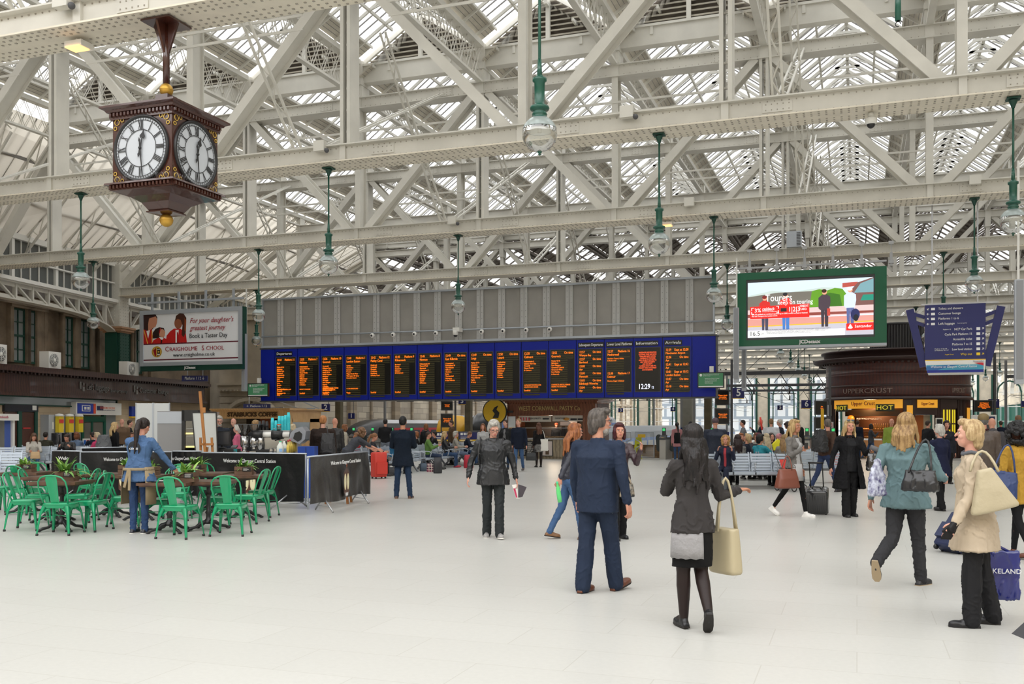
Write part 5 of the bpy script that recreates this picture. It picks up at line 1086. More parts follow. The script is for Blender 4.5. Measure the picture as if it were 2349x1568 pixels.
# ticket gates
def make_gate():
 t = thing('ticket_gate','x','ticket gate',(0,0,0),0,'grey ticket gates')
 b = MB(); b.b2((-.14,0,0),(.14,1.7,.92)); b.b2((-.14,-.02,0),(.14,0,.9)); b.build('pedestal',mat('gate_steel',(.48,.47,.44),.4,.5),t)
 b = MB(); b.prism([(-.14,-.1,.9),(-.14,-.1,.98),(-.14,.25,1.12),(-.14,.4,1.12),(-.14,.4,.9)],(.28,0,0)); b.b2((-.06,.2,1.1),(.1,.32,1.45)); b.b2((-.14,.4,.9),(.14,1.7,1.0)); b.build('reader_head',DGREY,t)
 b = MB(); b.lathe([(0,.01),(.07,.008),(.08,0)],(0,.0,1.0),n=12); b.build('card_pad',mat('pad_yellow',(.8,.5,.03),.4),t)
 b = MB(); b.b2((-.04,.19,1.3),(.08,.2,1.42)); b.build('display',mat('lit_green',(.05,.5,.15),.5,emit=.5),t)
 for s in (-1,1):
  b = MB(); cx = s*.33; b.prism([(cx+.15*cos(k*pi/6)*(1 if sin(k*pi/6) > 0 else (1.2 if s*cos(k*pi/6) < 0 else .8)),.8,(.98 if sin(k*pi/6) > 0 else .5)+.16*sin(k*pi/6)) for k in range(12)],(0,.05,0)); b.build('paddle',mat('paddle_grey',(.06,.075,.075),.5),t)
 return t
gl = [(-25.2+k*1.0,'grey ticket gate paddles behind the middle benches, number %s from the left') for k in range(5)]
G0 = None; gx = [(x,43.9,'ticket gate with dark paddles behind the middle benches, '+ord_[i]+' from the left') for i,x in enumerate((-25.6,-24.5,-23.4,-22.3,-21.2))]
gx += [(-8.35,43.7,'ticket gate nearest the glass wide gates, with a yellow card pad'),(-7.25,43.7,'ticket gate second from the glass wide gates, with a yellow card pad'),(-6.15,43.7,'ticket gate third from the glass wide gates, beside the pink coated woman')]
gx += [(-3.2+k*1.1,44.3,'ticket gate behind the right-hand benches, '+ord_[k]+' from the left') for k in range(3)]+[(7.2,52,'ticket gate left of two seen right of the round kiosk'),(8.4,52,'ticket gate right of two seen right of the round kiosk')]
for x,y,lab in gx:
 if G0 is None: G0 = make_gate(); G0.location = (x,y,0); G0['label'] = lab
 else: dup(G0,(x,y,0),0,lab)
for k,x in enumerate((-10.25,-9.2)):
 t = thing('glass_gate',['left','right'][k]+' leaf of the wide clear glass gate with grey rim','gate',(x,43.75,0)); s = [1,-1][k]
 pts = [(s*q[0],0,q[1]) for q in ((-.45,.1),(.15,.1),(.42,.3),(.42,.5),(.2,.62),(.2,.8),(.42,.9),(.42,1.25),(-.45,1.25))]
 b = MB(); b.tube([Vector(p) for p in pts],.03,6,closed=True); b.build('rim',LGREY,t); b = MB(); b.add(pts,[tuple(range(9))]); b.build('pane',CLEAR,t)
 b = MB(); b.b2((-.3,-.03,1.0),(.05,-.01,1.15)); b.build('yellow_notice',mat('sign_yellow',(.8,.5,.02),.4),t)
t = thing('wet_floor_sign','tall yellow caution sign behind the glass gate','sign',(-9.65,44.4,0)); b = MB(); b.prism([(-.2,0,0),(.2,0,0),(.15,.1,1.0),(-.15,.1,1.0)],(0,.04,0)); b.build('board',mat('caution_yellow',(.75,.75,.03),.5),t); b = MB(); b.tube([(-.08,.0,.3),(.08,.0,.3),(0,.04,.5)],.012,5,closed=True); b.b2((-.06,.03,.62),(.06,.05,.66)); b.build('symbol',BLACK,t)
def infopanel(px0,px1,y0,y1,d,lab):
 p,q = atd(px0,y0,d),atd(px1,y1,d); t = thing('notice_stand',lab,'information panel',(p.x,p.y,0),0,'blue information panels'); ww = (Vector((q.x,q.y))-Vector((p.x,p.y))).length; t.rotation_euler.z = YAW
 b = MB(); b.b2((0,0,q.z),(ww,.06,p.z)); b.b2((.02,0,0),(.08,.05,p.z)); b.b2((ww-.08,0,0),(ww-.02,.05,p.z)); b.build('panel',[DGREY],t)
 b = MB(); b.b2((.05,-.01,q.z+.12),(ww-.05,0,p.z-.04)); b.build('blue_face',SB,t); b = MB(); b.b2((.05,-.012,q.z+.05),(ww-.05,0,q.z+.12)); b.build('yellow_strip',mat('sign_yellow',(.8,.5,.02),.4),t)
 b = MB(); [b.b2((.1+k*.13,-.02,p.z-.16),(.2+k*.13,-.01,p.z-.06)) for k in range(4)]; [b.b2((.1,-.02,p.z-.25-k*.07),(.1+.5*(.6+.4*((k*7) % 3)/2),-.01,p.z-.23-k*.07)) for k in range(5)]; b.build('pictograms',WHITE,t)
infopanel(1051,1099,989,1014,41,'blue information panel left of the grey haired walker'); infopanel(990,1030,990,1014,42,'blue information panel behind the seated young people')
def ledscreens(px,d,wd,ys,lab,msg='Please check\ntimetables\nfor services'):
 t = thing('platform_screen',lab,'screen',(*atd(px,0,d).xy,0),YAW,'dark platform screens'); 
 for y0,y1 in ys:
  z1,z0 = atd(px,y0,d).z,atd(px,y1,d).z; b = MB(); b.b2((-wd/2,0,z0),(wd/2,.12,z1)); s_ = b.build('casing',DGREY,t)
  b = MB(); b.b2((-wd/2+.04,-.01,z0+.05),(wd/2-.04,0,z1-.05)); b.build('glass',SCR,s_); text('led_text',msg,LED,s_,(.02,-.02,z0+(z1-z0)*.52),(z1-z0)*.11)
 b = MB(); b.b2((wd/2+.08,.02,0),(wd/2+.18,.12,z1+2.3)); b.b2((-wd/2-.02,.05,0),(-wd/2+.04,.1,z1)); b.b2((-wd/2,.05,0),(wd/2,.14,1.25),m=1); b.build('post',[DGREY,SB],t)
ledscreens(1025,49,.60,((920,941),(948,980)),'pair of dark platform screens behind the middle benches'); ledscreens(1657,45.5,.66,((893,929),(936,972)),'pair of dark platform screens right of the departure board'); ledscreens(1884,46,.60,((918,951),(956,983)),'pair of dark platform screens at the left side of the round kiosk','On\ntime')
ledscreens(2256,47,.9,((917,944),),'dark platform screen right of the round kiosk','12:37 Platform 7\nGlasgow Central\nPaisley Gilmour St\nPort Glasgow Gourock\nScotRail')
def pnum(s,px,y0,y1,d,lab,wd=None):
 z1,z0 = atd(px,y0,d).z,atd(px,y1,d).z; h = z1-z0; wd = wd or h*1.05; t = thing('platform_number',lab,'sign',(*atd(px,0,d).xy,0),YAW,'blue platform number signs')
 b = MB(); b.b2((-wd/2,0,z0),(wd/2,.12,z1)); b.b2((-wd/2,-.005,z0),(wd/2,.13,z0+h*.07),m=1); b.b2((wd*.3,.04,z1),(wd*.36,.08,z1+1.6),m=2); b.build('panel',[SB,mat('sign_yellow',(.8,.5,.02),.4),DGREY],t); text('number',s,WL_,t,(0,-.02,z0+h*.54),h*.95,bold=.006)
for a_ in (('5',1694,889,914,44,'large blue number 5 sign'),('6',1850,917,937,47,'blue number 6 sign left of the round kiosk'),('7',2281,915,937,48,'blue number 7 sign right of the round kiosk'),('8',2352,919,934,50,'blue number 8 sign cut by the right edge'),('2',747,926,944,52,'blue number 2 sign right of the oak coffee kiosk'),('1',806,947,961,60,'blue number 1 sign on the stone wall'),
           ('3',1424,936,946,62,'small blue number 3 sign above the blue and white train'),('4',1544,933,943,62,'small blue number 4 sign'),('5',1790,929,940,60,'small blue number 5 sign between the larger numbers'),('3',1060,912,928,47,'blue number 3 sign partly behind the departure board')): pnum(*a_)
def psign(s,px0,px1,y0,y1,d,lab):
 z1,z0 = atd(px0,y0,d).z,atd(px0,y1,d).z; p,q = atd(px0,0,d),atd(px1,0,d); wd = (q-p).xy.length; t = thing('platform_sign',lab,'sign',(p.x,p.y,0),YAW)
 b = MB(); b.b2((0,0,z0),(wd,.1,z1)); b.b2((wd*.2,.03,z1),(wd*.22,.06,z1+.9),m=1); b.b2((wd*.8,.03,z1),(wd*.82,.06,z1+.9),m=1); b.build('panel',[SB,LGREY],t); text('lettering',s,WL_,t,(wd/2,-.02,(z0+z1)/2),(z1-z0)*.75,width=wd*.75)
psign('Platform 1 / 2 \u2193',417,476,861,874,48.5,'blue platform 1 and 2 sign below the school billboard'); psign('\u2190 Platform 1 / 2',558,620,926,936,48.5,'blue platform 1 and 2 sign above the oak coffee kiosk')
OLV = mat('olive_column',(.12,.095,.05),.7,var=.4,vscale=2)
for px,y_,lab in ((778,49.4,'olive brown column behind the departure board, left of three'),(1075,49.4,'olive brown column behind the departure board, middle of three'),(1624,49.4,'olive brown column at the right end of the departure board')):
 t = thing('steel_column',lab,'column',(*atY(px,0,y_).xy,0)); b = MB(); b.b2((-.17,-.17,0),(.17,.17,ZB)); b.b2((-.22,-.22,0),(.22,.22,.3)); b.build('shaft',OLV,t); b = MB(); b.b2((-.24,-.24,ZB-.4),(.24,.24,ZB)); b.build('bracket',CREAM,t)
t = thing('concrete_column','plain grey square column below the right part of the departure board','column',(*atY(1578,0,46.5).xy,0)); b = MB(); b.b2((-.22,-.22,0),(.22,.22,ZB+.1)); b.build('shaft',mat('concrete',(.27,.26,.22),.8,var=.15),t); b = MB(); b.b2((-.28,-.28,0),(.28,.28,.12)); b.build('foot',DGREY,t)
def gantry(Y,x0,x1,z,lab):
 t = thing('overhead_line_gantry',lab,'gantry',((x0+x1)/2,Y,0),0,'overhead line gantries'); h = (x1-x0)/2
 b = MB(); b.b2((-h,-.12,z),(h,.12,z+.22)); b.build('beam',DGREY,t)
 b = MB(); [b.b2((s*h-.08,-.08,0),(s*h+.08,.08,z+1.2)) for s in (-1,1)]; b.build('mast',mat('mast_grey',(.2,.2,.2),.5),t)
 b = MB()
 for k in range(4):
  x = -h+(k+.5)*2*h/4; b.bar((x,0,z),(x+.5,0,z-.8),.05); b.bar((x,0,z),(x-.4,0,z-.5),.04); b.tube([(x+.5,0,z-.8),(x+.5,0,z-1.15)],.06,6); b.bar((x-.6,0,z-1.15),(x+.9,0,z-1.15),.04); b.bar((x,0,z+.2),(x+1.5,0,z+1.6),.03)
 b.build('registration_arm',DGREY,t)
for k,a_ in enumerate(((60,-9.5,-1.2,4.6),(70,-36,-22.6,4.6),(66,-19,-11.3,4.4),(84,-10.5,2,4.8),(72,9.4,17.5,4.7),(100,-20,4,4.9))): gantry(*a_,'dark overhead line gantry over the tracks, '+ord_[k]+' built back from the hall'.replace(' built back',' back'))
for k,x in enumerate((-14.4,-5.75,-31.3,-28,13.4)):
 t = thing('overhead_wire',['overhead wire above the blue and white train','overhead wire above the empty track in the middle','overhead wire above the grey and yellow train','overhead wire above the dark fronted train','overhead wire above the cream train on the right'][k],'wire',(x,60,0)); b = MB(); b.tube([(0,0,3.4),(0,80,3.4)],.02,4); b.build('contact_wire',DGREY,t); b = MB(); b.tube([(0,y,4.3-.5*sin(pi*(y % 20)/20)) for y in range(0,81,4)],.02,4); b.build('catenary_wire',DGREY,t)
# cafe chairs
CG = mat('chair_green',srgb(10,150,100),.28,coat=.4)
def make_chair():
 t = thing('cafe_chair','x','chair',(0,0,0),0,'green metal cafe chairs')     # faces +y
 b = MB(); b.loft([((0,0,.435),.215,.20),((0,0,.462),.20,.185)],n=20,power=.45); b.loft([((0,0,.39),.20,.185),((0,0,.44),.215,.2)],n=20,power=.45,caps=False); b.build('seat',CG,t)
 for sx_ in (-1,1):
  for sy in (-1,1):
   b = MB(); p = Vector((sx_*.155,sy*.145,.43)); q = Vector((sx_*.235,sy*.235,0)); k = Vector((sx_*.2,sy*.19,.30))
   for u,v,w0,w1 in ((p,k,.10,.055),(k,q,.055,.035)):
    ax = Vector((sx_,-sy,0)).normalized(); ay = Vector((sx_,sy,0)).normalized()
    b.add([u+ax*w0/2,u-ax*w0/2,u+ay*w0*.45,v+ax*w1/2,v-ax*w1/2,v+ay*w1*.45],[(0,2,5,3),(2,1,4,5),(1,0,3,4)],0,True)
   lg = b.build('leg',CG,t); b = MB(); b.tube([(sx_*.235,sy*.235,0),(sx_*.232,sy*.232,.03)],.02,6); b.build('foot_cap',BLACK,lg)
 b = MB()
 for s in (-1,1): # arched apron plates
  for ax in (0,1):
   P = [(-.17,.43),(.17,.43),(.195,.30),(.15,.335),(.08,.385),(0,.40),(-.08,.385),(-.15,.335),(-.195,.30)]
   pts = [(x,s*(.155+(.43-z)*.3),z) if ax == 0 else (s*(.165+(.43-z)*.3),x,z) for x,z in P]; b.add(pts,[tuple(range(len(pts)))])
 b.bar((-.19,-.19,.27),(.19,.19,.27),.008); b.bar((-.19,.19,.27),(.19,-.19,.27),.008); b.build('apron',CG,t)
 b = MB(); H_ = [(-.18,-.15,.46),(-.195,-.19,.56),(-.21,-.235,.68),(-.20,-.27,.78),(-.15,-.29,.84),(-.07,-.298,.865),(0,-.30,.87)]; H_ += [(-x,y,z) for x,y,z in H_[-2::-1]]; b.tube([Vector(p) for p in H_],.0115,8); b.build('back_hoop',CG,t)
 b = MB(); vs = []
 for z,y,w_ in ((.46,-.17,.062),(.56,-.20,.065),(.70,-.25,.078),(.80,-.285,.085),(.862,-.30,.075)):
  for x,dy in ((-1,0),(-.62,0),(-.5,.008),(.5,.008),(.62,0),(1,0)): vs.append((x*w_,y+dy,z))
 b.add(vs,[(i*6+j,i*6+j+1,i*6+j+7,i*6+j+6) for i in range(4) for j in range(5)],0,True); b.build('splat',CG,t)
 return t
TIL = 'green metal cafe chair '
chairs = [(6,1172,100,'cut by the left edge of the picture'),(62,1214,85,'facing right at the front left table'),(140,1224,2,'with its back to the camera at the front left table'),(207,1216,-80,'facing left at the front left table'),
          (182,1196,-95,'facing left just behind the front left table'),(92,1196,80,'facing right behind the front left table'),(62,1178,20,'in the second row at the far left'),(84,1160,-20,'farthest back on the left side'),
          (236,1182,70,'left of the waitress in the second row'),(214,1166,30,'left of the waitress in the back row'),(286,1204,75,'half behind the waitress on her left'),(361,1214,60,'right of the waitress facing the long table'),
          (413,1232,12,'nearest to the camera, in front of the long table'),(492,1206,75,'between the two pedestals of the long table'),(530,1226,0,'with its back to the camera at the long table right end'),(572,1198,-80,'facing left beside the small right-hand table'),
          (600,1184,-85,'rightmost of all, against the black banner'),(402,1192,170,'behind the long table near the waitress'),(406,1176,175,'in the back row behind the waitress arm'),(514,1178,-100,'behind the right end of the long table'),(494,1170,120,'in the back row left of the small right-hand table')]
c0 = None
for px,fy,ang,lab in chairs:
 p = flat(gnd(px,fy)); rz = YAW-rad(ang)
 if c0 is None: c0 = make_chair(); c0.location = p; c0.rotation_euler.z = rz; c0['label'] = TIL+lab
 else: dup(c0,p,rz,TIL+lab)
TW = mat('table_walnut',(.105,.05,.028),.4,kind='wood',col2=(.07,.033,.02),coat=.15)
def make_table():
 t = thing('cafe_table','x','table',(0,0,0),0,'dark wooden cafe tables')
 b = MB(); b.b2((-.36,-.36,.71),(.36,.36,.75)); b.b2((-.33,-.33,.69),(.33,.33,.71)); b.build('tabletop',TW,t)
 b = MB(); b.lathe([(.0,.69),(.16,.69),(.16,.67),(.03,.65),(.028,.55),(.045,.53),(.03,.51),(.03,.30),(.05,.27),(.035,.24),(.035,.18),(.07,.14),(.08,.10),(0,.09)],n=14); b.build('pedestal',BLACK,t)
 for k in range(4):
  a = k*pi/2+pi/4; d = Vector((cos(a),sin(a),0)); b = MB(); b.tube([d*.03+Vector((0,0,.13)),d*.12+Vector((0,0,.115)),d*.20+Vector((0,0,.06)),d*.28+Vector((0,0,.045)),d*.33+Vector((0,0,.02))],[.035,.03,.022,.024,.02],8); b.ell(d*.33+Vector((0,0,.018)),(.035,.035,.018)); b.build('foot',BLACK,t)
 return t
t0 = None
tabs = [(142,1216,'front left table carrying a planter'),(122,1196,'table directly behind the front left table'),(60,1178,'farthest left table'),(256,1184,'table left of the waitress with a crate planter'),
  (389,1220,'left half of the long table by the waitress'),(478,1215,'right half of the long table'),(560,1190,'small right-hand table in front of the black banner'),(478,1180,'table behind the long table'),(330,1190,'table behind the waitress')]
TP = {}
for px,fy,lab in tabs:
 p = flat(gnd(px,fy)); lab = 'dark wooden cafe '+lab
 if t0 is None: t0 = make_table(); t0.location = p; t0.rotation_euler.z = YAW; t0['label'] = lab
 else: dup(t0,p,YAW,lab)
 TP[px] = p
CR = mat('crate_wood',(.15,.085,.05),.7,var=.3); LEAF = mat('leaf_green',(.13,.30,.05),.5,var=.4,vscale=15); LEAF2 = mat('leaf_light',(.30,.50,.10),.5)
def planter(x,y,seed,lab,s=1.0):
 random.seed(seed); t = thing('potted_plant',lab,'plant',(x,y,.75),YAW+random.uniform(-.1,.1),'leafy plants in wooden crates')
 b = MB()
 for z in (0.0,.075):
  for sy in (-1,1): b.b2((-.14,sy*.09-.006,z),(.14,sy*.09+.006,z+.065)); b.b2((sy*.14-.006,-.09,z),(sy*.14+.006,.09,z+.065))
 b.b2((-.13,-.08,.0),(.13,.08,.11)); b.build('crate',CR,t)
 b = MB(); b.b2((-.01,-.104,.06),(.13,-.097,.13)); b.build('chalk_label',BLACK,t); b = MB(); [b.b2((.005,-.107,.075+k*.018),(.005+.1*random.uniform(.6,1),-.105,.08+k*.018)) for k in range(3)]; b.build('chalk_lines',WHITE,t)
 b = MB()
 for k in range(34):
  a = random.uniform(0,2*pi); L = random.uniform(.14,.27)*s; w_ = random.uniform(.018,.03); up = random.uniform(.35,1.25); d = Vector((cos(a),sin(a),0)); sd = Vector((-sin(a),cos(a),0)); base = Vector((random.uniform(-.08,.08),random.uniform(-.04,.04),.10)); pts = []
  for j in range(5):
   u = j/4; c = base+d*L*u*cos(up)*1.2+Vector((0,0,L*(sin(up)*u*1.5-.75*u*u*(1.2-sin(up)*.5)))); ww = w_*[.25,.9,1,.6,.05][j]; pts += [c-sd*ww,c+sd*ww+Vector((0,0,.004))]
  b.add(pts,[(2*j,2*j+1,2*j+3,2*j+2) for j in range(4)],0 if random.random() < .7 else 1,True)
 b.build('foliage',[LEAF,LEAF2],t); return t
for k,(px,dx,dy,s,lab) in enumerate(((142,.03,.1,1.25,'large leafy plant in a crate on the front left table'),(60,0,0,.9,'small plant in a wooden crate on the farthest left table'),(256,.25,.1,.9,'plant in a two slat crate left of the waitress'),(389,.26,.0,1.05,'spreading plant in a crate on the long table beside the coffee cup'),
                                     (478,-.25,.05,1.0,'plant on the table behind the long table') if False else (330,.1,.0,.8,'plant half hidden behind the waitress arm'),(560,0,0,.9,'plant in a two slat crate on the small right-hand table'))):
 p = TP[px]; q = p+Vector((cos(YAW)*dx-sin(YAW)*dy,sin(YAW)*dx+cos(YAW)*dy,0)); planter(q.x,q.y,10+k,lab,s)
p = flat(gnd(478,1180)); planter(p.x-.25,p.y,31,'plant in a crate on the table behind the long table',1.0)
q = TP[389]+Vector((.02,.1,0)); t = thing('coffee_cup','brown takeaway coffee cup by the waitress hand','cup',(q.x-.02,q.y,.75)); b = MB(); b.lathe([(0,0),(.028,0),(.038,.10),(0,.10)],n=14); b.build('cup',mat('cup_kraft',(.30,.17,.08),.6),t); b = MB(); b.lathe([(.04,.098),(.041,.11),(.034,.115),(0,.115)],n=14); b.build('lid',BLACK,t)
t = thing('newspaper','folded white newspaper on the long table','newspaper',(q.x-.14,q.y-.2,.752),YAW+.3); b = MB()
for k in range(4): b.add([(-.17,-.13,k*.004),(0,-.13,k*.004+.006),(.17,-.13,k*.004),(.17,.13,k*.004),(0,.13,k*.004+.006),(-.17,.13,k*.004)],[(0,1,4,5),(1,2,3,4)])
b.build('pages',mat('newsprint',(.62,.62,.60),.7,var=.25,vscale=30),t)
# barrier banners
BAN = mat('banner_black',(.009,.009,.010),.36,bump=.6,bscale=6,spec=.3); BAN2 = mat('banner_grey_black',(.030,.027,.025),.30,bump=.8,bscale=5,spec=.5)
def banner(pa,da,pb,db_,lab,m_=BAN,txt='Welcome to Glasgow Central Station',clock=True,th=1.04,z0=.12,tx=None,stands=True,tw=.5):
 a,c = flat(atd(pa,0,da)),flat(atd(pb,0,db_)); L = (c-a).length; ang = atan2(c.y-a.y,c.x-a.x); t = thing('banner_barrier',lab,'barrier',a,ang,'black barrier banners'); random.seed(int(pa))
 b = MB(); n,r = 60,16; vs = []
 ph = random.uniform(0,6)
 for j in range(r+1):
  v = j/r; z = z0+(th-z0)*v
  for i in range(n+1):
   u = i/n; e_ = (1-v)**1.2; off = .022*sin(u*L*7+ph)*e_+.014*sin(u*L*17+ph*2+v*2)*e_+.03*noise.noise(Vector((u*L*2.2,v*2,ph)))-.012*abs(sin(u*pi*5+v*3))
   if j == 0: z = z0+.025*sin(u*L*3+ph)
   vs.append((u*L,-.03+off-.02*e_,z))
 b.add(vs,[(j*(n+1)+i,j*(n+1)+i+1,(j+1)*(n+1)+i+1,(j+1)*(n+1)+i) for j in range(r) for i in range(n)],0,True)
 b.build('banner',m_,t)
 b = MB(); b.tube([(0,.02,th),(L,.02,th)],.022,8); b.tube([(.02,.02,th),(.02,.02,.1)],.018,6); b.tube([(L-.02,.02,th),(L-.02,.02,.1)],.018,6); b.tube([(0,.02,z0+.05),(L,.02,z0+.05)],.015,6); b.build('rail',LGREY,t)
 if stands:
  for x in (.22*L,.85*L):
   b = MB(); b.tube([(x-.02,.0,.28),(x-.25,-.28,.015)],.016,6); b.tube([(x+.02,.0,.28),(x+.25,.25,.015)],.016,6); b.tube([(x-.15,-.17,.1),(x+.15,.15,.1)],.006,5); b.build('foot',STEEL,t)
 tx = tx or L/2
 if txt: text('lettering',txt,WL_,t,(tx,-.125,th-.14),.1,width=L*tw,ext=.002)
 if clock:
  P = Pic(0,'print'); cx,cz = tx,.5; P.poly([(cx-.16,cz+.18),(cx-.02,cz+.27),(cx+.02,cz+.27),(cx+.16,cz+.18)],(92,72,66)); P.rect(cx-.15,cz-.2,cx+.15,cz+.18,(92,60,48)); P.poly([(cx-.14,cz-.2),(cx+.14,cz-.2),(cx+.03,cz-.3),(cx-.03,cz-.3)],(120,98,92))
  for s in (-1,1):
   P.ell(cx+s*.075,cz,.064,.16,(226,214,170)); P.ell(cx+s*.075,cz,.045,.12,(236,228,190)); P.rect(cx+s*.075-.003,cz,cx+s*.075+.003,cz+.08,(30,25,25))
  P.ell(cx,cz+.31,.016,.035,(190,95,50)); P.ell(cx,cz-.34,.016,.035,(190,95,50)); P.rect(cx-.07,cz-.42 if z0 < .1 else z0+.06,cx+.07,cz-.5+.14 if z0 < .1 else z0+.12,(220,220,222)); P.build('clock_print',t,(0,-.125,0))
 return t
banner(122,20.2,186,19.9,'short black banner at the left end reading Welc',txt='Welc',clock=False,tw=.35,tx=.42)
banner(187,19.3,394,19.5,'black banner behind the waitress',tx=.9)
banner(396,19.9,462,19.9,'black banner right of the waitress, partly overlapped',txt='to Glasgow Central Station',clock=False,tw=.9)
banner(463,18.9,702,18.2,'widest black banner with a printed clock behind the small right-hand table',tw=.5)
banner(708,17.0,842,20.2,'grey-black wrinkled banner at the right end of the row',BAN2,z0=.17,th=1.02,tw=.52)
banner(186,22.5,300,23.5,'black banner at the back of the seating area',clock=False,txt=None,stands=False)
t = thing('wooden_stool','wooden stool legs showing below the right-hand banner','stool',flat(atd(777,0,19.6)),YAW); b = MB(); b.b2((-.2,-.2,.6),(.2,.2,.64)); b.build('seat',OAK,t)
for sx_ in (-1,1):
 for sy in (-1,1): b = MB(); b.bar((sx_*.16,sy*.16,.6),(sx_*.22,sy*.22,0),.045); b.build('leg',mat('stool_wood',(.30,.12,.03),.5),t)
# coffee stall behind the banners
def at_(px,d,z=0): v = atd(px,0,d); v.z = z; return v
SD = 21.3; cz = .95; PXM = F_PX/SD
t = thing('stall_counter','grey counter of the coffee stall behind the widest banner','counter',at_(484,SD),YAW); Lc = (at_(700,SD)-at_(484,SD)).length
b = MB(); b.b2((0,-.05,.9),(Lc,.65,cz)); b.build('worktop',STEEL,t); b = MB(); b.b2((.02,0,0),(Lc-.02,.6,.9)); b.build('cabinet',DGREY,t)
def stall(name,px,lab,cat,dy=0,grp=None): v = at_(px,SD+dy,cz); return thing(name,lab,cat,v,YAW,grp)
t = stall('till_monitor',508,'black till monitor on the coffee stall counter','monitor'); b = MB(); b.b2((-.19,0,.18),(.19,.04,.50)); b.build('casing',BLACK,t); b = MB(); b.b2((-.165,-.006,.21),(.165,0,.48)); b.build('screen',mat('monitor_face',(.05,.05,.055),.2),t); b = MB(); b.tube([(0,.05,.2),(0,.06,.02)],.03,8); b.ell((0,.03,.13),(.11,.08,.02)); b.build('stand',BLACK,t)
t = stall('cash_drawer',514,'black cash drawer under the till monitor','cash drawer',-.06); b = MB(); b.b2((-.27,-.03,0),(.27,.35,.11)); b.build('box',BLACK,t); b = MB(); b.ell((0,-.035,.055),.014,8,6); b.build('lock',STEEL,t)
MET = mat('polished_steel',(.5,.5,.5),.2,.95); SMK = glassmat('smoky_hopper',(.62,.58,.54),.15)
for k,(px,lab) in enumerate(((558,'left coffee grinder with clear hopper'),(580,'right coffee grinder with clear hopper'))):
 t = stall('coffee_grinder',px,lab+' on the coffee stall','coffee grinder',.0,'coffee grinders'); b = MB(); b.loft([((0,.1,.18),.09,.1),((0,.1,.38),.10,.11)],n=4,power=1); b.lathe([(0,.14),(.08,.15),(.09,.2),(.09,.38),(.06,.4),(0,.4)],(0,.1,0),n=18); b.b2((-.07,-.02,0),(.07,.2,.06)); b.tube([(0,.1,.02),(0,.1,.2)],.05,10); b.build('body',MET,t)
 b = MB(); b.loft([((0,.1,.41),.04,.04),((0,.1,.65),.15,.13)],n=12,caps=False); b.build('hopper',SMK,t); b = MB(); b.loft([((0,.1,.42),.038,.038),((0,.1,.52),.085,.08)],n=12); b.build('coffee_beans',mat('beans',(.03,.015,.01),.5),t); b = MB(); b.b2((-.16,-.04,.645),(.16,.24,.66)); b.build('lid',DGREY,t)
t = stall('steel_jug',598,'tall brushed steel canister beside the grinders','canister',.1); b = MB(); b.lathe([(0,0),(.08,0),(.085,.36),(.07,.38),(0,.38)],n=18); b.build('body',MET,t)
t = stall('espresso_machine',627,'chrome and black espresso machine on the coffee stall','espresso machine',.12)
b = MB(); b.b2((-.42,0,.10),(.40,.45,.36)); b.b2((-.44,-.1,0),(.4,.4,.1),m=1); b.build('body',[MET,BLACK],t)
b = MB(); b.loft([((-.45,-.02,.42),.06,.06,Matrix.Rotation(pi/2,3,'Y')),((.36,-.02,.42),.06,.06,Matrix.Rotation(pi/2,3,'Y'))],n=14); b.build('group_head_rail',WHITE,t)
for x in (-.34,.1):
 b = MB(); b.loft([((x-.12,-.05,.42),.11,.09,Matrix.Rotation(pi/2,3,'Y')),((x+.12,-.05,.42),.09,.085,Matrix.Rotation(pi/2,3,'Y'))],n=12); b.tube([(x,-.05,.34),(x,-.2,.30)],.018,8); b.ell((x,-.05,.33),(.05,.05,.03)); b.build('group_head',BLACK,t)
b = MB(); b.prism([(.36,-.08,.30),(.40,-.08,.46),(.52,-.08,.57),(.66,-.08,.60),(.74,-.08,.5),(.72,-.08,.32),(.6,-.08,.22)],(0,.5,0)); b.build('side_casing',mat('machine_grey',(.30,.32,.36),.3,.3),t); b = MB(); b.prism([(.46,-.1,.34),(.5,-.1,.46),(.6,-.1,.50),(.66,-.1,.44),(.64,-.1,.32),(.56,-.1,.27)],(0,.03,0)); b.build('side_window',BLACK,t)
b = MB(); [b.tube([(-.42+k*.4,.05,.55),(-.36+k*.4,.05,.55)],.01,5) for k in range(2)]; b.b2((-.4,0,.36),(.36,.42,.52)); b.build('cup_tray',STEEL,t)
TEAL = mat('cup_teal',srgb(60,190,200),.5); PALEC = mat('cup_pale',srgb(200,225,225),.5)
def cupstack(px,n,z,m_,lab,dy=.3,r=.04):
 t = thing('cup_stack',lab,'cups',at_(px,SD+dy,z),YAW,'stacks of takeaway cups on the espresso machine'); b = MB()
 for k in range(n): b.lathe([(0,k*.02+.1),(r*.72,k*.02+.1),(r,k*.02),(r*1.05,k*.02)],n=12,m=0)
 b.lathe([(r*1.02,-.0),(r*.99,.02*n*.5)],n=12); b.build('cups',m_,t)
for k,(px,n,z,m_,lab) in enumerate(((625,10,1.47,TEAL,'leftmost teal stack'),(633,7,1.47,TEAL,'short teal stack second from the left'),(641,12,1.47,TEAL,'middle teal stack'),(648,12,1.47,TEAL,'teal stack right of the middle one'),(655,13,1.47,TEAL,'second tallest teal stack at the right'),(662,16,1.47,TEAL,'tallest rightmost teal stack'))): cupstack(px,n,z,m_,lab+' of takeaway cups on the espresso machine')
for k,px in enumerate((596,604,612)): cupstack(px,6+k % 2,1.47,BLACK,['left','middle','right'][k]+' black stack of cup lids on the espresso machine')
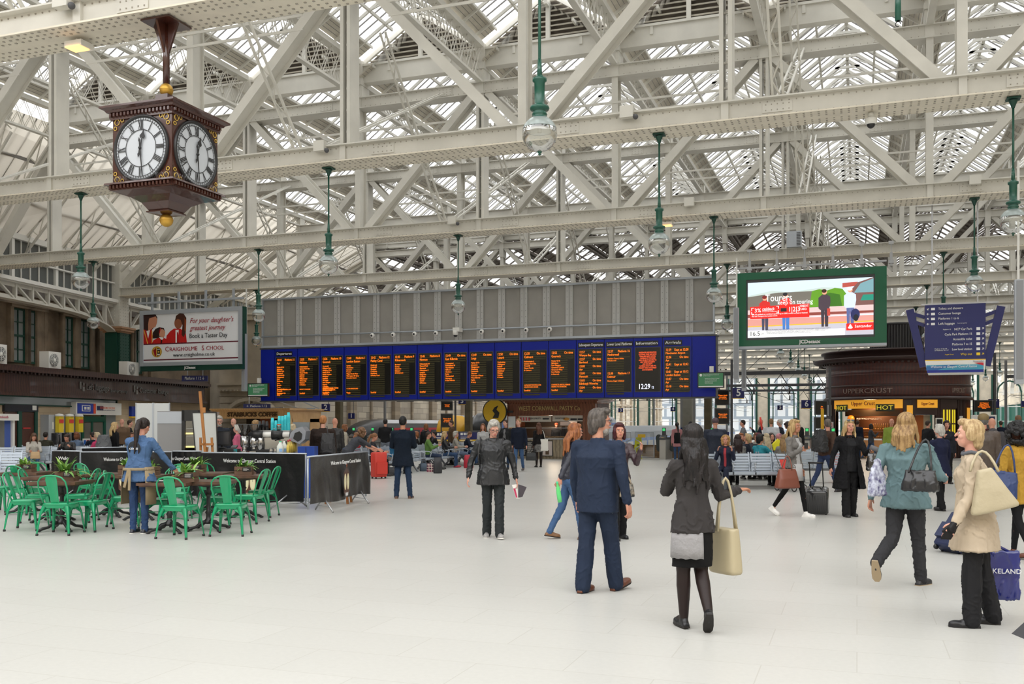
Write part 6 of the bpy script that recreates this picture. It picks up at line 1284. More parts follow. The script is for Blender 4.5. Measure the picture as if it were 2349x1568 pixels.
t = thing('sugar_jar','glass jar with an orange lid between the teal cup stacks','jar',at_(640,SD+.1,1.47),YAW); b = MB(); b.lathe([(0,0),(.05,0),(.055,.1),(.045,.12)],n=12); b.build('jar',SMK,t); b = MB(); b.lathe([(0,.12),(.05,.12),(.05,.14),(0,.14)],n=12); b.build('lid',mat('lid_orange',(.6,.12,.04),.5),t)
for k,(px,lab) in enumerate(((622,'left steel milk pitcher'),(632,'right steel milk pitcher'))): t = stall('milk_pitcher',px,lab+' in front of the espresso machine','pitcher',-.1,'steel milk pitchers'); b = MB(); b.lathe([(0,0),(.05,0),(.048,.08),(.04,.12),(.042,.13)],n=14); b.build('body',MET,t); b = MB(); b.tube([(.045,0,.11),(.08,0,.09),(.08,0,.04),(.048,0,.03)],.006,5); b.build('handle',MET,t)
MILK = mat('milk_plastic',(.72,.76,.72),.4)
for k,(px,dy,lab) in enumerate(((643,-.12,'milk bottle with green cap in front'),(652,.02,'milk bottle behind the green capped one'))):
 t = stall('milk_bottle',px,'large plastic '+lab,'bottle',dy,'plastic milk bottles'); b = MB(); b.loft([((0,0,0),.075,.06),((0,0,.17),.075,.06),((0,0,.24),.03,.03),((0,0,.26),.025,.025)],n=14,power=.7); b.build('bottle',MILK,t); b = MB(); b.lathe([(0,.285),(.026,.285),(.026,.255)],n=10); b.build('cap',mat('cap_green',(.05,.5,.25),.5) if k == 0 else WHITE,t); b = MB(); b.b2((-.01,-.064,.05),(.055,-.06,.12)); b.build('label',mat('label_blue',(.25,.45,.75),.5),t)
SY = mat('syrup_yellow',(.75,.55,.10),.25)
for k in range(5):
 t = thing('syrup_bottle',ord_[k]+' syrup bottle with a red pump from the left in the wire rack','bottle',at_(661+k*4,SD-.1+k*.09,cz+.0+k*.012),YAW,'syrup bottles in the wire rack'); b = MB(); b.lathe([(0,0),(.035,0),(.035,.17),(.014,.22),(.014,.27),(0,.27)],n=10); b.build('bottle',SY,t); b = MB(); b.lathe([(0,.27),(.02,.27),(.02,.30),(0,.31)],n=8); b.tube([(0,0,.3),(.0,-.05,.31)],.006,5); b.build('pump',mat('pump_red',(.6,.04,.04),.4),t)
t = stall('paper_cup',540,'teal paper cup standing beside the cash drawer','cup',-.2); b = MB(); b.lathe([(0,0),(.032,0),(.042,.11),(.044,.11)],n=12); b.build('cup',TEAL,t); b = MB(); b.ell((0,-.036,.06),(.018,.004,.018),10,6); b.build('badge',DGREY,t)
t = stall('card_reader',535,'grey card reader on the coffee stall counter','card reader',.08); b = MB(); b.prism([(-.06,0,.11),(.06,0,.11),(.06,.16,.16),(-.06,.16,.16)],(0,0,.03)); b.build('body',DGREY,t)
t = thing('blue_bin','blue panelled cabinet between the coffee stall and the ginger haired man','cabinet',at_(683,20.9),YAW); b = MB(); b.b2((0,0,0),(.36,.4,1.12)); b.b2((.17,-.01,0),(.18,0,1.1),m=1); b.build('body',[mat('bin_blue',(.01,.05,.30),.4),BLACK],t)
t = thing('display_fridge','tall grey sided display fridge with lit yellow shelves','fridge',at_(361,21.6),YAW); w1,w2 = .56,.92; FS = mat('fridge_side',(.27,.27,.275),.45,.2)
b = MB(); b.b2((0,0,0),(w1,.7,1.9)); b.b2((0,-.01,1.62),(w1,0,1.88),m=1); b.build('side_panel',[FS,LGREY],t); b = MB(); b.b2((w1,-.05,0),(w1+.07,.7,1.92)); b.b2((w1,-.05,1.68),(w2,.7,1.92)); b.b2((w2-.03,0,0),(w2,.7,1.9)); b.b2((w1,.6,0),(w2,.7,1.9)); b.b2((w1,0,0),(w2,.7,.9)); b.build('black_frame',BLACK,t)
b = MB(); [b.b2((w1+.07,.05,z),(w2-.03,.6,z+.02)) for z in (1.1,1.33,1.5)]; b.build('shelf',LGREY,t); b = MB(); [b.b2((w1+.07,.04,z),(w2-.03,.06,z+.035)) for z in (1.08,1.38)]; b.build('shelf_light',mat('shelf_glow',(1,.75,.2),.5,emit=1.2),t); b = MB(); b.b2((w1+.06,-.02,.9),(w2-.03,-.01,1.68)); b.build('door_glass',CLEAR,t)
for k,(a_,c_,lab) in enumerate(((311,351,'left tall white partition board behind the fridge'),(351,389,'right tall white partition board behind the fridge'))): v = at_(a_,23.2); wd = (at_(c_,23.2)-v).length; t = thing('partition_board',lab,'partition',v,YAW,'tall white partition boards'); b = MB(); b.b2((.01,0,0),(wd-.01,.04,2.11)); b.build('board',mat('partition_white',(.56,.58,.58),.5),t); b = MB(); b.b2((0,-.01,0),(.02,.05,2.12)); b.b2((wd-.02,-.01,0),(wd,.05,2.12)); b.build('edge_rail',LGREY,t)
t = thing('wooden_easel','tall wooden easel leaning at the coffee stall','easel',at_(470,20.6),YAW); EW = mat('easel_wood',(.45,.19,.05),.45,kind='wood',col2=(.36,.14,.035)); q = F_PX/20.6
X_ = lambda px: (px-470)/q; Z_ = lambda y: 1.6-(y-973)/q
b = MB(); b.bar((X_(459),.0,Z_(897)),(X_(476),.0,Z_(1100)),.055,.04,up=(0,1,0)); b.build('mast',EW,t)
for a_,c_ in (((458,1003),(462,1180)),((484,1003),(492,1180)),((474,1025),(462,1190))): b = MB(); b.bar((X_(a_[0]),.05,Z_(a_[1])),(X_(c_[0]),.05,.0),.045,.035,up=(0,1,0)); b.build('leg',EW,t)
b = MB(); b.b2((X_(458),-.02,Z_(1021)),(X_(490),.03,Z_(1016))); b.b2((X_(466),-.04,Z_(946)),(X_(472),.0,Z_(934))); b.build('ledge',EW,t)
t = thing('whiteboard','white board with a thin black frame behind the easel','board',at_(437,21.0),YAW); q = F_PX/21.0; h0,h1 = 1.6-(1060-973)/q,1.6-(945-973)/q
b = MB(); b.add([(0,.1,h1),(.53,.1,h1),(.60,0,h0),(.13,0,h0)],[(0,3,2,1)]); b.add([(0,.14,h1),(.53,.14,h1),(.60,.04,h0),(.13,.04,h0)],[(0,1,2,3)]); b.build('sheet',mat('board_greywhite',(.55,.57,.55),.4),t); b = MB(); 
for u,v in (((0,.1,h1),(.53,.1,h1)),((.53,.1,h1),(.60,0,h0)),((0,.1,h1),(.13,0,h0))): b.bar(u,v,.022,.03)
b.bar((.13,.03,h0),(.13,.05,0),.03); b.bar((.58,.03,h0),(.58,.05,0),.03); b.build('frame',BLACK,t)
# benches
BS = mat('bench_silver',srgb(176,186,198),.38,.25); BL = mat('bench_leg',(.22,.23,.25),.4,.5)
def seat_parts(t,x,w_=.55):
 b = MB(); b.b2((x-w_/2+.02,-.22,.40),(x+w_/2-.02,.22,.425)); b.b2((x-w_/2+.02,.20,.36),(x+w_/2-.02,.23,.425)); b.build('seat',BS,t)
 b = MB()
 for k in range(6): b.box((x,-.25-.017*k,.47+k*.072),(w_-.05,.016,.055),M=Matrix.Rotation(rad(13),3,'X'))
 for s in (-1,1): b.bar((x+s*(w_/2-.03),-.22,.42),(x+s*(w_/2-.03),-.36,.90),.03,.03)
 b.build('backrest',BS,t)
def bench(p,rz,n,lab,w_=.56,arms=True):
 t = thing('platform_bench',lab,'bench',p,rz,'silver slatted waiting benches'); x0 = -w_*n/2
 for k in range(n): seat_parts(t,x0+w_*(k+.5),w_)
 b = MB(); b.b2((x0,-.06,.33),(-x0,.06,.39)); b.build('beam',BL,t)
 for x in ([x0+w_*.7,-x0-w_*.7] if n > 2 else [0]):
  b = MB(); 
  for s in (-1,1): b.bar((x,0,.34),(x+.12*s,s*.30,.03),.05,.05); b.ell((x+.12*s,s*.30,.02),(.04,.04,.02),8,6)
  b.build('leg',BL,t)
 for k in range(n+1):
  x = x0+w_*k; b = MB(); b.tube([(x,.15,.42),(x,.2,.60),(x,.12,.64),(x,-.18,.66),(x,-.25,.5)],.018,6); b.loft([((x,.19,.60),.03,.01),((x,.20,.66),.03,.012)],n=8); b.build('armrest',LGREY,t)
 return t
bf = lambda ang: YAW-rad(ang)      # ang: 0 faces away, 180 faces the camera, 90 faces right
def bp(px,d): return flat(atd(px,0,d))
bench(bp(150,31.2),bf(172),8,'long silver bench in front of the public telephones'); bench(bp(-8,25),bf(165),2,'silver bench end at the left edge')
bench(bp(215,33.4),bf(-8),8,'silver bench back to back with the one before the telephones')
a_,c_ = bp(845,29.5),bp(1120,41); dd = c_-a_; ang_b = atan2(dd.y,dd.x)
n_ = int(dd.length/.6); mid = (a_+c_)/2
for k in range(3):
 q = a_+dd*((k+.5)/3); bench(q,ang_b+pi,6,['nearest','middle','farthest'][k]+' silver bench of the row below the departure board',.6)
 nn = Vector((dd.y,-dd.x,0)).normalized(); bench(q-nn*.95,ang_b,6,['nearest','middle','farthest'][k]+' silver bench back to back behind the row below the departure board',.6)
bench(bp(1728,24.0),bf(178),4,'empty silver slatted bench left of the woman with the brown bag'); bench(bp(1728,24.95),bf(-2),4,'silver bench back to back behind the empty one')
bench(bp(1760,27.6),bf(178),5,'silver bench in the second row on the right'); bench(bp(1880,26.5),bf(-2),3,'silver bench behind the man in the brown jacket')
# luggage and bags on the floor
def suitcase(px,fy,w_,dp,h,ang,m_,lab,tilt=0,handle=.0,ribs=0,pock=None,off=0,cat='suitcase'):
 p = flat(gnd(px,fy)); t = thing('suitcase',lab,cat,p,bf(ang)); t.rotation_euler.x = tilt; r = .035
 b = MB(); b.loft([((0,0,.05),w_/2-.02,dp/2-.015),((0,0,.075),w_/2,dp/2),((0,0,h-.03),w_/2,dp/2),((0,0,h),w_/2-.03,dp/2-.02)],n=28,power=.28); b.build('shell',m_,t)
 if ribs:
  b = MB(); [b.b2((-w_/2+.05+k*(w_-.1)/(ribs-1)-.008,-dp/2-.008,.12),(-w_/2+.05+k*(w_-.1)/(ribs-1)+.008,dp/2+.008,h-.07)) for k in range(ribs)]; b.build('ribs',m_,t)
 if pock: b = MB(); b.b2((-w_/2+.03,dp/2-.01,.14),(w_/2-.03,dp/2+.05,h*.62)); b.build('front_pocket',pock,t)
 for sx_ in (-1,1):
  for sy in (-1,1): b = MB(); b.lathe([(0,-.014),(.032,-.014),(.032,.014),(0,.014)],(sx_*(w_/2-.05),sy*(dp/2-.05),.032),n=12,M=Matrix.Rotation(pi/2,3,'Y')); b.build('wheel',BLACK,t)
 b = MB(); b.tube([(-.07,0,h),(-.06,0,h+.03),(.06,0,h+.03),(.07,0,h)],.012,6); b.build('grab_handle',BLACK,t)
 if handle: b = MB(); b.tube([(-.11,-dp/2+.04,h-.02),(-.11,-dp/2+.04,h+handle),(.11,-dp/2+.04,h+handle),(.11,-dp/2+.04,h-.02)],.011,6); b.tube([(-.13,-dp/2+.04,h+handle),(.13,-dp/2+.04,h+handle)],.018,8); b.build('trolley_handle',BLACK,t)
 return t
suitcase(869,1097,.42,.30,.78,140,mat('suitcase_red',(.62,.045,.03),.5),'bright red upright suitcase beside the seated girl',pock=mat('suitcase_red',(),0) if False else MATS['suitcase_red'],handle=.28)
SBK = mat('suitcase_black',(.03,.03,.032),.15,coat=.8); suitcase(1876,1178,.40,.26,.50,205,SBK,'glossy black ribbed trolley case pulled by the blonde woman in black',ribs=9,tilt=rad(-22),handle=.46)
SBL = mat('suitcase_navy',(.012,.02,.07),.5); t = suitcase(2172,1268,.38,.24,.56,250,SBL,'navy trolley case tipped behind the woman in the beige coat',tilt=rad(38),pock=SBL)
def bag(px,d,z,sz,ang,m_,lab,strap=None,cat='bag',name='handbag',power=.5,m2=None,slump=1.0):
 p = at_(px,d,z); t = thing(name,lab,cat,p,bf(ang)); w_,dp,h = sz
 b = MB(); b.loft([((0,0,0),w_/2*.94,dp/2*.9),((0,0,h*.08),w_/2,dp/2),((0,0,h*.6),w_/2*slump,dp/2*.85),((0,0,h),w_/2*.82*slump,dp/2*.3)],n=24,power=power); b.build('body',m_,t)
 if strap: b = MB(); [b.tube([(-w_*.28,s*dp*.15,h*.95),(-w_*.25,s*dp*.15,h+strap*.6),(0,0,h+strap),(w_*.25,s*dp*.15,h+strap*.6),(w_*.28,s*dp*.15,h*.95)],.012,6) for s in (-1,1)]; b.build('handles',m2 or m_,t)
 return t
TAR = mat('tartan',(.30,.05,.12),.7,kind='brick',col2=(.02,.02,.03)); mp,bt,_ = MATS['tartan_nodes']; mp.inputs['Rotation'].default_value = (pi/2,0,0); bt.inputs['Brick Width'].default_value = .08; bt.inputs['Row Height'].default_value = .08; bt.inputs['Mortar Size'].default_value = .008; bt.offset = 0; bt.inputs['Mortar'].default_value = (.7,.6,.5,1)
bag(989,32.5,0,(.30,.2,.3),170,TAR,'tartan shopping bag on the floor by the middle bench',.12,m2=BLACK); bag(971,33,0,(.24,.18,.28),160,mat('denim_bag',(.08,.11,.15),.8),'grey denim bag beside the tartan shopping bag',.1)
bag(898,30.2,0,(.55,.26,.26),150,mat('sport_black',(.03,.03,.035),.6),'black and pink sports bag behind the red suitcase',.08,name='sports_bag'); bag(899,31.2,.27,(.3,.2,.28),160,mat('rucksack_taupe',(.14,.11,.09),.8),'taupe rucksack resting on the sports bag',name='rucksack')
bag(1075,35.5,0,(.36,.28,.48),160,mat('rucksack_red',(.42,.01,.03),.6),'red and black rucksack on the floor at the end of the middle bench',name='rucksack',power=.8)
bag(1004,31.6,0,(.32,.2,.52),140,mat('case_black',(.03,.03,.035),.5),'dark grey case standing by the bench below the water bottle',name='instrument_case',power=.9)
t = thing('pushchair','small wheeled pushchair with red fabric behind the woman in the grey blazer','pushchair',bp(1812,23.2),bf(150)); b = MB(); b.add([(-.15,0,.25),(.15,0,.25),(.15,-.2,.75),(-.15,-.2,.75)],[(0,1,2,3)]); b.add([(-.15,.3,.22),(.15,.3,.22),(.15,0,.25),(-.15,0,.25)],[(0,1,2,3)]); b.build('fabric_seat',mat('pushchair_red',(.65,.05,.04),.6),t); b = MB(); [b.tube([(s*.17,-.35,.95),(s*.17,0,.3),(s*.17,.3,.08)],.012,6) for s in (-1,1)]; [b.tube([(s*.17,.05,.35),(s*.17,-.25,.08)],.012,6) for s in (-1,1)]; b.build('frame',DGREY,t)
for sx_ in (-1,1):
 for y in (.3,-.25): b = MB(); b.tube([(sx_*.17,y+.075*cos(k*pi/8),.085+.075*sin(k*pi/8)) for k in range(16)],.014,6,closed=True); b.build('wheel',BLACK,t)
t = thing('litter_post','short dark steel post beside the pushchair','post',bp(1793,23.0)); b = MB(); b.b2((-.05,-.05,0),(.05,.05,.55)); b.build('post',DGREY,t)
t = thing('red_freezer','low red fronted cabinet with a white rim left of the round kiosk','cabinet',at_(1900,36),YAW); b = MB(); b.b2((0,0,0),(.75,.5,1.35)); b.build('cabinet',WHITE,t); b = MB(); b.b2((.05,-.02,.1),(.7,0,1.2)); b.build('red_front',mat('counter_red',(.6,.03,.03),.4),t); t.scale = (.5,.5,.8)
t = thing('yellow_post','yellow upright post with a grey box at the left edge of the round kiosk','post',at_(1887,43.6),YAW); b = MB(); b.b2((-.06,0,0),(.06,.08,2.3)); b.build('post',mat('post_yellow',(.80,.45,.02),.45),t); b = MB(); b.b2((-.02,-.08,.75),(.2,.0,1.25)); b.build('box',DGREY,t)
t = thing('floor_sign_base','dark wedge of a floor stand cut by the right edge','stand',flat(gnd(2352,1466)),YAW); b = MB(); b.prism([(0,0,0),(.2,0,0),(.2,0,.18)],(0,.2,0)); b.build('wedge',DGREY,t)
t = thing('ticket_machine','white ticket machine right of the round kiosk','ticket machine',at_(2241,40),YAW); b = MB(); b.b2((0,0,0),(.82,.5,2.0)); b.build('cabinet',WHITE,t); b = MB(); b.b2((.06,-.02,1.78),(.74,0,1.93)); b.build('header',mat('navy_ink',(.02,.03,.1),.5),t); b = MB(); b.b2((.2,-.02,1.1),(.6,0,1.6)); b.build('screen',DGREY,t)
# people
def remesh(mb,vox,smooth=4,disp=0,dscale=6,cut=None,seed=0):
 me = bpy.data.meshes.new('tmp'); me.from_pydata(mb.v,[],mb.f); o = bpy.data.objects.new('tmp',me); C.objects.link(o)
 m = o.modifiers.new('r','REMESH'); m.mode = 'VOXEL'; m.voxel_size = vox; m.use_smooth_shade = True
 if smooth: m2 = o.modifiers.new('s','SMOOTH'); m2.factor = .6; m2.iterations = smooth
 dg = bpy.context.evaluated_depsgraph_get(); r = bpy.data.meshes.new_from_object(o.evaluated_get(dg)); bpy.data.objects.remove(o); bpy.data.meshes.remove(me)
 if disp:
  nr = [v.normal.copy() for v in r.vertices]
  for v,n in zip(r.vertices,nr):
   p = v.co*dscale+Vector((seed,0,0)); q = p*1.5; q.z *= .7; a = noise.noise(q+Vector((0,0,2*noise.noise(p*.5))))
   v.co += n*disp*(.5*noise.noise(p*.6)+1.1*max(0,1-abs(a)*5)**2-.25)
 if cut:
  import bmesh
  bm = bmesh.new(); bm.from_mesh(r); bmesh.ops.delete(bm,geom=[f for f in bm.faces if cut(f.calc_center_median())],context='FACES'); bm.to_mesh(r); bm.free()
 for p in r.polygons: p.use_smooth = True
 return r
def cloth(name,col,rough=.8,bump=.25,sc=14,spec=.25,var=.15):
 c = tuple(.66*v for v in srgb(*col)); g_ = sum(c)/3
 return mat('cloth_'+name,tuple(v*.88+g_*.12 for v in c),rough,bump=min(1,bump*1.8),bscale=sc,var=var,vscale=5,spec=spec)
def skinm(k=0): return mat('skin_%d' % k,[srgb(200,146,122),srgb(182,128,100),srgb(104,66,50),srgb(206,158,138)][k],.5,var=.12,vscale=9,col2=[srgb(186,126,104),srgb(168,112,86),srgb(90,56,42),srgb(196,136,118)][k])
def hairm(name,col,c2=None):
 dk = lambda c: tuple(.72*v for v in srgb(*c))
 m = mat('hair_'+name,dk(col),.45,bump=0,var=.4,vscale=30,col2=dk(c2) if c2 else None,kind=None,spec=.35)
 n = m.node_tree.nodes; l = m.node_tree.links
 if 'strand' not in n:
  t = [x for x in n if x.type == 'TEX_COORD'][0]; mp = n.new('ShaderNodeMapping'); mp.inputs['Scale'].default_value = (1,1,.12); mp.name = 'strand'; l.new(t.outputs['Object'],mp.inputs[0])
  nz = n.new('ShaderNodeTexNoise'); nz.inputs['Scale'].default_value = 90; nz.inputs['Detail'].default_value = 2; l.new(mp.outputs[0],nz.inputs['Vector'])
  a = [x for x in n if x.type == 'TEX_NOISE'][0]; l.new(mp.outputs[0],a.inputs['Vector']); a.inputs['Scale'].default_value = 45
  bp = n.new('ShaderNodeBump'); bp.inputs['Strength'].default_value = .8; bp.inputs['Distance'].default_value = .01; l.new(nz.outputs['Fac'],bp.inputs['Height']); l.new(bp.outputs[0],n['Principled BSDF'].inputs['Normal'])
 return m
EYE = mat('eye_white',(.75,.73,.70),.3); IRIS = mat('iris',(.05,.035,.025),.3); LIP = mat('lips',srgb(176,92,86),.5); BROW = mat('brow',srgb(92,66,48),.8)
V = Vector
def rotm(yaw,pitch,roll=0): return (Matrix.Rotation(yaw,3,'Z') @ Matrix.Rotation(pitch,3,'X') @ Matrix.Rotation(roll,3,'Y'))
def person(lab,loc,ang,H=1.7,fem=False,vox=.02,skin=0,hair=('brown',(80,55,40)),style='short',top=None,coat=None,legs='trousers',legcol=None,shoe=(30,28,28),shoename=None,
           L=(0,0),R=(0,0),foot=(0,0),splay=(.0,.0),arml=(0,.12,.25,0),armr=(0,.12,.25,0),lean=0,bend=0,turn=0,tilt=0,sit=False,hem=-.08,hemflare=0,open_=0,hood=False,hat=None,glasses=False,
           skirt=None,fat=1.0,sleeve=1.0,z0=None,group=None,twist=0,legw=1.0,drop=0,collar=True,hands=True,beard=None,gloves=None,bare=False,coatlen=None,scarf=None):
 """local frame: faces +y, x to the person's right, feet on z=0. L/R=(thigh forward deg, knee bend deg); arm=(forward, out, elbow bend, inward)"""
 s = H/1.75; t = thing('person',lab,'person',loc,bf(ang),group)
 sw = (.165 if fem else .19)*fat; hw = .088
 P = V((0,0,.93)); J = {}
 for nm,sg,(a,k),fp,sp_ in (('L',-1,L,foot[0],splay[0]),('R',1,R,foot[1],splay[1])):
  a,k = rad(a),rad(k); hip = P+V((sg*hw,0,-.03)); d1 = V((sg*sin(sp_)*.6,sin(a),-cos(a))).normalized(); kn = hip+d1*.42; d2 = V((sg*sin(sp_)*.6,sin(a-k),-cos(a-k))).normalized(); an = kn+d2*.41
  fd = V((sg*.12,cos(rad(fp)),sin(rad(fp)))).normalized(); J[nm] = (hip,kn,an,fd)
 low = min(min(J[k][2].z-.075*abs(cos(0)) if True else 0,J[k][2].z-.04+J[k][3].z*.17) for k in 'LR')
 low = min(J[k][2].z-.075+min(0,J[k][3].z*.15) for k in 'LR')
 if sit: low = min(J[k][2].z-.075 for k in 'LR')
 sh_ = V((0,0,-low))
 P = P+sh_; J = {k: (v[0]+sh_,v[1]+sh_,v[2]+sh_,v[3]) for k,v in J.items()}
 ln = rad(lean); up = V((0,sin(ln),cos(ln))); ln2 = rad(lean+bend); up2 = V((0,sin(ln2),cos(ln2)))
 waist = P+up*.18; chest = waist+up.lerp(up2,.5).normalized()*.18; neck = chest+up2*.15
 TW = Matrix.Rotation(rad(-twist),3,'Z'); fwd = V((0,cos(ln2),-sin(ln2)))
 shl = neck-up2*.055
 S = {'L': shl+TW @ V((-sw,0,0)),'R': shl+TW @ V((sw,0,0))}; A = {}
 for nm,sg,(f,o,e_,inn) in (('L',-1,arml),('R',1,armr)):
  f = rad(f); o_ = o; e_ = rad(e_); d1 = TW @ V((sg*sin(o_),sin(f)*cos(o_),-cos(f)*cos(o_))); el = S[nm]+d1*.285; o2 = o_-inn; d2 = TW @ V((sg*sin(o2),sin(f+e_)*cos(o2),-cos(f+e_)*cos(o2))); wr = el+d2*.245; A[nm] = (S[nm],el,wr,d2.normalized())
 HR = rotm(rad(-turn),rad(tilt)) ; hc = neck+up2*.075+HR @ V((0,.025,.115))
 def hp(x,y,z): return hc+HR @ V((x,y,z))
 sk = skinm(skin); near = vox < .014
 b = MB(); r = lambda p,q,a_,c_: b.cap(p*s,q*s,a_*s,c_*s,10)
 b.ell(hp(0,-.008,.012)*s,(.074*s,.094*s,.105*s),16,12,M=HR); b.ell(hp(0,.028,-.055)*s,(.054*s,.058*s,.062*s),12,8,M=HR); b.ell(hp(0,.05,-.085)*s,(.03*s,.028*s,.026*s),10,7,M=HR)
 for sg in (-1,1): b.ell(hp(sg*.036,.058,-.025)*s,(.024*s,.025*s,.024*s),8,6,M=HR); b.ell(hp(sg*.074,-.008,-.008)*s,(.010*s,.02*s,.031*s),8,6,M=HR); b.ell(hp(sg*.03,.078,.028)*s,(.024*s,.014*s,.010*s),8,6,M=HR)
 b.cap(hp(0,.084,.012)*s,hp(0,.102,-.020)*s,.008*s,.0115*s,8); b.ell(hp(0,.088,-.055)*s,(.022*s,.012*s,.012*s),8,6,M=HR)
 r(hp(0,-.02,-.05),neck,.052 if not fem else .044,.055); r(neck,neck-up2*.08,.05,.06); r(neck-up2*.12+TW @ V((-sw*.72,0,0)),neck-up2*.12+TW @ V((sw*.72,0,0)),.035,.035)
 r(neck-up2*.16,chest-up2*.05,.09,.09); r(chest-up2*.05,P,.09,.09)
 for k in 'LR':
  a_ = A[k]; r(a_[0],a_[1],.034,.030); r(a_[1],a_[2],.030,.024)
  g = J[k]; q = 1.12 if (bare or legs == 'tights') else .9; r(g[0],g[1],.078*q*legw,.052*q*legw); r(g[1],g[1].lerp(g[2],.35),.05*q,.052*q); r(g[1].lerp(g[2],.35),g[2],.052*q,.034*q); r(g[2],g[2]+g[3]*.06+V((0,0,-.045)),.030,.018)
 if near or vox < .025:
  for k,sg in (('L',-1),('R',1)):
   wr,d = A[k][2],A[k][3]; n_ = d.cross(V((0,0,1)) if abs(d.z) < .9 else V((0,1,0))).normalized(); pn = V((sg*-1,0,0)) if abs(d.x) < .7 else V((0,0,-1)); pn = (pn-d*pn.dot(d)).normalized(); sd = d.cross(pn).normalized()
   if sd.y < 0: sd = -sd
   pm = wr+d*.05
   for u in (-.5,0,.5): r(wr+d*.01+sd*u*.035,wr+d*.085+sd*u*.052,.015,.0125)
   if hands:
    for i_,(u,Lf) in enumerate(((.036,.062),(.013,.072),(-.011,.066),(-.034,.05))):
     c = .5+.13*i_; f0 = wr+d*.09+sd*u; f1 = f0+(d*cos(c*.5)+pn*sin(c*.5))*Lf*.5; f2 = f1+(d*cos(c*1.3)+pn*sin(c*1.3))*Lf*.35; f3 = f2+(d*cos(c*2)+pn*sin(c*2))*Lf*.22
     r(f0,f1,.0092,.0085); r(f1,f2,.0085,.0078); r(f2,f3,.0078,.007)
    t0 = wr+d*.025+sd*.026; t1 = t0+(d*.7+sd*.75+pn*.2).normalized()*.035; t2 = t1+(d*.95+sd*.25+pn*.25).normalized()*.03; r(t0,t1,.0125,.010); r(t1,t2,.010,.008)
 vb = vox*.65 if vox < .02 else vox*.85
 me = remesh(b,vb*s,2 if near else 1); o = bpy.data.objects.new('body',me); C.objects.link(o); o.parent = t; me.materials.clear(); me.materials.append(sk)
 f = MB()
 for sg in (-1,1):
  f.ell(hp(sg*.0315,.0765,.006)*s,(.0125*s,.007*s,.0075*s),10,6,m=0,M=HR); f.ell(hp(sg*.0315,.0822,.006)*s,(.0058*s,.003*s,.006*s),8,5,m=1,M=HR)
  f.bar(hp(sg*.018,.088,.026)*s,hp(sg*.048,.078,.028)*s,.006*s,.006*s,m=3); f.bar(hp(sg*.02,.087,.013)*s,hp(sg*.045,.08,.013)*s,.003*s,.003*s,m=3)
 f.ell(hp(0,.0965,-.050)*s,(.021*s,.006*s,.0045*s),10,6,m=2,M=HR); f.ell(hp(0,.0955,-.058)*s,(.018*s,.007*s,.0055*s),10,6,m=2,M=HR)
 f.build('face_features',[EYE,IRIS,LIP,BROW],t)
 if glasses:
  g = MB()
  for sg in (-1,1): g.tube([hp(sg*.034+.024*cos(k*pi/6),.097,.004+.018*sin(k*pi/6))*s for k in range(12)],.0022*s,4,closed=True); g.tube([hp(sg*.058,.097,.01)*s,hp(sg*.078,.0,.01)*s],.003*s,4)
  g.tube([hp(-.01,.098,.008)*s,hp(.01,.098,.008)*s],.0025*s,4); g.build('glasses',BLACK,t)
 if style != 'bald' or hat:
  b = MB(); hm = hairm(*hair) if style != 'bald' else sk; E = lambda x,y,z,rx,ry,rz: b.ell(hp(x,y,z)*s,(rx*s,ry*s,rz*s),14,10,M=HR)
  if style == 'thin': E(0,-.03,.01,.078,.085,.085)
  elif style != 'bald':
   E(0,-.022,.034,.084,.094,.098)
   if style == 'short': E(0,-.05,.0,.079,.06,.078); E(0,.03,.088,.06,.05,.03)
   if style in ('full','bob','long','curly','pony','wavy','afro','mid'): E(0,-.028,.040,.090,.100,.096)
   if style in ('full',): E(0,-.07,-.02,.088,.055,.09); E(.02,.04,.10,.07,.055,.036); E(0,-.075,-.08,.07,.045,.05); [E(sg*.078,-.02,.0,.02,.05,.06) for sg in (-1,1)]
   if style in ('bob','long','wavy','mid'): E(0,.045,.088,.07,.042,.032); [E(sg*.075,.0,-.03,.026,.06,.085) for sg in (-1,1)]; E(0,-.065,-.04,.085,.06,.10)
   if style == 'bob': [E(sg*.072,.005,-.085,.028,.05,.055) for sg in (-1,1)]; E(0,-.06,-.09,.08,.05,.055)
   if style in ('long','wavy','mid'):
    random.seed(len(lab)); Lh = {'long': .36,'wavy': .46,'mid': .24}[style]
    for k in range(15):
     u = -1+2*k/14; x0 = .088*sin(u*1.75); y0 = -.03-.075*cos(u*1.75); Lk = Lh*random.uniform(.78,1.05)*(1-.22*abs(u)); p0 = hp(x0,y0,-.02); bk = (-fwd*.03)*(1-abs(u)*.6)
     dn = -up2*.86+V((0,0,-.14)); wv = random.uniform(.006,.016) if style == 'wavy' else .004; p = p0; pts = [p0]
     for j in range(1,6): pts.append(p0+dn*Lk*j/5+(-fwd)*(.055 if abs(u) < .8 else -.01)*min(1,j/2.)+V((u*.03*j/5+wv*sin(j*2.1+k),wv*cos(j*1.7+k),0)))
     for j in range(5): b.cap(pts[j]*s,pts[j+1]*s,(.026-.0028*j)*s,(.026-.0028*(j+1))*s,7)
   if style == 'pony':
    E(0,-.05,.0,.08,.06,.07); p0 = hp(0,-.10,.03); bq = neck-fwd*.13; pts = [p0,p0-fwd*.04+V((0,0,.01)),bq+V((.02,0,.10)),bq-fwd*.03+V((.03,0,-.06)),bq-fwd*.03-up2*.25+V((.02,0,0))]
    for j in range(4): b.cap(pts[j]*s,pts[j+1]*s,[.028,.04,.045,.032][j]*s,[.04,.045,.032,.01][j]*s,8)
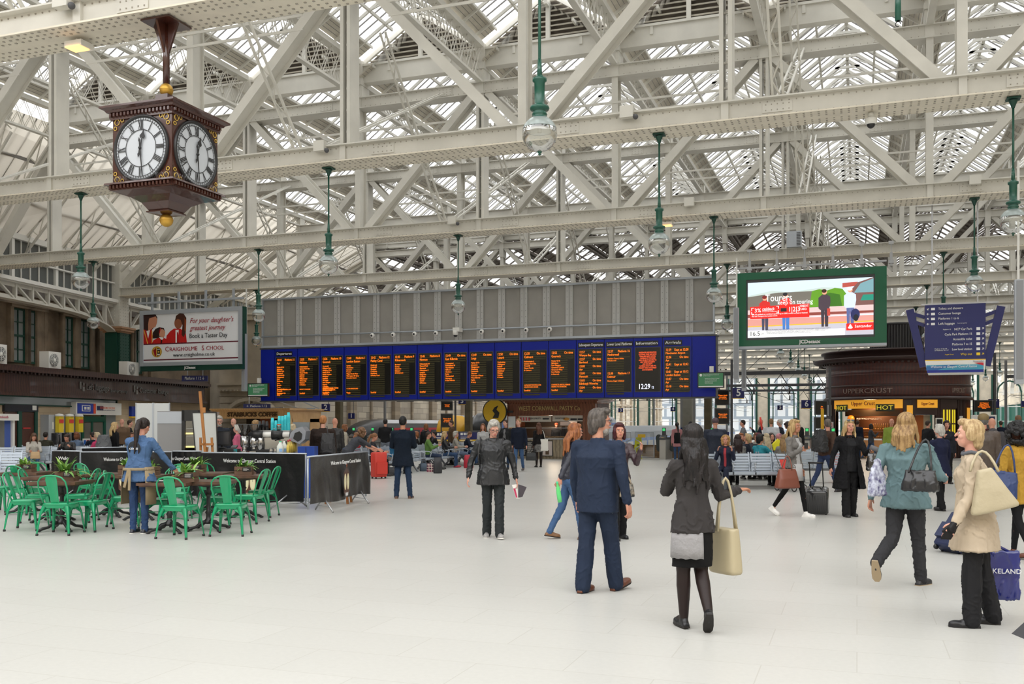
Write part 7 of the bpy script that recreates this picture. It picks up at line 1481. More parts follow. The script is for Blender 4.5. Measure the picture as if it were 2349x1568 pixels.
   if style == 'curly':
    random.seed(5)
    for k in range(60): a1,a2 = random.uniform(0,2*pi),random.uniform(-.9,1.4); q = V((cos(a1)*cos(a2)*.10,sin(a1)*cos(a2)*.105-.03,sin(a2)*.11+.0)); (E(q.x,q.y,q.z,.03,.03,.03) if q.y < .05 or q.z > .06 else None)
    [E(sg*.07,-.02,-.09,.04,.06,.06) for sg in (-1,1)]; E(0,-.06,-.1,.08,.06,.06)
   if style == 'afro':
    random.seed(9)
    for k in range(120): a1,a2 = random.uniform(0,2*pi),random.uniform(-1.2,1.5); q = V((cos(a1)*cos(a2)*.135,sin(a1)*cos(a2)*.13-.04,sin(a2)*.15-.02)); (E(q.x,q.y,q.z,.034,.034,.034) if q.y < .05 or q.z > .07 else None)
   if beard: bb = MB(); bb.ell(hp(0,.05,-.075)*s,(.056*s,.05*s,.05*s),10,8,M=HR); mb_ = remesh(bb,max(.006,vox*.5)*s,1,.004,40); ob = bpy.data.objects.new('beard',mb_); C.objects.link(ob); ob.parent = t; mb_.materials.append(hairm(*beard)); ob.location = (HR @ V((0,-.012,-.012)))*s
   me = remesh(b,max(.0065,vox*.55)*s,3,.003*s,26/s,seed=len(lab)); me.materials.clear(); me.materials.append(hm); o = bpy.data.objects.new('hair',me); C.objects.link(o); o.parent = t
  if hat:
   b = MB(); E(0,-.02,.055,.096,.106,.088); 
   if hat[2] == 'cap': b.ell(hp(0,.11,.055)*s,(.065*s,.06*s,.008*s),12,6,M=HR)
   me = remesh(b,max(.008,vox*.6)*s,1,.003,30); me.materials.clear(); me.materials.append(cloth(hat[0],hat[1])); o = bpy.data.objects.new('hat',me); C.objects.link(o); o.parent = t
 def torso(name,m_,grow,hem_,flare,sl,op=0,hd=False,disp=.006,vx=None,cl=True,slr=1.0):
  b = MB(); F1 = Matrix.Rotation(-ln,3,'X'); F2 = Matrix.Rotation(-ln2,3,'X'); g = grow; w_ = fat
  hipw,hipd = (.165,.118) if fem else (.165,.115); wst = (.125,.095) if fem else (.152,.108); ch = (.148,.112) if fem else (.178,.122)
  rings = []
  if sit: rings = [(P+V((0,0,-.03)),(hipw+g)*w_,(hipd+g)*w_,F1)]
  else:
   hb = P+V((0,0,hem_)); rings = [(hb,(hipw+g+flare)*w_,(hipd+g+flare*.8)*w_),(P+V((0,0,hem_*.4)),(hipw+g+flare*.5)*w_,(hipd+g+flare*.4)*w_),(P+V((0,0,.03)),(hipw+g)*w_,(hipd+g)*w_,F1)]
  rings += [(waist+up*.02,(wst[0]+g)*w_,(wst[1]+g)*w_,F1),(chest,(ch[0]+g)*w_,(ch[1]+g)*w_,TW @ F2),(shl-up2*.01,(sw*.93+g*.6),.085+g*.6,TW @ F2),(neck-up2*.012,.082+g*.6,.070+g*.5,F2)]
  if cl: rings.append((neck+up2*.035,.062+g*.6,.060+g*.5,F2))
  b.loft([(q[0]*s,q[1]*s,q[2]*s)+tuple(q[3:]) for q in rings],n=20)
  if fem:
   for sg in (-1,1): b.ell((chest+TW @ (V((sg*.07,.075+g*.4,0))))*s,(.062*s,.055*s,.06*s),10,8)
  for k in 'LR':
   a_ = A[k]; q = (1.0 if not fem else .88)*slr
   b.cap((neck-up2*.045)*s,(a_[0]+up2*.002)*s,(.052+g*.5)*s,(.058*q+g*.6)*s,10); b.ell(a_[0]*s,((.062*q+g*.6)*s,)*3,10,8); b.cap(a_[0]*s,a_[1]*s,(.060*q+g*.6)*s,(.047*q+g*.6)*s,12)
   if sl > .5: e2 = a_[1].lerp(a_[2],min(1,(sl-.5)*2)*.98); b.cap(a_[1]*s,e2*s,(.047*q+g*.6)*s,(.036*q+g*.5)*s,12)
  if hd: b.ell((neck-fwd*.075-up2*.02)*s,(.10*s,.06*s,.12*s),12,10,M=Matrix.Rotation(-.3,3,'X')); b.tube([(neck+up2*.02+V((.085*cos(k*pi/8),.07*sin(k*pi/8),0)))*s for k in range(16)],.024*s,8,closed=True)
  cutf = None
  if op: cutf = lambda c: (c.y > .02*s and abs(c.x+ (c.z*0)) < op*s*(1+.8*max(0,(neck.z*s-c.z)/(neck.z*s)) ) and c.z < (neck.z-.0)*s and c.z > (P.z+hem_-.05)*s and c.y > -.2 and not any((c-A[k][1]*s).length < .11*s or (c-A[k][2]*s).length < .12*s for k in 'LR'))
  me = remesh(b,(vx or vox)*s,3,disp*s,9/s,cutf,len(lab)); me.materials.clear(); me.materials.append(m_)
  o = bpy.data.objects.new(name,me); C.objects.link(o); o.parent = t
  if op: md = o.modifiers.new('thickness','SOLIDIFY'); md.thickness = .008
  return o
 if top: torso('shirt',cloth(*top),.004,min(hem,-.05) if not coat else (hem if not open_ else -.12),.0,0 if coat else sleeve,vx=max(vox,.011),cl=False if coat else collar)
 if coat: torso('coat' if hem < -.2 else 'jacket',cloth(*coat),.016,hem,hemflare,sleeve,open_,hood,(.012 if near else .009)*(.55 if 'suit' in coat[0] or 'navy' in coat[0] else 1),cl=collar)
 if scarf: b = MB(); b.tube([(neck+up2*.03+V((.072*cos(k*pi/8),.066*sin(k*pi/8),.01*sin(k))))*s for k in range(16)],.017*s,8,closed=True); b.build('scarf',cloth(*scarf),t)
 if gloves:
  b = MB()
  for k in 'L':
   wr,d = A[k][2],A[k][3]; b.cap((wr-d*.02)*s,(wr+d*.06)*s,.034*s,.036*s); 
   for u in (-.032,-.011,.011,.032): b.cap((wr+d*.07+V((0,u,0)))*s,(wr+d*.15+V((.012,u,0)))*s,.0125*s,.0105*s)
   b.cap((wr+d*.02+V((0,.03,0)))*s,(wr+d*.08+V((0,.055,0)))*s,.015*s,.011*s)
  me = remesh(b,.007*s,1); me.materials.append(cloth(*gloves)); o = bpy.data.objects.new('glove',me); C.objects.link(o); o.parent = t
 if legs in ('trousers','jeans','leggings'):
  b = MB(); F1 = Matrix.Rotation(-ln,3,'X')
  b.loft([((P+V((0,0,-.10)))*s,.13*s*fat,.10*s*fat),((P+V((0,0,-.03)))*s,.165*s*fat,.118*s*fat),((P+V((0,0,.07)))*s,.15*s*fat,.11*s*fat,F1)],n=16); fl = {'trousers': (.094,.068,.064,.066),'jeans': (.088,.060,.050,.050),'leggings': (.080,.054,.042,.036)}[legs]
  for k in 'LR':
   g = J[k]; q = legw; b.ell((g[0]+V((0,-.01,-.02)))*s,((fl[0]+.012)*s*q,)*3,10,8); b.cap(g[0]*s,g[1]*s,fl[0]*s*q,fl[1]*s*q,12); mdp = g[1].lerp(g[2],.4); b.cap(g[1]*s,mdp*s,fl[1]*s*q,(fl[2]+.006)*s*q,12); b.cap(mdp*s,(g[2]-(g[1]-g[2]).normalized()*(.022 if legs != 'leggings' else -.02))*s,(fl[2]+.006)*s*q,fl[3]*s*q,12)
  me = remesh(b,vox*s,3,(.003 if legs == 'leggings' else .006 if 'suit' in legcol[0] else .009)*s,10/s,seed=3+len(lab)); me.materials.clear(); me.materials.append(cloth(*legcol)); o = bpy.data.objects.new('trousers',me); C.objects.link(o); o.parent = t
 if legs == 'tights':
  b = MB()
  for k in 'LR': g = J[k]; b.cap(g[0]*s,g[1]*s,.092*s,.063*s,12); m1 = g[1].lerp(g[2],.32); b.cap(g[1]*s,m1*s,.060*s,.062*s,12); b.cap(m1*s,g[2]*s,.062*s,.040*s,12); b.cap(g[2]*s,(g[2]+g[3]*.12+V((0,0,-.035)))*s,.040*s,.03*s)
  me = remesh(b,vox*s,2); me.materials.append(cloth(*legcol)); o = bpy.data.objects.new('tights',me); C.objects.link(o); o.parent = t
 if skirt:
  sc_,sl_ = skirt; kl,kr = J['L'][1],J['R'][1]; mk = (kl+kr)/2; b = MB(); wd = abs(kr.x-kl.x)/2+.10; bt_ = P.lerp(V((mk.x,mk.y,mk.z)),sl_)
  b.loft([(V((bt_.x,bt_.y,bt_.z))*s,max(.165,wd)*s,(.115+abs(kl.y-kr.y)*.45*sl_)*s),(P.lerp(bt_,.5)*s,.178*s,.135*s),((P+V((0,0,.02)))*s,.165*s,.12*s),((P+V((0,0,.12)))*s,.14*s,.105*s)],n=24)
  me = remesh(b,vox*s,2,.003,8); me.materials.append(cloth(*sc_)); o = bpy.data.objects.new('skirt',me); C.objects.link(o); o.parent = t
 for k in 'LR':
  g = J[k]; an,fd = g[2],g[3]; b = MB(); upv = V((0,0,1)); upv = (upv-fd*fd.dot(upv)).normalized(); heel = an-upv*.042-fd*.02; sz = 1.04 if fem else 1.18
  b.ell((heel)*s,V((.034,.038,.04))*s*sz,12,8); Mx = Matrix((fd.cross(upv).normalized(),fd,upv)).transposed()
  b.ell((heel+fd*.055)*s,V((.036*sz,.075*sz,.042))*s,12,8,M=Mx); b.ell((heel+fd*.13*sz-upv*.004)*s,V((.043*sz,.068*sz,.031))*s,12,8,M=Mx); b.cap(an*s,(an-upv*.04)*s,.038*s*sz,.036*s*sz)
  sole = (heel-upv*.034); b.b2((0,0,0),(0,0,0)); b.v = b.v[:-8]; b.f = b.f[:-6]; b.m = b.m[:-6]; b.sm = b.sm[:-6]
  pts = [sole+fd*y_*sz+Mx.col[0]*x_*1.08 for x_,y_ in ((-.026,-.045),(.026,-.045),(.034,.02),(.04,.1),(.038,.16),(.018,.195),(-.018,.195),(-.038,.16),(-.04,.1),(-.034,.02))]
  b.prism([p*s for p in pts],-upv*.0+upv*.028*s)
  me = remesh(b,(.008 if near else .014)*s,1); me.materials.append(mat('shoe_%d_%d_%d' % tuple(shoe),srgb(*shoe),.4)); o = bpy.data.objects.new('shoe',me); C.objects.link(o); o.parent = t
  o2 = MB(); o2.prism([(p-upv*.006)*s for p in pts],upv*.014*s); o2.build('sole',mat('sole_%s' % (shoename or 'dark'),srgb(*((225,222,215) if shoename == 'white' else (170,150,120) if shoename == 'tan' else (28,24,22))),.6),o)
 t['_j'] = 0; del t['_j']
 M = Matrix.Translation(V(loc)) @ Matrix.Rotation(bf(ang),4,'Z')
 info = {'wr': {k: M @ (A[k][2]*s+A[k][3]*.09*s) for k in 'LR'},'el': {k: M @ (A[k][1]*s) for k in 'LR'},'sh': {k: M @ (A[k][0]*s) for k in 'LR'},'P': M @ (P*s),'neck': M @ (neck*s),'M': M,'s': s,'chest': M @ (chest*s),'back': M @ ((chest-fwd*.16)*s),'head': M @ (hc*s),'J': J,'A': A,'t': t}
 return info
def worldbag(name,lab,cat,p,ang,sz,m_,ring=None,m2=None,power=.5,tilt=0,curve=.82,dis=.0,top=.3,group=None):
 """bag whose opening centre hangs at world point p; ring = list of world strap points"""
 w_,dp,h = sz; t = thing(name,lab,cat,p,bf(ang),group); t.rotation_euler.y = tilt
 b = MB(); b.loft([((0,0,-h),w_/2*.94,dp/2*.85),((0,0,-h*.94),w_/2,dp/2),((0,0,-h*.5),w_/2*(1+curve)/2,dp/2*.9),((0,0,0),w_/2*curve,dp/2*top)],n=24,power=power)
 me = remesh(b,.012,2,dis,9); me.materials.clear(); me.materials.append(m_); o = bpy.data.objects.new('bag_body',me); C.objects.link(o); o.parent = t
 if ring:
  inv = (Matrix.Translation(p) @ t.rotation_euler.to_matrix().to_4x4()).inverted(); b = MB(); 
  for pts in ring: b.tube([inv @ V(q) for q in pts],.011,6)
  b.build('strap',m2 or m_,t)
 return t
def arcpts(a,c,top,n=8): return [V(a).lerp(V(c),k/n)+(V(top)-(V(a)+V(c))/2)*(1-(2*k/n-1)**2) for k in range(n+1)]
def stand(px,fy,d=None): return flat(gnd(px,fy)) if d is None else bp(px,d)
NAVY = ('navy_suit',(38,54,82),.75,.15,10); JEANS = ('jeans',(58,92,138),.8,.3,40); DJEANS = ('dark_jeans',(40,66,100),.8,.3,40); BLK = ('black',(26,26,29),.8,.2,12); GREYT = ('charcoal',(62,62,66),.85,.2,20)
LTH = ('black_leather',(32,31,34),.35,.5,10,.5)
I = person('man in a navy suit with grey swept hair walking right',stand(1370,1357),38,1.75,vox=.010,skin=0,hair=('grey_brown',(112,104,98),(70,64,60)),style='full',top=('white_shirt',(225,228,235)),coat=NAVY,legs='trousers',legcol=NAVY,shoe=(96,52,32),L=(-7,2),R=(14,4),foot=(0,14),splay=(0,.02),arml=(2,.14,12,.1),armr=(-8,.26,14,.1),turn=38,lean=1,hem=-.16,fat=1.2,legw=1.15,glasses=True,beard=('white_beard',(190,184,178)),sleeve=.98,collar=True)
I = person('woman in a charcoal jacket and grey panelled skirt with long black hair',stand(1590,1440),-6,1.58,fem=True,vox=.010,skin=1,hair=('black_shiny',(22,19,20),(42,36,36)),style='wavy',coat=('charcoal_jacket',(70,66,66),.8,.12,14),legs='tights',legcol=('sheer_tights',(52,38,36),.45,.05,20),shoe=(24,24,27),L=(2,2),R=(2,42),foot=(0,-50),splay=(-.02,-.06),arml=(38,.1,80,.4),armr=(12,.32,96,-.72),hem=-.115,hemflare=.025,fat=.98,skirt=(('skirt_black',(22,22,24),.8),.92),turn=0)
P_ = I['P']; s_ = I['s']; t_ = I['t']; b = MB(); zz = [P_.z-.098,P_.z-.15,P_.z-.22,P_.z-.30]; rr = [(.170,.127),(.176,.133),(.180,.137),(.181,.138)]; vs = []
for z,(rx,ry) in zip(zz,rr): vs += [(rx*cos(rad(172+k*6.6)),ry*sin(rad(172+k*6.6))-.004,z+.004*sin(k*1.7)) for k in range(18)]
b.add(vs,[(i*18+j,i*18+j+1,(i+1)*18+j+1,(i+1)*18+j) for i in range(3) for j in range(17)],0,True); o = b.build('grey_skirt_panel',cloth('skirt_grey',(186,184,186),.9,.3,30),t_); md = o.modifiers.new('thickness','SOLIDIFY'); md.thickness = .004; md.offset = 1
e = I['el']['R']; w_ = I['wr']['R']; hp_ = e.lerp(w_,.25); worldbag('handbag','cream leather handbag hanging from the arm of the woman in the charcoal jacket','handbag',V((hp_.x,hp_.y,hp_.z-.27)),60,(.30,.15,.36),mat('bag_cream',srgb(178,166,136),.45),[arcpts((hp_.x-.07,hp_.y-.04,hp_.z-.29),(hp_.x+.07,hp_.y+.04,hp_.z-.29),(hp_.x,hp_.y,hp_.z+.13)),arcpts((hp_.x-.05,hp_.y-.09,hp_.z-.29),(hp_.x+.09,hp_.y-.01,hp_.z-.29),(hp_.x,hp_.y-.02,hp_.z+.13))],top=.75,curve=.8)
I = person('short grey haired woman in a black waterproof walking and looking down',stand(1131,1232),176,1.68,fem=True,vox=.012,skin=3,hair=('silver',(205,200,190),(150,146,140)),style='full',coat=('black_waterproof',(40,42,46),.42,.35,8,.5),legs='trousers',legcol=('dark_green_trousers',(50,56,58),.7,.1,12),shoe=(150,148,146),shoename='white',L=(14,6),R=(-4,6),foot=(4,0),arml=(-6,.30,16,.1),armr=(-4,.42,18,.25),hem=-.15,hemflare=.02,fat=1.25,glasses=True,tilt=-26,turn=-8,collar=True)
w_ = I['wr']['L']; t = thing('leaflet','folded white and red leaflet in the hand of the grey haired walker','leaflet',w_+V((.02,-.02,-.04)),YAW); b = MB(); b.add([(-.09,0,.03),(.0,.01,.04),(.03,0,-.17),(-.03,0,-.16)],[(0,1,2,3)]); b.add([(0,-.02,.04),(.12,-.03,.0),(.06,-.03,-.14),(.0,-.02,-.15)],[(0,1,2,3)],1); b.add([(-.07,-.005,-.02),(-.04,-.005,-.02),(-.01,-.005,-.15),(-.03,-.005,-.15)],[(0,1,2,3)],2); b.build('pages',[WHITE,mat('print_dark',(.05,.04,.05),.5),mat('print_red',(.5,.03,.1),.5)],t)
q = I['back']; worldbag('rucksack','black rucksack on the back of the grey haired walker','rucksack',q+V((.0,.07,.16)),0,(.30,.18,.42),mat('rucksack_black',(.02,.02,.022),.6),[[I['sh'][k]+V((0,.10,.0)),I['sh'][k]+V(((.04 if k == 'L' else -.04)*-1,-.04,.085)),I['sh'][k]+V(((.05 if k == 'L' else -.05)*-1,-.14,-.08)),I['sh'][k]+V(((.04 if k == 'L' else -.04)*-1,-.13,-.22)),I['sh'][k]+V((0,.05,-.30))] for k in 'LR'],power=.6)
I = person('woman in a teal hooded jacket with long blonde hair striding right',stand(2078,1343),46,1.72,fem=True,vox=.010,skin=0,hair=('blonde_dark',(196,160,108),(128,94,58)),style='mid',coat=('teal',(122,156,162),.85,.25,14),legs='jeans',legcol=GREYT,shoe=(34,34,38),shoename='tan',L=(-14,46),R=(12,4),foot=(-62,0),turn=-14,twist=-16,arml=(-14,.3,30,.1),armr=(14,.34,66,.2),hem=-.13,hemflare=.03,hood=True,fat=1.22,legw=1.15,sleeve=1)
w_ = I['sh']['R']; c = atd(2110,1078,9.15); worldbag('handbag','black slouchy leather shoulder bag on the woman in the teal jacket','handbag',c,40,(.34,.15,.20),mat('bag_black_leather',(.018,.018,.02),.28,bump=.3),[arcpts(c+V((-.10,-.03,-.02)),c+V((.10,.0,-.02)),w_+V((-.02,-.06,.10)))],dis=.012,top=.35)
w_ = I['wr']['L']; worldbag('carrier_bag','flowery blue and white bag held by the woman in the teal jacket','bag',atd(2012,1052,9.4),60,(.10,.22,.36),mat('floral',(.55,.58,.68),.6,var=.9,vscale=22,col2=(.06,.05,.16)),dis=.012,top=.3,curve=.3)
I = person('older woman in a beige raincoat with short blonde hair facing left',stand(2236,1434),-68,1.63,fem=True,vox=.010,skin=3,hair=('ash_blonde',(222,194,146),(170,138,96)),style='full',coat=('beige',(226,204,174),.7,.2,9),legs='trousers',legcol=('black_trousers',(36,36,40),.7,.15,10),shoe=(24,24,28),L=(4,4),R=(-8,4),foot=(0,0),splay=(.04,.06),arml=(6,.16,22,.0),armr=(-6,.12,10,0),hem=-.28,hemflare=.055,fat=1.16,lean=3,tilt=4,gloves=('black_glove',(30,28,30),.4),legw=1.12,sleeve=1,scarf=('scarf_grey',(120,124,132)))
c = I['sh']['L']; el = atd(2258,1075,7.4); worldbag('handbag','large cream quilted handbag on the shoulder of the woman in the beige raincoat','handbag',el,8,(.36,.13,.33),mat('bag_quilted',srgb(176,164,136),.5,bump=.5,bscale=12),[arcpts(el+V((-.1,0,-.02)),el+V((.1,.02,-.02)),c+V((.06,-.02,.10)))],tilt=rad(-14),top=.5,curve=.3,power=.6)
w_ = atd(2292,1262,7.9); t = worldbag('carrier_bag','glossy navy blue carrier bag held behind the woman in the beige raincoat','bag',w_,12,(.31,.12,.40),mat('carrier_navy',(.008,.015,.16),.2,coat=.6),[arcpts(w_+V((-.08,0,-.01)),w_+V((.08,0,-.01)),I['wr']['R']+V((0,0,-.02)))],dis=.012,top=.6,curve=.95)
text('lettering','LAKELAND',WL_,t,(.005,-.075,-.16),.055,width=.28)
I = person('blonde woman in a long black coat pulling a trolley case',stand(1948,1184),176,1.68,fem=True,vox=.013,skin=0,hair=('blonde',(226,196,142),(176,140,92)),style='long',top=('black_top',(24,25,30),.6),coat=('black_coat',(24,24,28),.85,.15,8),legs='trousers',legcol=('black_slacks',(30,30,33),.8,.2,8),shoe=(20,20,22),L=(-4,4),R=(8,6),foot=(0,0),arml=(26,.2,80,.3),armr=(-4,.34,14,.1),hem=-.42,hemflare=.08,open_=.075,fat=1.18,legw=1.1,turn=6)
w_ = I['wr']['L']; worldbag('handbag','shiny black handbag hanging from the wrist of the woman in the long black coat','handbag',w_+V((.05,-.02,-.06)),175,(.30,.14,.30),mat('bag_patent',(.012,.012,.014),.12,coat=1),[arcpts(w_+V((-.04,-.02,-.07)),w_+V((.14,-.02,-.07)),w_+V((.02,0,.02)))],dis=.01)
t = thing('purse','grey clutch purse in the hand of the woman in the long black coat','purse',w_+V((0,-.04,.03)),YAW+.1); t.rotation_euler.y = .35; b = MB(); b.loft([((-.02,0,0),.045,.04,Matrix.Rotation(pi/2,3,'Y')),((.2,0,0),.045,.04,Matrix.Rotation(pi/2,3,'Y'))],n=12); b.build('body',mat('purse_grey',(.10,.10,.11),.4),t)
hd = I['head']; t = thing('sunglasses','sunglasses pushed up on the hair of the woman in the long black coat','sunglasses',hd+V((.02,-.075,.105)),YAW+.05); b = MB(); [b.ell((x,0,0),(.03,.008,.02),10,6) for x in (-.036,.036)]; b.build('lenses',mat('sunglass',(.05,.07,.10),.1,spec=1),t)
I = person('blonde woman in a grey blazer and long white top carrying a brown bag',stand(1821,1184),140,1.70,fem=True,vox=.013,skin=1,hair=('blonde_warm',(214,182,126),(156,120,76)),style='long',top=('white_top',(214,214,216),.8,.2,8),coat=('grey_blazer',(138,134,130),.8,.2,18),legs='leggings',legcol=('black_leggings',(18,18,20),.8),shoe=(228,226,222),shoename='white',L=(16,6),R=(-16,22),foot=(0,-28),arml=(-8,.12,20,.0),armr=(8,.14,110,.3),hem=-.05,hemflare=.02,open_=.055,fat=.92,turn=0)
b = MB(); M_ = I['M']; b.loft([((0,.01,I['P'].z-.26),.175,.14),((0,.01,I['P'].z-.12),.165,.13),((0,.01,I['P'].z+.03),.145,.115)],n=24); b.build('top_hem',cloth('white_top',(214,214,216),.8),I['t'])
w_ = I['el']['R']; c = w_+V((-.03,-.12,-.22)); worldbag('handbag','large tan brown leather bag on the arm of the woman in the grey blazer','handbag',c,160,(.46,.20,.33),mat('bag_tan',srgb(126,70,54),.4,var=.15),[arcpts(c+V((-.10,0,-.02)),c+V((.08,0,-.02)),c+V((0,.06,.22)))],top=.35,curve=.72)
w_ = I['wr']['R']; t = thing('mobile_phone','phone in the raised hand of the woman in the grey blazer','phone',w_+V((.01,-.04,.03)),YAW+.3); b = MB(); b.b2((-.035,-.006,-.05),(.035,.006,.05)); b.build('body',BLACK,t)
person('man in a brown jacket walking right behind the blonde women',stand(1893,1128),62,1.78,vox=.018,skin=3,hair=('grey_short',(120,110,102)),style='short',coat=('brown_suede',(92,66,52),.8,.2,10),legs='jeans',legcol=('blue_jeans',(50,68,110),.8),shoe=(40,36,40),L=(-20,14),R=(22,4),foot=(-18,8),arml=(30,.1,10,0),armr=(-22,.3,8,0),turn=-60,hem=-.04,lean=8)
worldbag('rucksack','dark rucksack on the back of the man in the brown jacket','rucksack',V((*bp(1882,22.6).xy,1.48)),60,(.34,.26,.52),mat('rucksack_black',(.02,.02,.022),.6),dis=.02)
I = person('man with black hair in a navy overcoat seen from behind',stand(924,1143),2,1.77,vox=.013,skin=1,hair=('jet',(20,19,20)),style='short',coat=('navy_wool',(20,34,52),.9,.15,12),legs='jeans',legcol=DJEANS,shoe=(84,56,44),shoename='tan',L=(0,2),R=(0,2),splay=(.10,.14),arml=(16,.14,70,.5),armr=(16,.14,70,.5),hem=-.24,hemflare=.05,fat=1.06,legw=1.08)
I = person('waitress in a blue denim shirt and tan apron with a dark ponytail',stand(318,1222),14,1.70,fem=True,vox=.011,skin=0,hair=('dark_brown',(50,36,32),(30,22,20)),style='pony',coat=('denim_shirt',(84,124,176),.8,.3,10),legs='jeans',legcol=('bright_jeans',(50,86,140),.8,.35,18,.3,.4),shoe=(30,32,42),shoename='white',L=(0,1),R=(4,4),foot=(0,0),arml=(40,.28,70,.4),armr=(30,.36,6,.0),hem=-.15,hemflare=.05,fat=1.2,lean=6,tilt=-24,turn=0)
t_ = I['t']; pz = I['P'].z; AP = cloth('apron_tan',(184,162,124),.85,.2,12); b = MB(); b.lathe([(.245,pz-.48),(.245,pz-.2),(.215,pz+.07)],n=22,a0=rad(-32),a1=rad(212)); b.lathe([(.222,pz+.02),(.215,pz+.06)],n=28); b.bar((-.01,-.222,pz+.04),(-.06,-.25,pz-.22),.035,.006,up=(0,1,0)); b.bar((.01,-.222,pz+.04),(.02,-.25,pz-.26),.03,.006,up=(0,1,0))
for v_ in range(0): pass
o = b.build('apron',AP,t_); md = o.modifiers.new('thickness','SOLIDIFY'); md.thickness = .006; bk = I['M'].inverted() @ I['back']; b = MB(); b.lathe([(0,.0),(.10,.004),(.105,0)],(bk.x,bk.y+.015,bk.z-.02),n=24,M=Matrix.Rotation(pi/2+.1,3,'X')); b.build('logo_disc',cloth('logo_dark',(56,60,66)),t_); text('logo_lettering','COFFEE',WL_,t_,(bk.x,bk.y-.0,bk.z-.03),.04,width=.14)
I = person('red haired woman in a dark jacket behind the man in the navy suit',stand(1308,1236),80,1.63,fem=True,vox=.015,skin=0,hair=('auburn',(178,112,66),(128,74,44)),style='long',coat=('dark_denim',(44,48,66),.45,.4,10,.5),legs='jeans',legcol=('light_jeans',(72,112,164),.8,.4,16),shoe=(120,84,54),L=(-15,12),R=(14,6),foot=(-10,0),arml=(-20,.05,20,0),armr=(-34,.25,6,0),hem=-.03,glasses=True,lean=6)
w_ = I['wr']['R']; t = thing('drink_bottle','green plastic bottle held by the red haired woman','bottle',w_+V((0,-.03,-.0)),YAW); t.rotation_euler.y = rad(-8); b = MB(); b.lathe([(0,-.26),(.029,-.255),(.031,-.18),(.031,-.12),(.025,-.06),(.014,-.02),(.014,.01)],n=14); b.build('bottle',mat('bottle_green',srgb(96,205,120),.25),t); b = MB(); b.lathe([(0,.03),(.016,.03),(.016,.0)],n=10); b.build('cap',mat('cap_green',(.05,.5,.25),.5),t)
person('burgundy haired woman in a plum leather jacket right of the navy suit',stand(1420,1236),165,1.62,fem=True,vox=.015,skin=0,hair=('burgundy',(84,30,38),(54,18,26)),style='bob',coat=('plum_leather',(78,56,64),.4,.4,10,.5),legs='trousers',legcol=BLK,shoe=(26,26,30),L=(-6,4),R=(8,4),arml=(34,.2,110,.2),armr=(6,.2,30,0),hem=-.06,turn=10)
p = bp(1438,13.4); worldbag('handbag','small black and cream shoulder bag of the burgundy haired woman','handbag',V((p.x,p.y,.78)),170,(.22,.12,.19),mat('bag_twotone',(.62,.52,.38),.4,var=.9,vscale=9,col2=(.03,.03,.03)),[[(p.x-.02,p.y,.78),(p.x-.13,p.y+.02,1.15)],[(p.x+.06,p.y,.78),(p.x-.10,p.y+.02,1.15)]])
person('young man in a navy pea coat looking left near the pasty kiosk',stand(1190,1081),195,1.80,vox=.018,skin=3,hair=('fair',(186,150,110)),style='short',coat=('navy_pea',(26,36,58),.9,.1,10),legs='jeans',legcol=('light_jeans',(72,112,164),.8,.4,16),shoe=(80,74,70),L=(-10,16),R=(10,2),arml=(-4,.16,20,0),armr=(-6,.14,26,0),hem=-.18,turn=22)
person('dark haired young man in a black bomber jacket behind the grey haired walker',stand(1160,1076),205,1.76,vox=.022,skin=3,hair=('brown',(72,54,42)),style='short',top=('grey_tee',(150,150,152)),coat=('bomber',(40,42,44),.7),legs='jeans',legcol=DJEANS,open_=.04,hem=-.04,turn=10)
person('woman in a pale jacket mostly hidden behind the grey haired walker',stand(1108,1078),190,1.62,fem=True,vox=.022,hair=('chestnut',(150,96,58)),style='long',coat=('pale_jacket',(205,205,205)),legcol=BLK)
I = person('woman in black with a white tote waiting at the pasty kiosk',stand(1236,1071),-15,1.66,fem=True,vox=.020,skin=2,hair=('chestnut_long',(112,70,48),(80,48,34)),style='long',coat=('black_cardigan',(30,28,30)),legs='tights',legcol=('sheer_tights',(52,38,36),.45),shoe=(22,22,24),hem=-.04,skirt=(('pattern_skirt',(170,168,165),.8,.2,30,.3,.9),.75))
w_ = I['el']['R']; worldbag('tote_bag','white printed tote on the shoulder of the woman at the pasty kiosk','bag',w_+V((.02,-.12,.0)),5,(.38,.08,.44),mat('tote_white',(.75,.73,.68),.8),[arcpts(w_+V((-.08,-.12,-.02)),w_+V((.1,-.12,-.02)),I['sh']['R']+V((0,-.05,.06)))],curve=.95,top=.8)
w_ = I['wr']['L']; worldbag('holdall','black holdall held by the woman at the pasty kiosk','bag',w_+V((-.05,-.05,-.18)),5,(.42,.2,.30),mat('holdall_black',(.03,.033,.036),.5),[arcpts(w_+V((-.12,-.05,-.2)),w_+V((.08,-.05,-.2)),w_)],curve=.8)
I = person('curly black haired woman in a mustard yellow coat at the right edge',stand(2333,1278),-25,1.62,fem=True,vox=.013,skin=2,hair=('afro_black',(22,20,22)),style='afro',coat=('mustard',(226,172,30),.9,.3,30),legs='leggings',legcol=BLK,shoe=(96,52,34),L=(-12,14),R=(10,4),foot=(-10,0),arml=(4,.2,40,.1),armr=(10,.2,30,0),hem=-.22,hemflare=.04,fat=1.18)
c = I['el']['L']; worldbag('handbag','navy blue shoulder bag of the woman in the mustard coat','handbag',c+V((-.02,-.14,.03)),10,(.42,.16,.32),mat('bag_navy',(.02,.04,.13),.5),[arcpts(c+V((-.12,-.14,.0)),c+V((.12,-.12,.0)),I['sh']['L']+V((0,-.08,.08)))],dis=.01,tilt=.15)
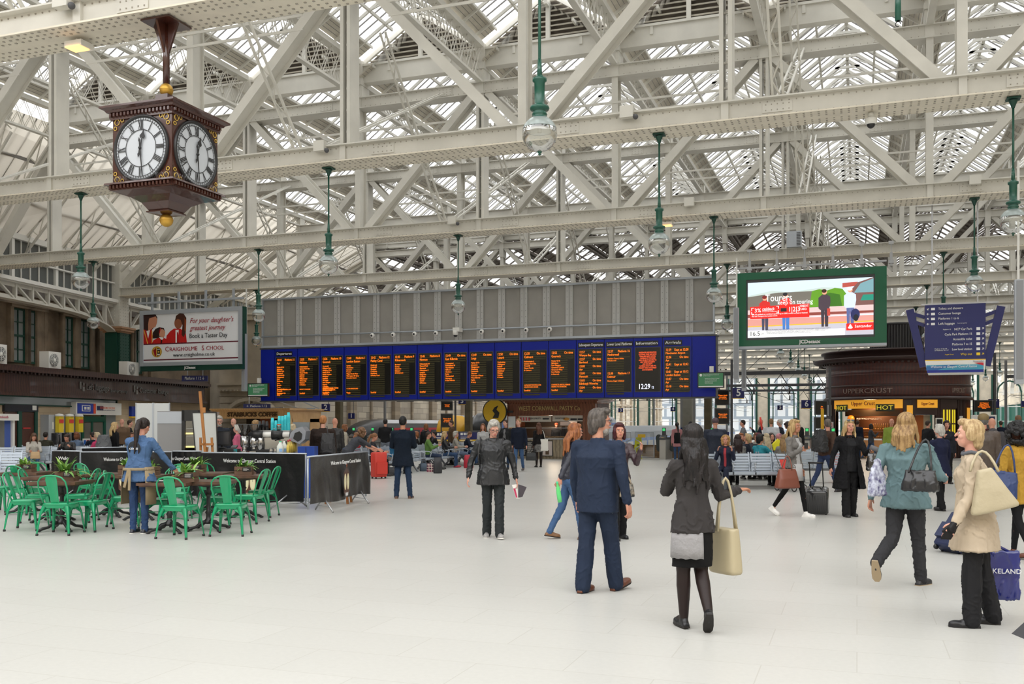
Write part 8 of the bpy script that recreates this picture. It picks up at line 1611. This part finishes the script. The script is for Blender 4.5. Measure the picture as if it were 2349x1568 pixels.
I = person('white haired woman in a long navy coat walking away on the right',stand(2156,1170),-20,1.60,fem=True,vox=.018,skin=3,hair=('white',(226,222,212)),style='full',coat=('navy_long',(34,40,74),.9),legs='trousers',legcol=BLK,L=(-8,6),R=(8,4),hem=-.24,hemflare=.06,fat=1.12,arml=(10,.2,30,0),armr=(4,.2,20,0))
w_ = I['wr']['L']; t = worldbag('carrier_bag','clear and turquoise shoe shop carrier bag','bag',w_+V((-.14,-.1,.0)),8,(.34,.14,.42),mat('carrier_grey',(.55,.58,.60),.3),[arcpts(w_+V((-.2,-.1,0)),w_+V((-.06,-.1,0)),w_+V((0,0,.08)))],dis=.01,top=.6); b = MB(); b.loft([((0,0,-.30),.175,.075),((0,0,-.16),.172,.073)],n=20,power=.5); b.build('turquoise_band',mat('turquoise',(.15,.65,.58),.4),t); text('lettering','Clarks',BK,t,(0,-.085,-.23),.07,shear=.3)
person('man in a brown leather jacket and tweed cap on the right',stand(2256,0,17.5),6,1.78,vox=.018,hair=('grey',(120,116,112)),style='short',coat=('brown_leather',(98,82,72),.4,.5,9,.5),legcol=DJEANS,legs='jeans',hem=-.14,hat=('tweed',(150,128,84),'flat'),fat=1.15,scarf=('maroon',(70,20,32)))
person('man in a grey hooded top beyond the tweed capped man',stand(2276,0,21),12,1.74,vox=.022,style='thin',hair=('grey',(120,116,112)),coat=('grey_hoodie',(86,84,88)),hood=True,legcol=DJEANS,fat=1.05)
person('distant man in a dark blue suit seen from behind on the right',stand(2296,1052),5,1.76,vox=.03,hair=('brown',(72,54,42)),coat=('navy_pea',(26,36,58)),legcol=BLK,hands=False)
person('man in a dark grey suit raising his hand near the right edge',stand(2336,0,28),3,1.86,vox=.025,hair=('light_brown',(140,104,72)),coat=('dark_suit',(52,56,66)),legcol=BLK,armr=(60,.3,120,.2),fat=1.1)
person('woman in a grey cardigan and jeans walking past the round kiosk',stand(1998,1054),100,1.66,fem=True,vox=.025,hair=('dark_brown',(50,36,32)),style='bob',top=('white_top',(214,214,216)),coat=('grey_cardigan',(72,76,84)),open_=.04,legs='jeans',legcol=JEANS,L=(-20,16),R=(20,4),armr=(30,.1,110,.3),hem=-.12,turn=-60)
person('dark haired man in a navy jacket at the round kiosk counter',stand(1967,0,45),40,1.78,vox=.028,hair=('brown',(72,54,42)),coat=('navy_pea',(26,36,58)),legcol=DJEANS)
person('man with long tied hair in a lime green jacket',stand(2045,0,33),185,1.80,vox=.022,hair=('brown',(110,84,62)),style='thin',coat=('lime',(160,186,60)),legcol=DJEANS,beard=('brown_beard',(110,80,56)))
person('man in a black jumper walking right in front of the kiosk door',stand(2128,1072),70,1.78,vox=.022,hair=('brown',(72,54,42)),coat=('black_jumper',(30,30,34)),legcol=BLK,L=(-18,10),R=(20,4),hem=-.04,armr=(20,.15,20,0))
person('dark haired woman with a grey rucksack beside the framed kiosk poster',stand(2171,0,26),190,1.70,fem=True,vox=.022,hair=('dark_brown',(50,36,32)),style='bob',coat=('dark_puffer',(44,46,56)),legcol=BLK,armr=(30,.1,100,.3))
person('ginger haired man in a brown coat behind the right-hand banner',stand(741,0,22.2),3,1.80,vox=.015,skin=3,hair=('ginger',(206,140,86)),style='short',coat=('dark_brown_coat',(58,44,38),.9),legcol=DJEANS,fat=1.14,hem=-.12)
worldbag('rucksack','black rucksack on the back of the ginger haired man','rucksack',V((*bp(752,21.8).xy,1.40)),3,(.34,.24,.46),mat('rucksack_black',(.02,.02,.022),.6),[[(bp(752,21.8).x,bp(752,21.8).y,1.38),(bp(750,22).x,bp(750,22).y,1.56)]],dis=.012)
person('man in a black leather jacket beyond the ginger haired man',stand(768,0,27),10,1.78,vox=.022,style='thin',hair=('grey',(120,116,112)),coat=LTH,legcol=BLK,hem=-.14)
person('curly haired woman in a grey vest bending over behind the banner',stand(795,0,23.5),60,1.68,fem=True,vox=.016,hair=('curly_brown',(140,104,74)),style='curly',top=('blue_sleeves',(120,160,214)),coat=('grey_vest',(76,78,86)),sleeve=.3,legs='jeans',legcol=JEANS,lean=38,bend=10,hem=-.1,armr=(60,.1,5,0),arml=(60,.1,5,0))
person('person with brown hair and a cream hood beyond the bending woman',stand(790,0,31),60,1.6,fem=True,vox=.025,hair=('chestnut',(150,96,58)),style='bob',coat=('cream_jacket',(205,196,176)),hood=True,legcol=BLK)
person('man in a black sweater standing at the gates with his back turned',stand(884,0,36),4,1.80,vox=.02,hair=('dark',(44,36,32)),coat=('black_sweater',(26,27,32)),legs='jeans',legcol=('grey_jeans',(130,140,156)),hem=-.04,armr=(8,.14,60,.4),arml=(8,.14,60,.4))
person('young man in a brown parka with a fur hood below the platform screens',stand(1036,0,38),250,1.76,vox=.024,hair=('brown',(72,54,42)),coat=('parka',(104,78,52)),hood=True,legcol=BLK)
person('woman in black with an orange bag strap standing behind the middle benches',stand(977,0,36),8,1.62,fem=True,vox=.025,hair=('chestnut',(110,80,58)),style='bob',coat=('black_jacket',(34,34,37)),legcol=BLK)
I = person('woman in a pink cardigan and black waistcoat at the ticket gates',stand(1553,0,41),2,1.68,fem=True,vox=.022,hair=('black',(26,23,24)),style='pony',coat=('pink_knit',(222,150,156)),legs='jeans',legcol=JEANS,hem=-.25,fat=1.05); b = MB(); b.loft([((0,-.04,I['P'].z-.1),.15,.13),((0,-.04,I['P'].z+.35),.13,.12)],n=14); b.build('waistcoat',cloth('waistcoat',(28,28,32)),I['t'])
person('dark haired man facing the camera beyond the gates',stand(1573,0,47),180,1.76,vox=.03,hair=('dark',(44,36,32)),coat=('blue_uniform',(40,60,120)),legcol=BLK,hands=False); person('person with black hair partly hidden by the grey column',stand(1584,0,42),10,1.72,vox=.03,hair=('black',(26,23,24)),style='full',coat=('grey_vest',(76,78,86)),legcol=BLK,hands=False)
person('man in a navy anorak and plum cap with his back turned',stand(1641,0,26.5),4,1.76,vox=.016,hair=('grey',(120,116,112)),style='thin',coat=('navy_anorak',(48,56,76),.6,.4,8),legcol=BLK,hem=-.2,fat=1.3,hat=('plum_cap',(112,92,100),'cap'))
person('young man in a grey jumper facing left behind the right benches',stand(1705,0,36),285,1.76,vox=.024,hair=('dark',(44,36,32)),coat=('grey_jumper',(140,142,146)),legcol=BLK)
I = person('bald man in a navy jumper holding a red signalling flag',stand(1746,0,36),290,1.80,vox=.024,style='thin',hair=('stubble',(170,130,112)),skin=3,coat=('navy_jumper',(30,38,58)),legcol=BLK,armr=(40,.2,100,.3),arml=(10,.2,60,.3))
w_ = I['wr']['R']; p = bp(1752,35.5); t = thing('signal_flag','rolled red flag on a white stick beside the bald man','flag',V((p.x,p.y,1.05)),YAW); b = MB(); b.tube([(0,0,0),(-.06,0,.35)],.025,6); b.build('stick',WHITE,t); b = MB(); b.tube([(-.06,0,.35),(-.13,0,.82)],.035,8); b.build('flag',mat('flag_red',(.75,.06,.04),.6),t)
person('fair haired man in a white shirt with his back turned behind the right benches',stand(1769,0,34),10,1.80,vox=.022,hair=('sandy',(158,120,84)),coat=('white_shirt',(225,228,235)),legcol=BLK,fat=1.1)
person('white haired man in a navy blazer facing left behind the right benches',stand(1790,0,35),300,1.78,vox=.024,skin=3,hair=('white',(226,222,212)),coat=('navy_jumper',(36,50,84)),legcol=BLK,glasses=True,fat=1.1)
person('dark haired woman in a cream coat bowing her head',stand(1812,0,30),300,1.70,fem=True,vox=.02,hair=('very_dark',(52,34,34)),style='bob',coat=('cream_coat',(214,206,186)),legcol=BLK,tilt=-30,fat=1.2); person('dark haired man beyond the woman in the cream coat',stand(1826,0,34),20,1.82,vox=.028,hair=('brown',(72,54,42)),coat=('black_jacket',(34,34,37)),legcol=BLK,hands=False)
person('grey bearded man in a dark shirt behind the till',stand(503,0,24),175,1.82,vox=.018,skin=3,hair=('silver',(205,200,190)),style='short',coat=('dark_shirt',(44,50,62)),legcol=BLK,glasses=True,tilt=-15,turn=-15,beard=('silver',(205,200,190)))
person('bald man near the oak coffee kiosk',stand(538,0,30),200,1.80,vox=.022,skin=3,style='bald',coat=('black_jacket',(34,34,37)),legcol=BLK,tilt=-15); person('white haired woman in a bright pink jacket at the coffee bar',stand(545,0,26),270,1.58,fem=True,vox=.018,skin=3,hair=('white',(226,222,212)),style='full',coat=('pink',(240,110,150),.8),legcol=BLK,fat=1.1)
person('barista with brown hair and a white headband',stand(586,0,24),20,1.70,fem=True,vox=.02,hair=('blonde_dark',(170,130,88)),style='bob',coat=('black_tee',(30,32,36)),legcol=BLK); person('blonde woman in a grey top seen right of the espresso machine',stand(672,0,25),-25,1.60,fem=True,vox=.02,hair=('pale_blonde',(226,206,170)),style='full',coat=('grey_top',(150,142,138)),legcol=BLK)
def seated(px,d,ang,lab,side=0,legs='jeans',**k):
 a = dict(vox=.02,sit=True,L=(86,84),R=(84,86),arml=(28,.12,62,.35),armr=(28,.12,62,.35),lean=-2,legs=legs); a.update(k); p = bp(px,d); return person(lab,p,ang,**a)
I = seated(77,31,150,'seated woman in a white coat with long brown hair reading her phone',fem=True,vox=.015,hair=('brown_long',(110,78,58)),style='long',coat=('white_coat',(226,220,208)),legcol=('light_jeans',(72,112,164),.8,.4,16),shoe=(214,170,150),tilt=-28,lean=6)
w_ = I['wr']['R']; worldbag('handbag','beige handbag on the lap of the seated woman in the white coat','handbag',w_+V((.25,-.05,.0)),160,(.3,.14,.22),mat('bag_beige',srgb(180,150,110),.5))
seated(105,33.4,-5,'seated man in an olive jacket seen from behind near the telephones',hair=('dark',(60,54,50)),coat=('olive',(66,66,50)),legcol=BLK); seated(157,31.2,170,'seated young man in a black leather jacket bent over his phone',hair=('brown',(72,54,42)),coat=LTH,legcol=BLK,lean=16,tilt=-30,armr=(30,.2,100,.5),arml=(30,.2,100,.5))
seated(176,33.4,-5,'seated person with reddish hair in a denim jacket seen from behind',fem=True,hair=('red_brown',(150,92,60)),style='bob',coat=('denim',(116,142,178)),legcol=BLK); seated(212,33.4,-60,'seated young man in profile left of the pink jacket',hair=('dark',(44,36,32)),coat=('navy_jumper',(36,50,84)),legcol=BLK)
seated(222,31.6,-80,'seated blonde woman in a hot pink jacket',fem=True,skin=3,hair=('pale_blonde',(226,206,170)),style='full',coat=('hot_pink',(236,50,120)),legcol=BLK)
person('blonde woman in a black coat with a large grey and black rucksack',bp(262,29),40,1.66,fem=True,vox=.018,hair=('blonde',(226,196,142),(176,140,92)),style='long',coat=('black_coat',(30,30,33)),legcol=BLK,turn=30,fat=1.1)
worldbag('rucksack','large grey and black rucksack on the blonde woman by the partition','rucksack',V((*bp(238,28.6).xy,1.28)),70,(.40,.46,.52),mat('rucksack_grey',(.09,.095,.105),.5),dis=.02,curve=.85,top=.6)
person('bald man in a brown jacket standing near the white partition',stand(280,0,35),-40,1.80,vox=.022,skin=3,style='bald',coat=('tan_brown',(122,94,68)),legcol=BLK,fat=1.1); person('man in a black jacket looking right beside the white partition',stand(297,0,37),70,1.76,vox=.024,skin=3,hair=('brown',(110,76,52)),coat=('black_jacket',(34,34,37)),legcol=BLK)
seated(304,31.4,170,'seated woman in sunglasses and an orange scarf by the partition',fem=True,hair=('brown_long',(110,78,58)),style='bob',coat=('beige2',(190,170,140)),legcol=BLK,glasses=True,scarf=('orange_scarf',(214,120,50)))
mb_ = ang_b; fa = -(degrees_ := (ang_b-pi/2-YAW)*180/pi)    # camera-relative heading of the row
face_r = -(ang_b-YAW)*180/pi+180   # seats face right / towards the camera
def mid(frac,lab,off=0,**k):
 q = a_+(c_-a_)*frac; d_ = q.x*-sin(YAW)+q.y*cos(YAW); u = (q.x*cos(YAW)+q.y*sin(YAW))/d_; px = W_PX/2+u*F_PX; a = dict(vox=.02,sit=True,L=(86,84),R=(84,86),arml=(28,.12,62,.35),armr=(28,.12,62,.35),lean=-2,legs='jeans'); a.update(k); return person(lab,q+V((off,0,0)),92,**a)
mid(.03,'seated girl in a dark top with a sandy ponytail beside the red suitcase',fem=True,hair=('sandy_long',(166,116,78)),style='pony',coat=('dark_top',(48,50,58)),legcol=('black_leggings',(18,18,20)),tilt=-24)
mid(.16,'seated white haired woman in a bright blue jacket',fem=True,skin=3,hair=('silver',(205,200,190)),style='full',coat=('bright_blue',(40,130,180)),legcol=BLK,vox=.018)
mid(.42,'seated man in a green shirt looking at his phone',hair=('brown',(110,76,52)),coat=('green_shirt',(112,160,70)),legcol=('blue_jeans2',(50,68,100)),armr=(34,.1,80,.4),arml=(34,.1,80,.4))
mid(.56,'seated woman with straight blonde hair in a black leather jacket',fem=True,hair=('blonde',(226,196,142),(176,140,92)),style='long',coat=LTH,legcol=JEANS,shoe=(170,30,50))
mid(.66,'seated white haired woman in a pale cardigan on the middle bench',fem=True,skin=3,hair=('white',(226,222,212)),style='full',coat=('pale_cardigan',(190,184,170)),legcol=('pale_denim',(120,136,166)),legs='trousers')
I = mid(.76,'seated young man in a navy jumper with a laptop on his knees',hair=('light_brown',(140,104,72)),coat=('navy_jumper2',(36,46,66)),legcol=JEANS,tilt=-24,lean=8)
for q,lab in ((I['P']+V((.32,-.12,.12)),'open silver laptop on the knees of the man in the navy jumper'),): t = thing('laptop',lab,'laptop',q,bf(92)); b = MB(); b.b2((-.16,-.1,0),(.16,.1,.015)); b.build('base',LGREY,t); b = MB(); b.add([(-.16,.1,.01),(.16,.1,.01),(.16,.2,.21),(-.16,.2,.21)],[(0,1,2,3)]); b.build('lid',LGREY,t)
I = mid(.9,'seated person in a teal hooded coat and black beanie writing',hair=('black',(26,23,24)),coat=('teal_coat',(40,112,142)),hood=True,legcol=('black_leggings',(18,18,20)),tilt=-34,lean=16,hat=('beanie',(26,26,30),'beanie'))
for fr,lab,kw in ((.10,'seated person with dark blonde hair on the far side of the middle bench',dict(fem=True,hair=('sandy_long',(166,116,78)),style='bob',coat=('red_top',(200,30,46)))),(.52,'seated auburn haired woman on the far side of the middle bench',dict(fem=True,hair=('auburn',(150,90,54)),style='full',coat=('black_jacket',(34,34,37)))),(.68,'seated dark haired man on the far side of the middle bench',dict(hair=('dark',(44,36,32)),coat=('black_jacket',(34,34,37))))):
 q = a_+(c_-a_)*fr-nn*.95+V((0,0,0)); person(lab,flat(q),-88,vox=.024,sit=True,L=(86,84),R=(84,86),arml=(28,.12,62,.35),armr=(28,.12,62,.35),legs='jeans',legcol=BLK,**kw)
I = seated(1666,24.0,205,'seated curly blonde businesswoman in a navy suit talking on her phone',fem=True,vox=.014,skin=0,hair=('curly_blonde',(206,160,96),(150,108,62)),style='curly',top=('coral_top',(226,70,84)),coat=('navy_skirt_suit',(40,48,74),.7),open_=.03,legs='trousers',legcol=('navy_skirt_suit',(40,48,74),.7),arml=(30,.25,118,.3),armr=(30,.2,125,.5),lean=8,turn=-10)
w_ = I['P']; worldbag('handbag','dark grey handbag on the floor beside the businesswoman on the phone','handbag',V((*bp(1652,22.9).xy,.34)),170,(.34,.16,.32),mat('bag_slate',(.07,.08,.09),.4),[arcpts(V((*bp(1648,22.9).xy,.34)),V((*bp(1658,22.9).xy,.34)),V((*bp(1653,22.9).xy,.48)))])
B2 = [(1692,25.0,0,'seated woman with straight dark brown hair and a patterned shawl',dict(fem=True,hair=('very_dark',(70,46,42)),style='long',coat=('patterned',(176,172,166),.8,.2,30,.3,.8))),
      (1712,26.4,-60,'seated older woman looking up with short blonde hair',dict(fem=True,hair=('ash_blonde',(200,174,136)),style='full',coat=('navy_jumper',(36,50,84)),tilt=14)),
      (1744,25.0,60,'seated dark haired boy in a turquoise jacket',dict(hair=('black',(26,23,24)),style='full',coat=('turquoise',(20,170,190)),armr=(50,.3,40,0))),
      (1720,27.9,0,'seated person in a pale blue cap on the second row',dict(hair=('light_brown',(140,104,72)),coat=('grey_vest',(76,78,86)),hat=('pale_cap',(160,196,204),'cap'))),
      (1700,28.6,170,'seated brown haired woman at the left of the second row',dict(fem=True,hair=('auburn',(150,100,66)),style='bob',coat=('olive',(66,66,50)))),
      (1741,28.6,180,'seated person in a maroon woollen hat on the second row',dict(hair=('brown',(110,76,52)),style='bob',coat=('cream_jacket',(205,196,176)),hat=('maroon_hat',(120,40,62),'beanie'))),
      (1757,27.7,-20,'seated woman with long pale blonde hair on the second row',dict(fem=True,hair=('pale_blonde',(226,206,170)),style='long',coat=('white_jacket',(214,208,196)))),
      (1770,28.6,175,'seated curly dark haired person on the second row',dict(hair=('curly_dark',(66,50,46)),style='curly',coat=('black_jacket',(34,34,37)))),
      (1788,26.2,160,'seated person in a pink floral headscarf',dict(fem=True,hair=('brown',(72,54,42)),coat=('plum',(72,36,50)),hat=('pink_floral',(226,150,160),'beanie'))),
      (1799,24.6,10,'seated girl with long light brown hair in a grey cardigan',dict(fem=True,hair=('light_long',(176,140,96)),style='long',coat=('grey_knit',(160,156,148)))),
      (1735,29.6,175,'seated person with light brown hair at the back of the right benches',dict(fem=True,hair=('light_brown',(150,116,84)),style='full',coat=('grey_knit',(160,156,148))))]
for px,d,an_,lab,kw in B2: seated(px,d,an_,lab,legcol=BLK,**{**dict(vox=.018),**kw})
t = thing('yellow_bag','bright yellow bag held up behind the girl in the grey cardigan','bag',V((*bp(1783,25.2).xy,1.02)),YAW); b = MB(); b.prism([(-.12,0,.06),(.02,0,.2),(.16,0,.13),(.12,0,-.12),(-.08,0,-.1)],(0,.1,0)); b.build('bag_body',mat('bright_yellow',(.80,.72,.02),.6),t)
t = thing('water_bottle','clear water bottle on the armrest beside the green shirted man','bottle',a_+(c_-a_)*.48+V((.15,-.1,.66)),0); b = MB(); b.lathe([(0,0),(.03,0),(.03,.16),(.012,.2),(.012,.22),(0,.22)],n=10); b.build('bottle',mat('water_plastic',(.6,.66,.7),.15),t)
person('shop assistant in an orange cap inside the pasty kiosk',V((-13.6,44.3,0)),175,1.66,vox=.025,hair=('dark',(44,36,32)),coat=('black_tee',(30,32,36)),legcol=BLK,hat=('orange_cap',(220,90,40),'cap'))
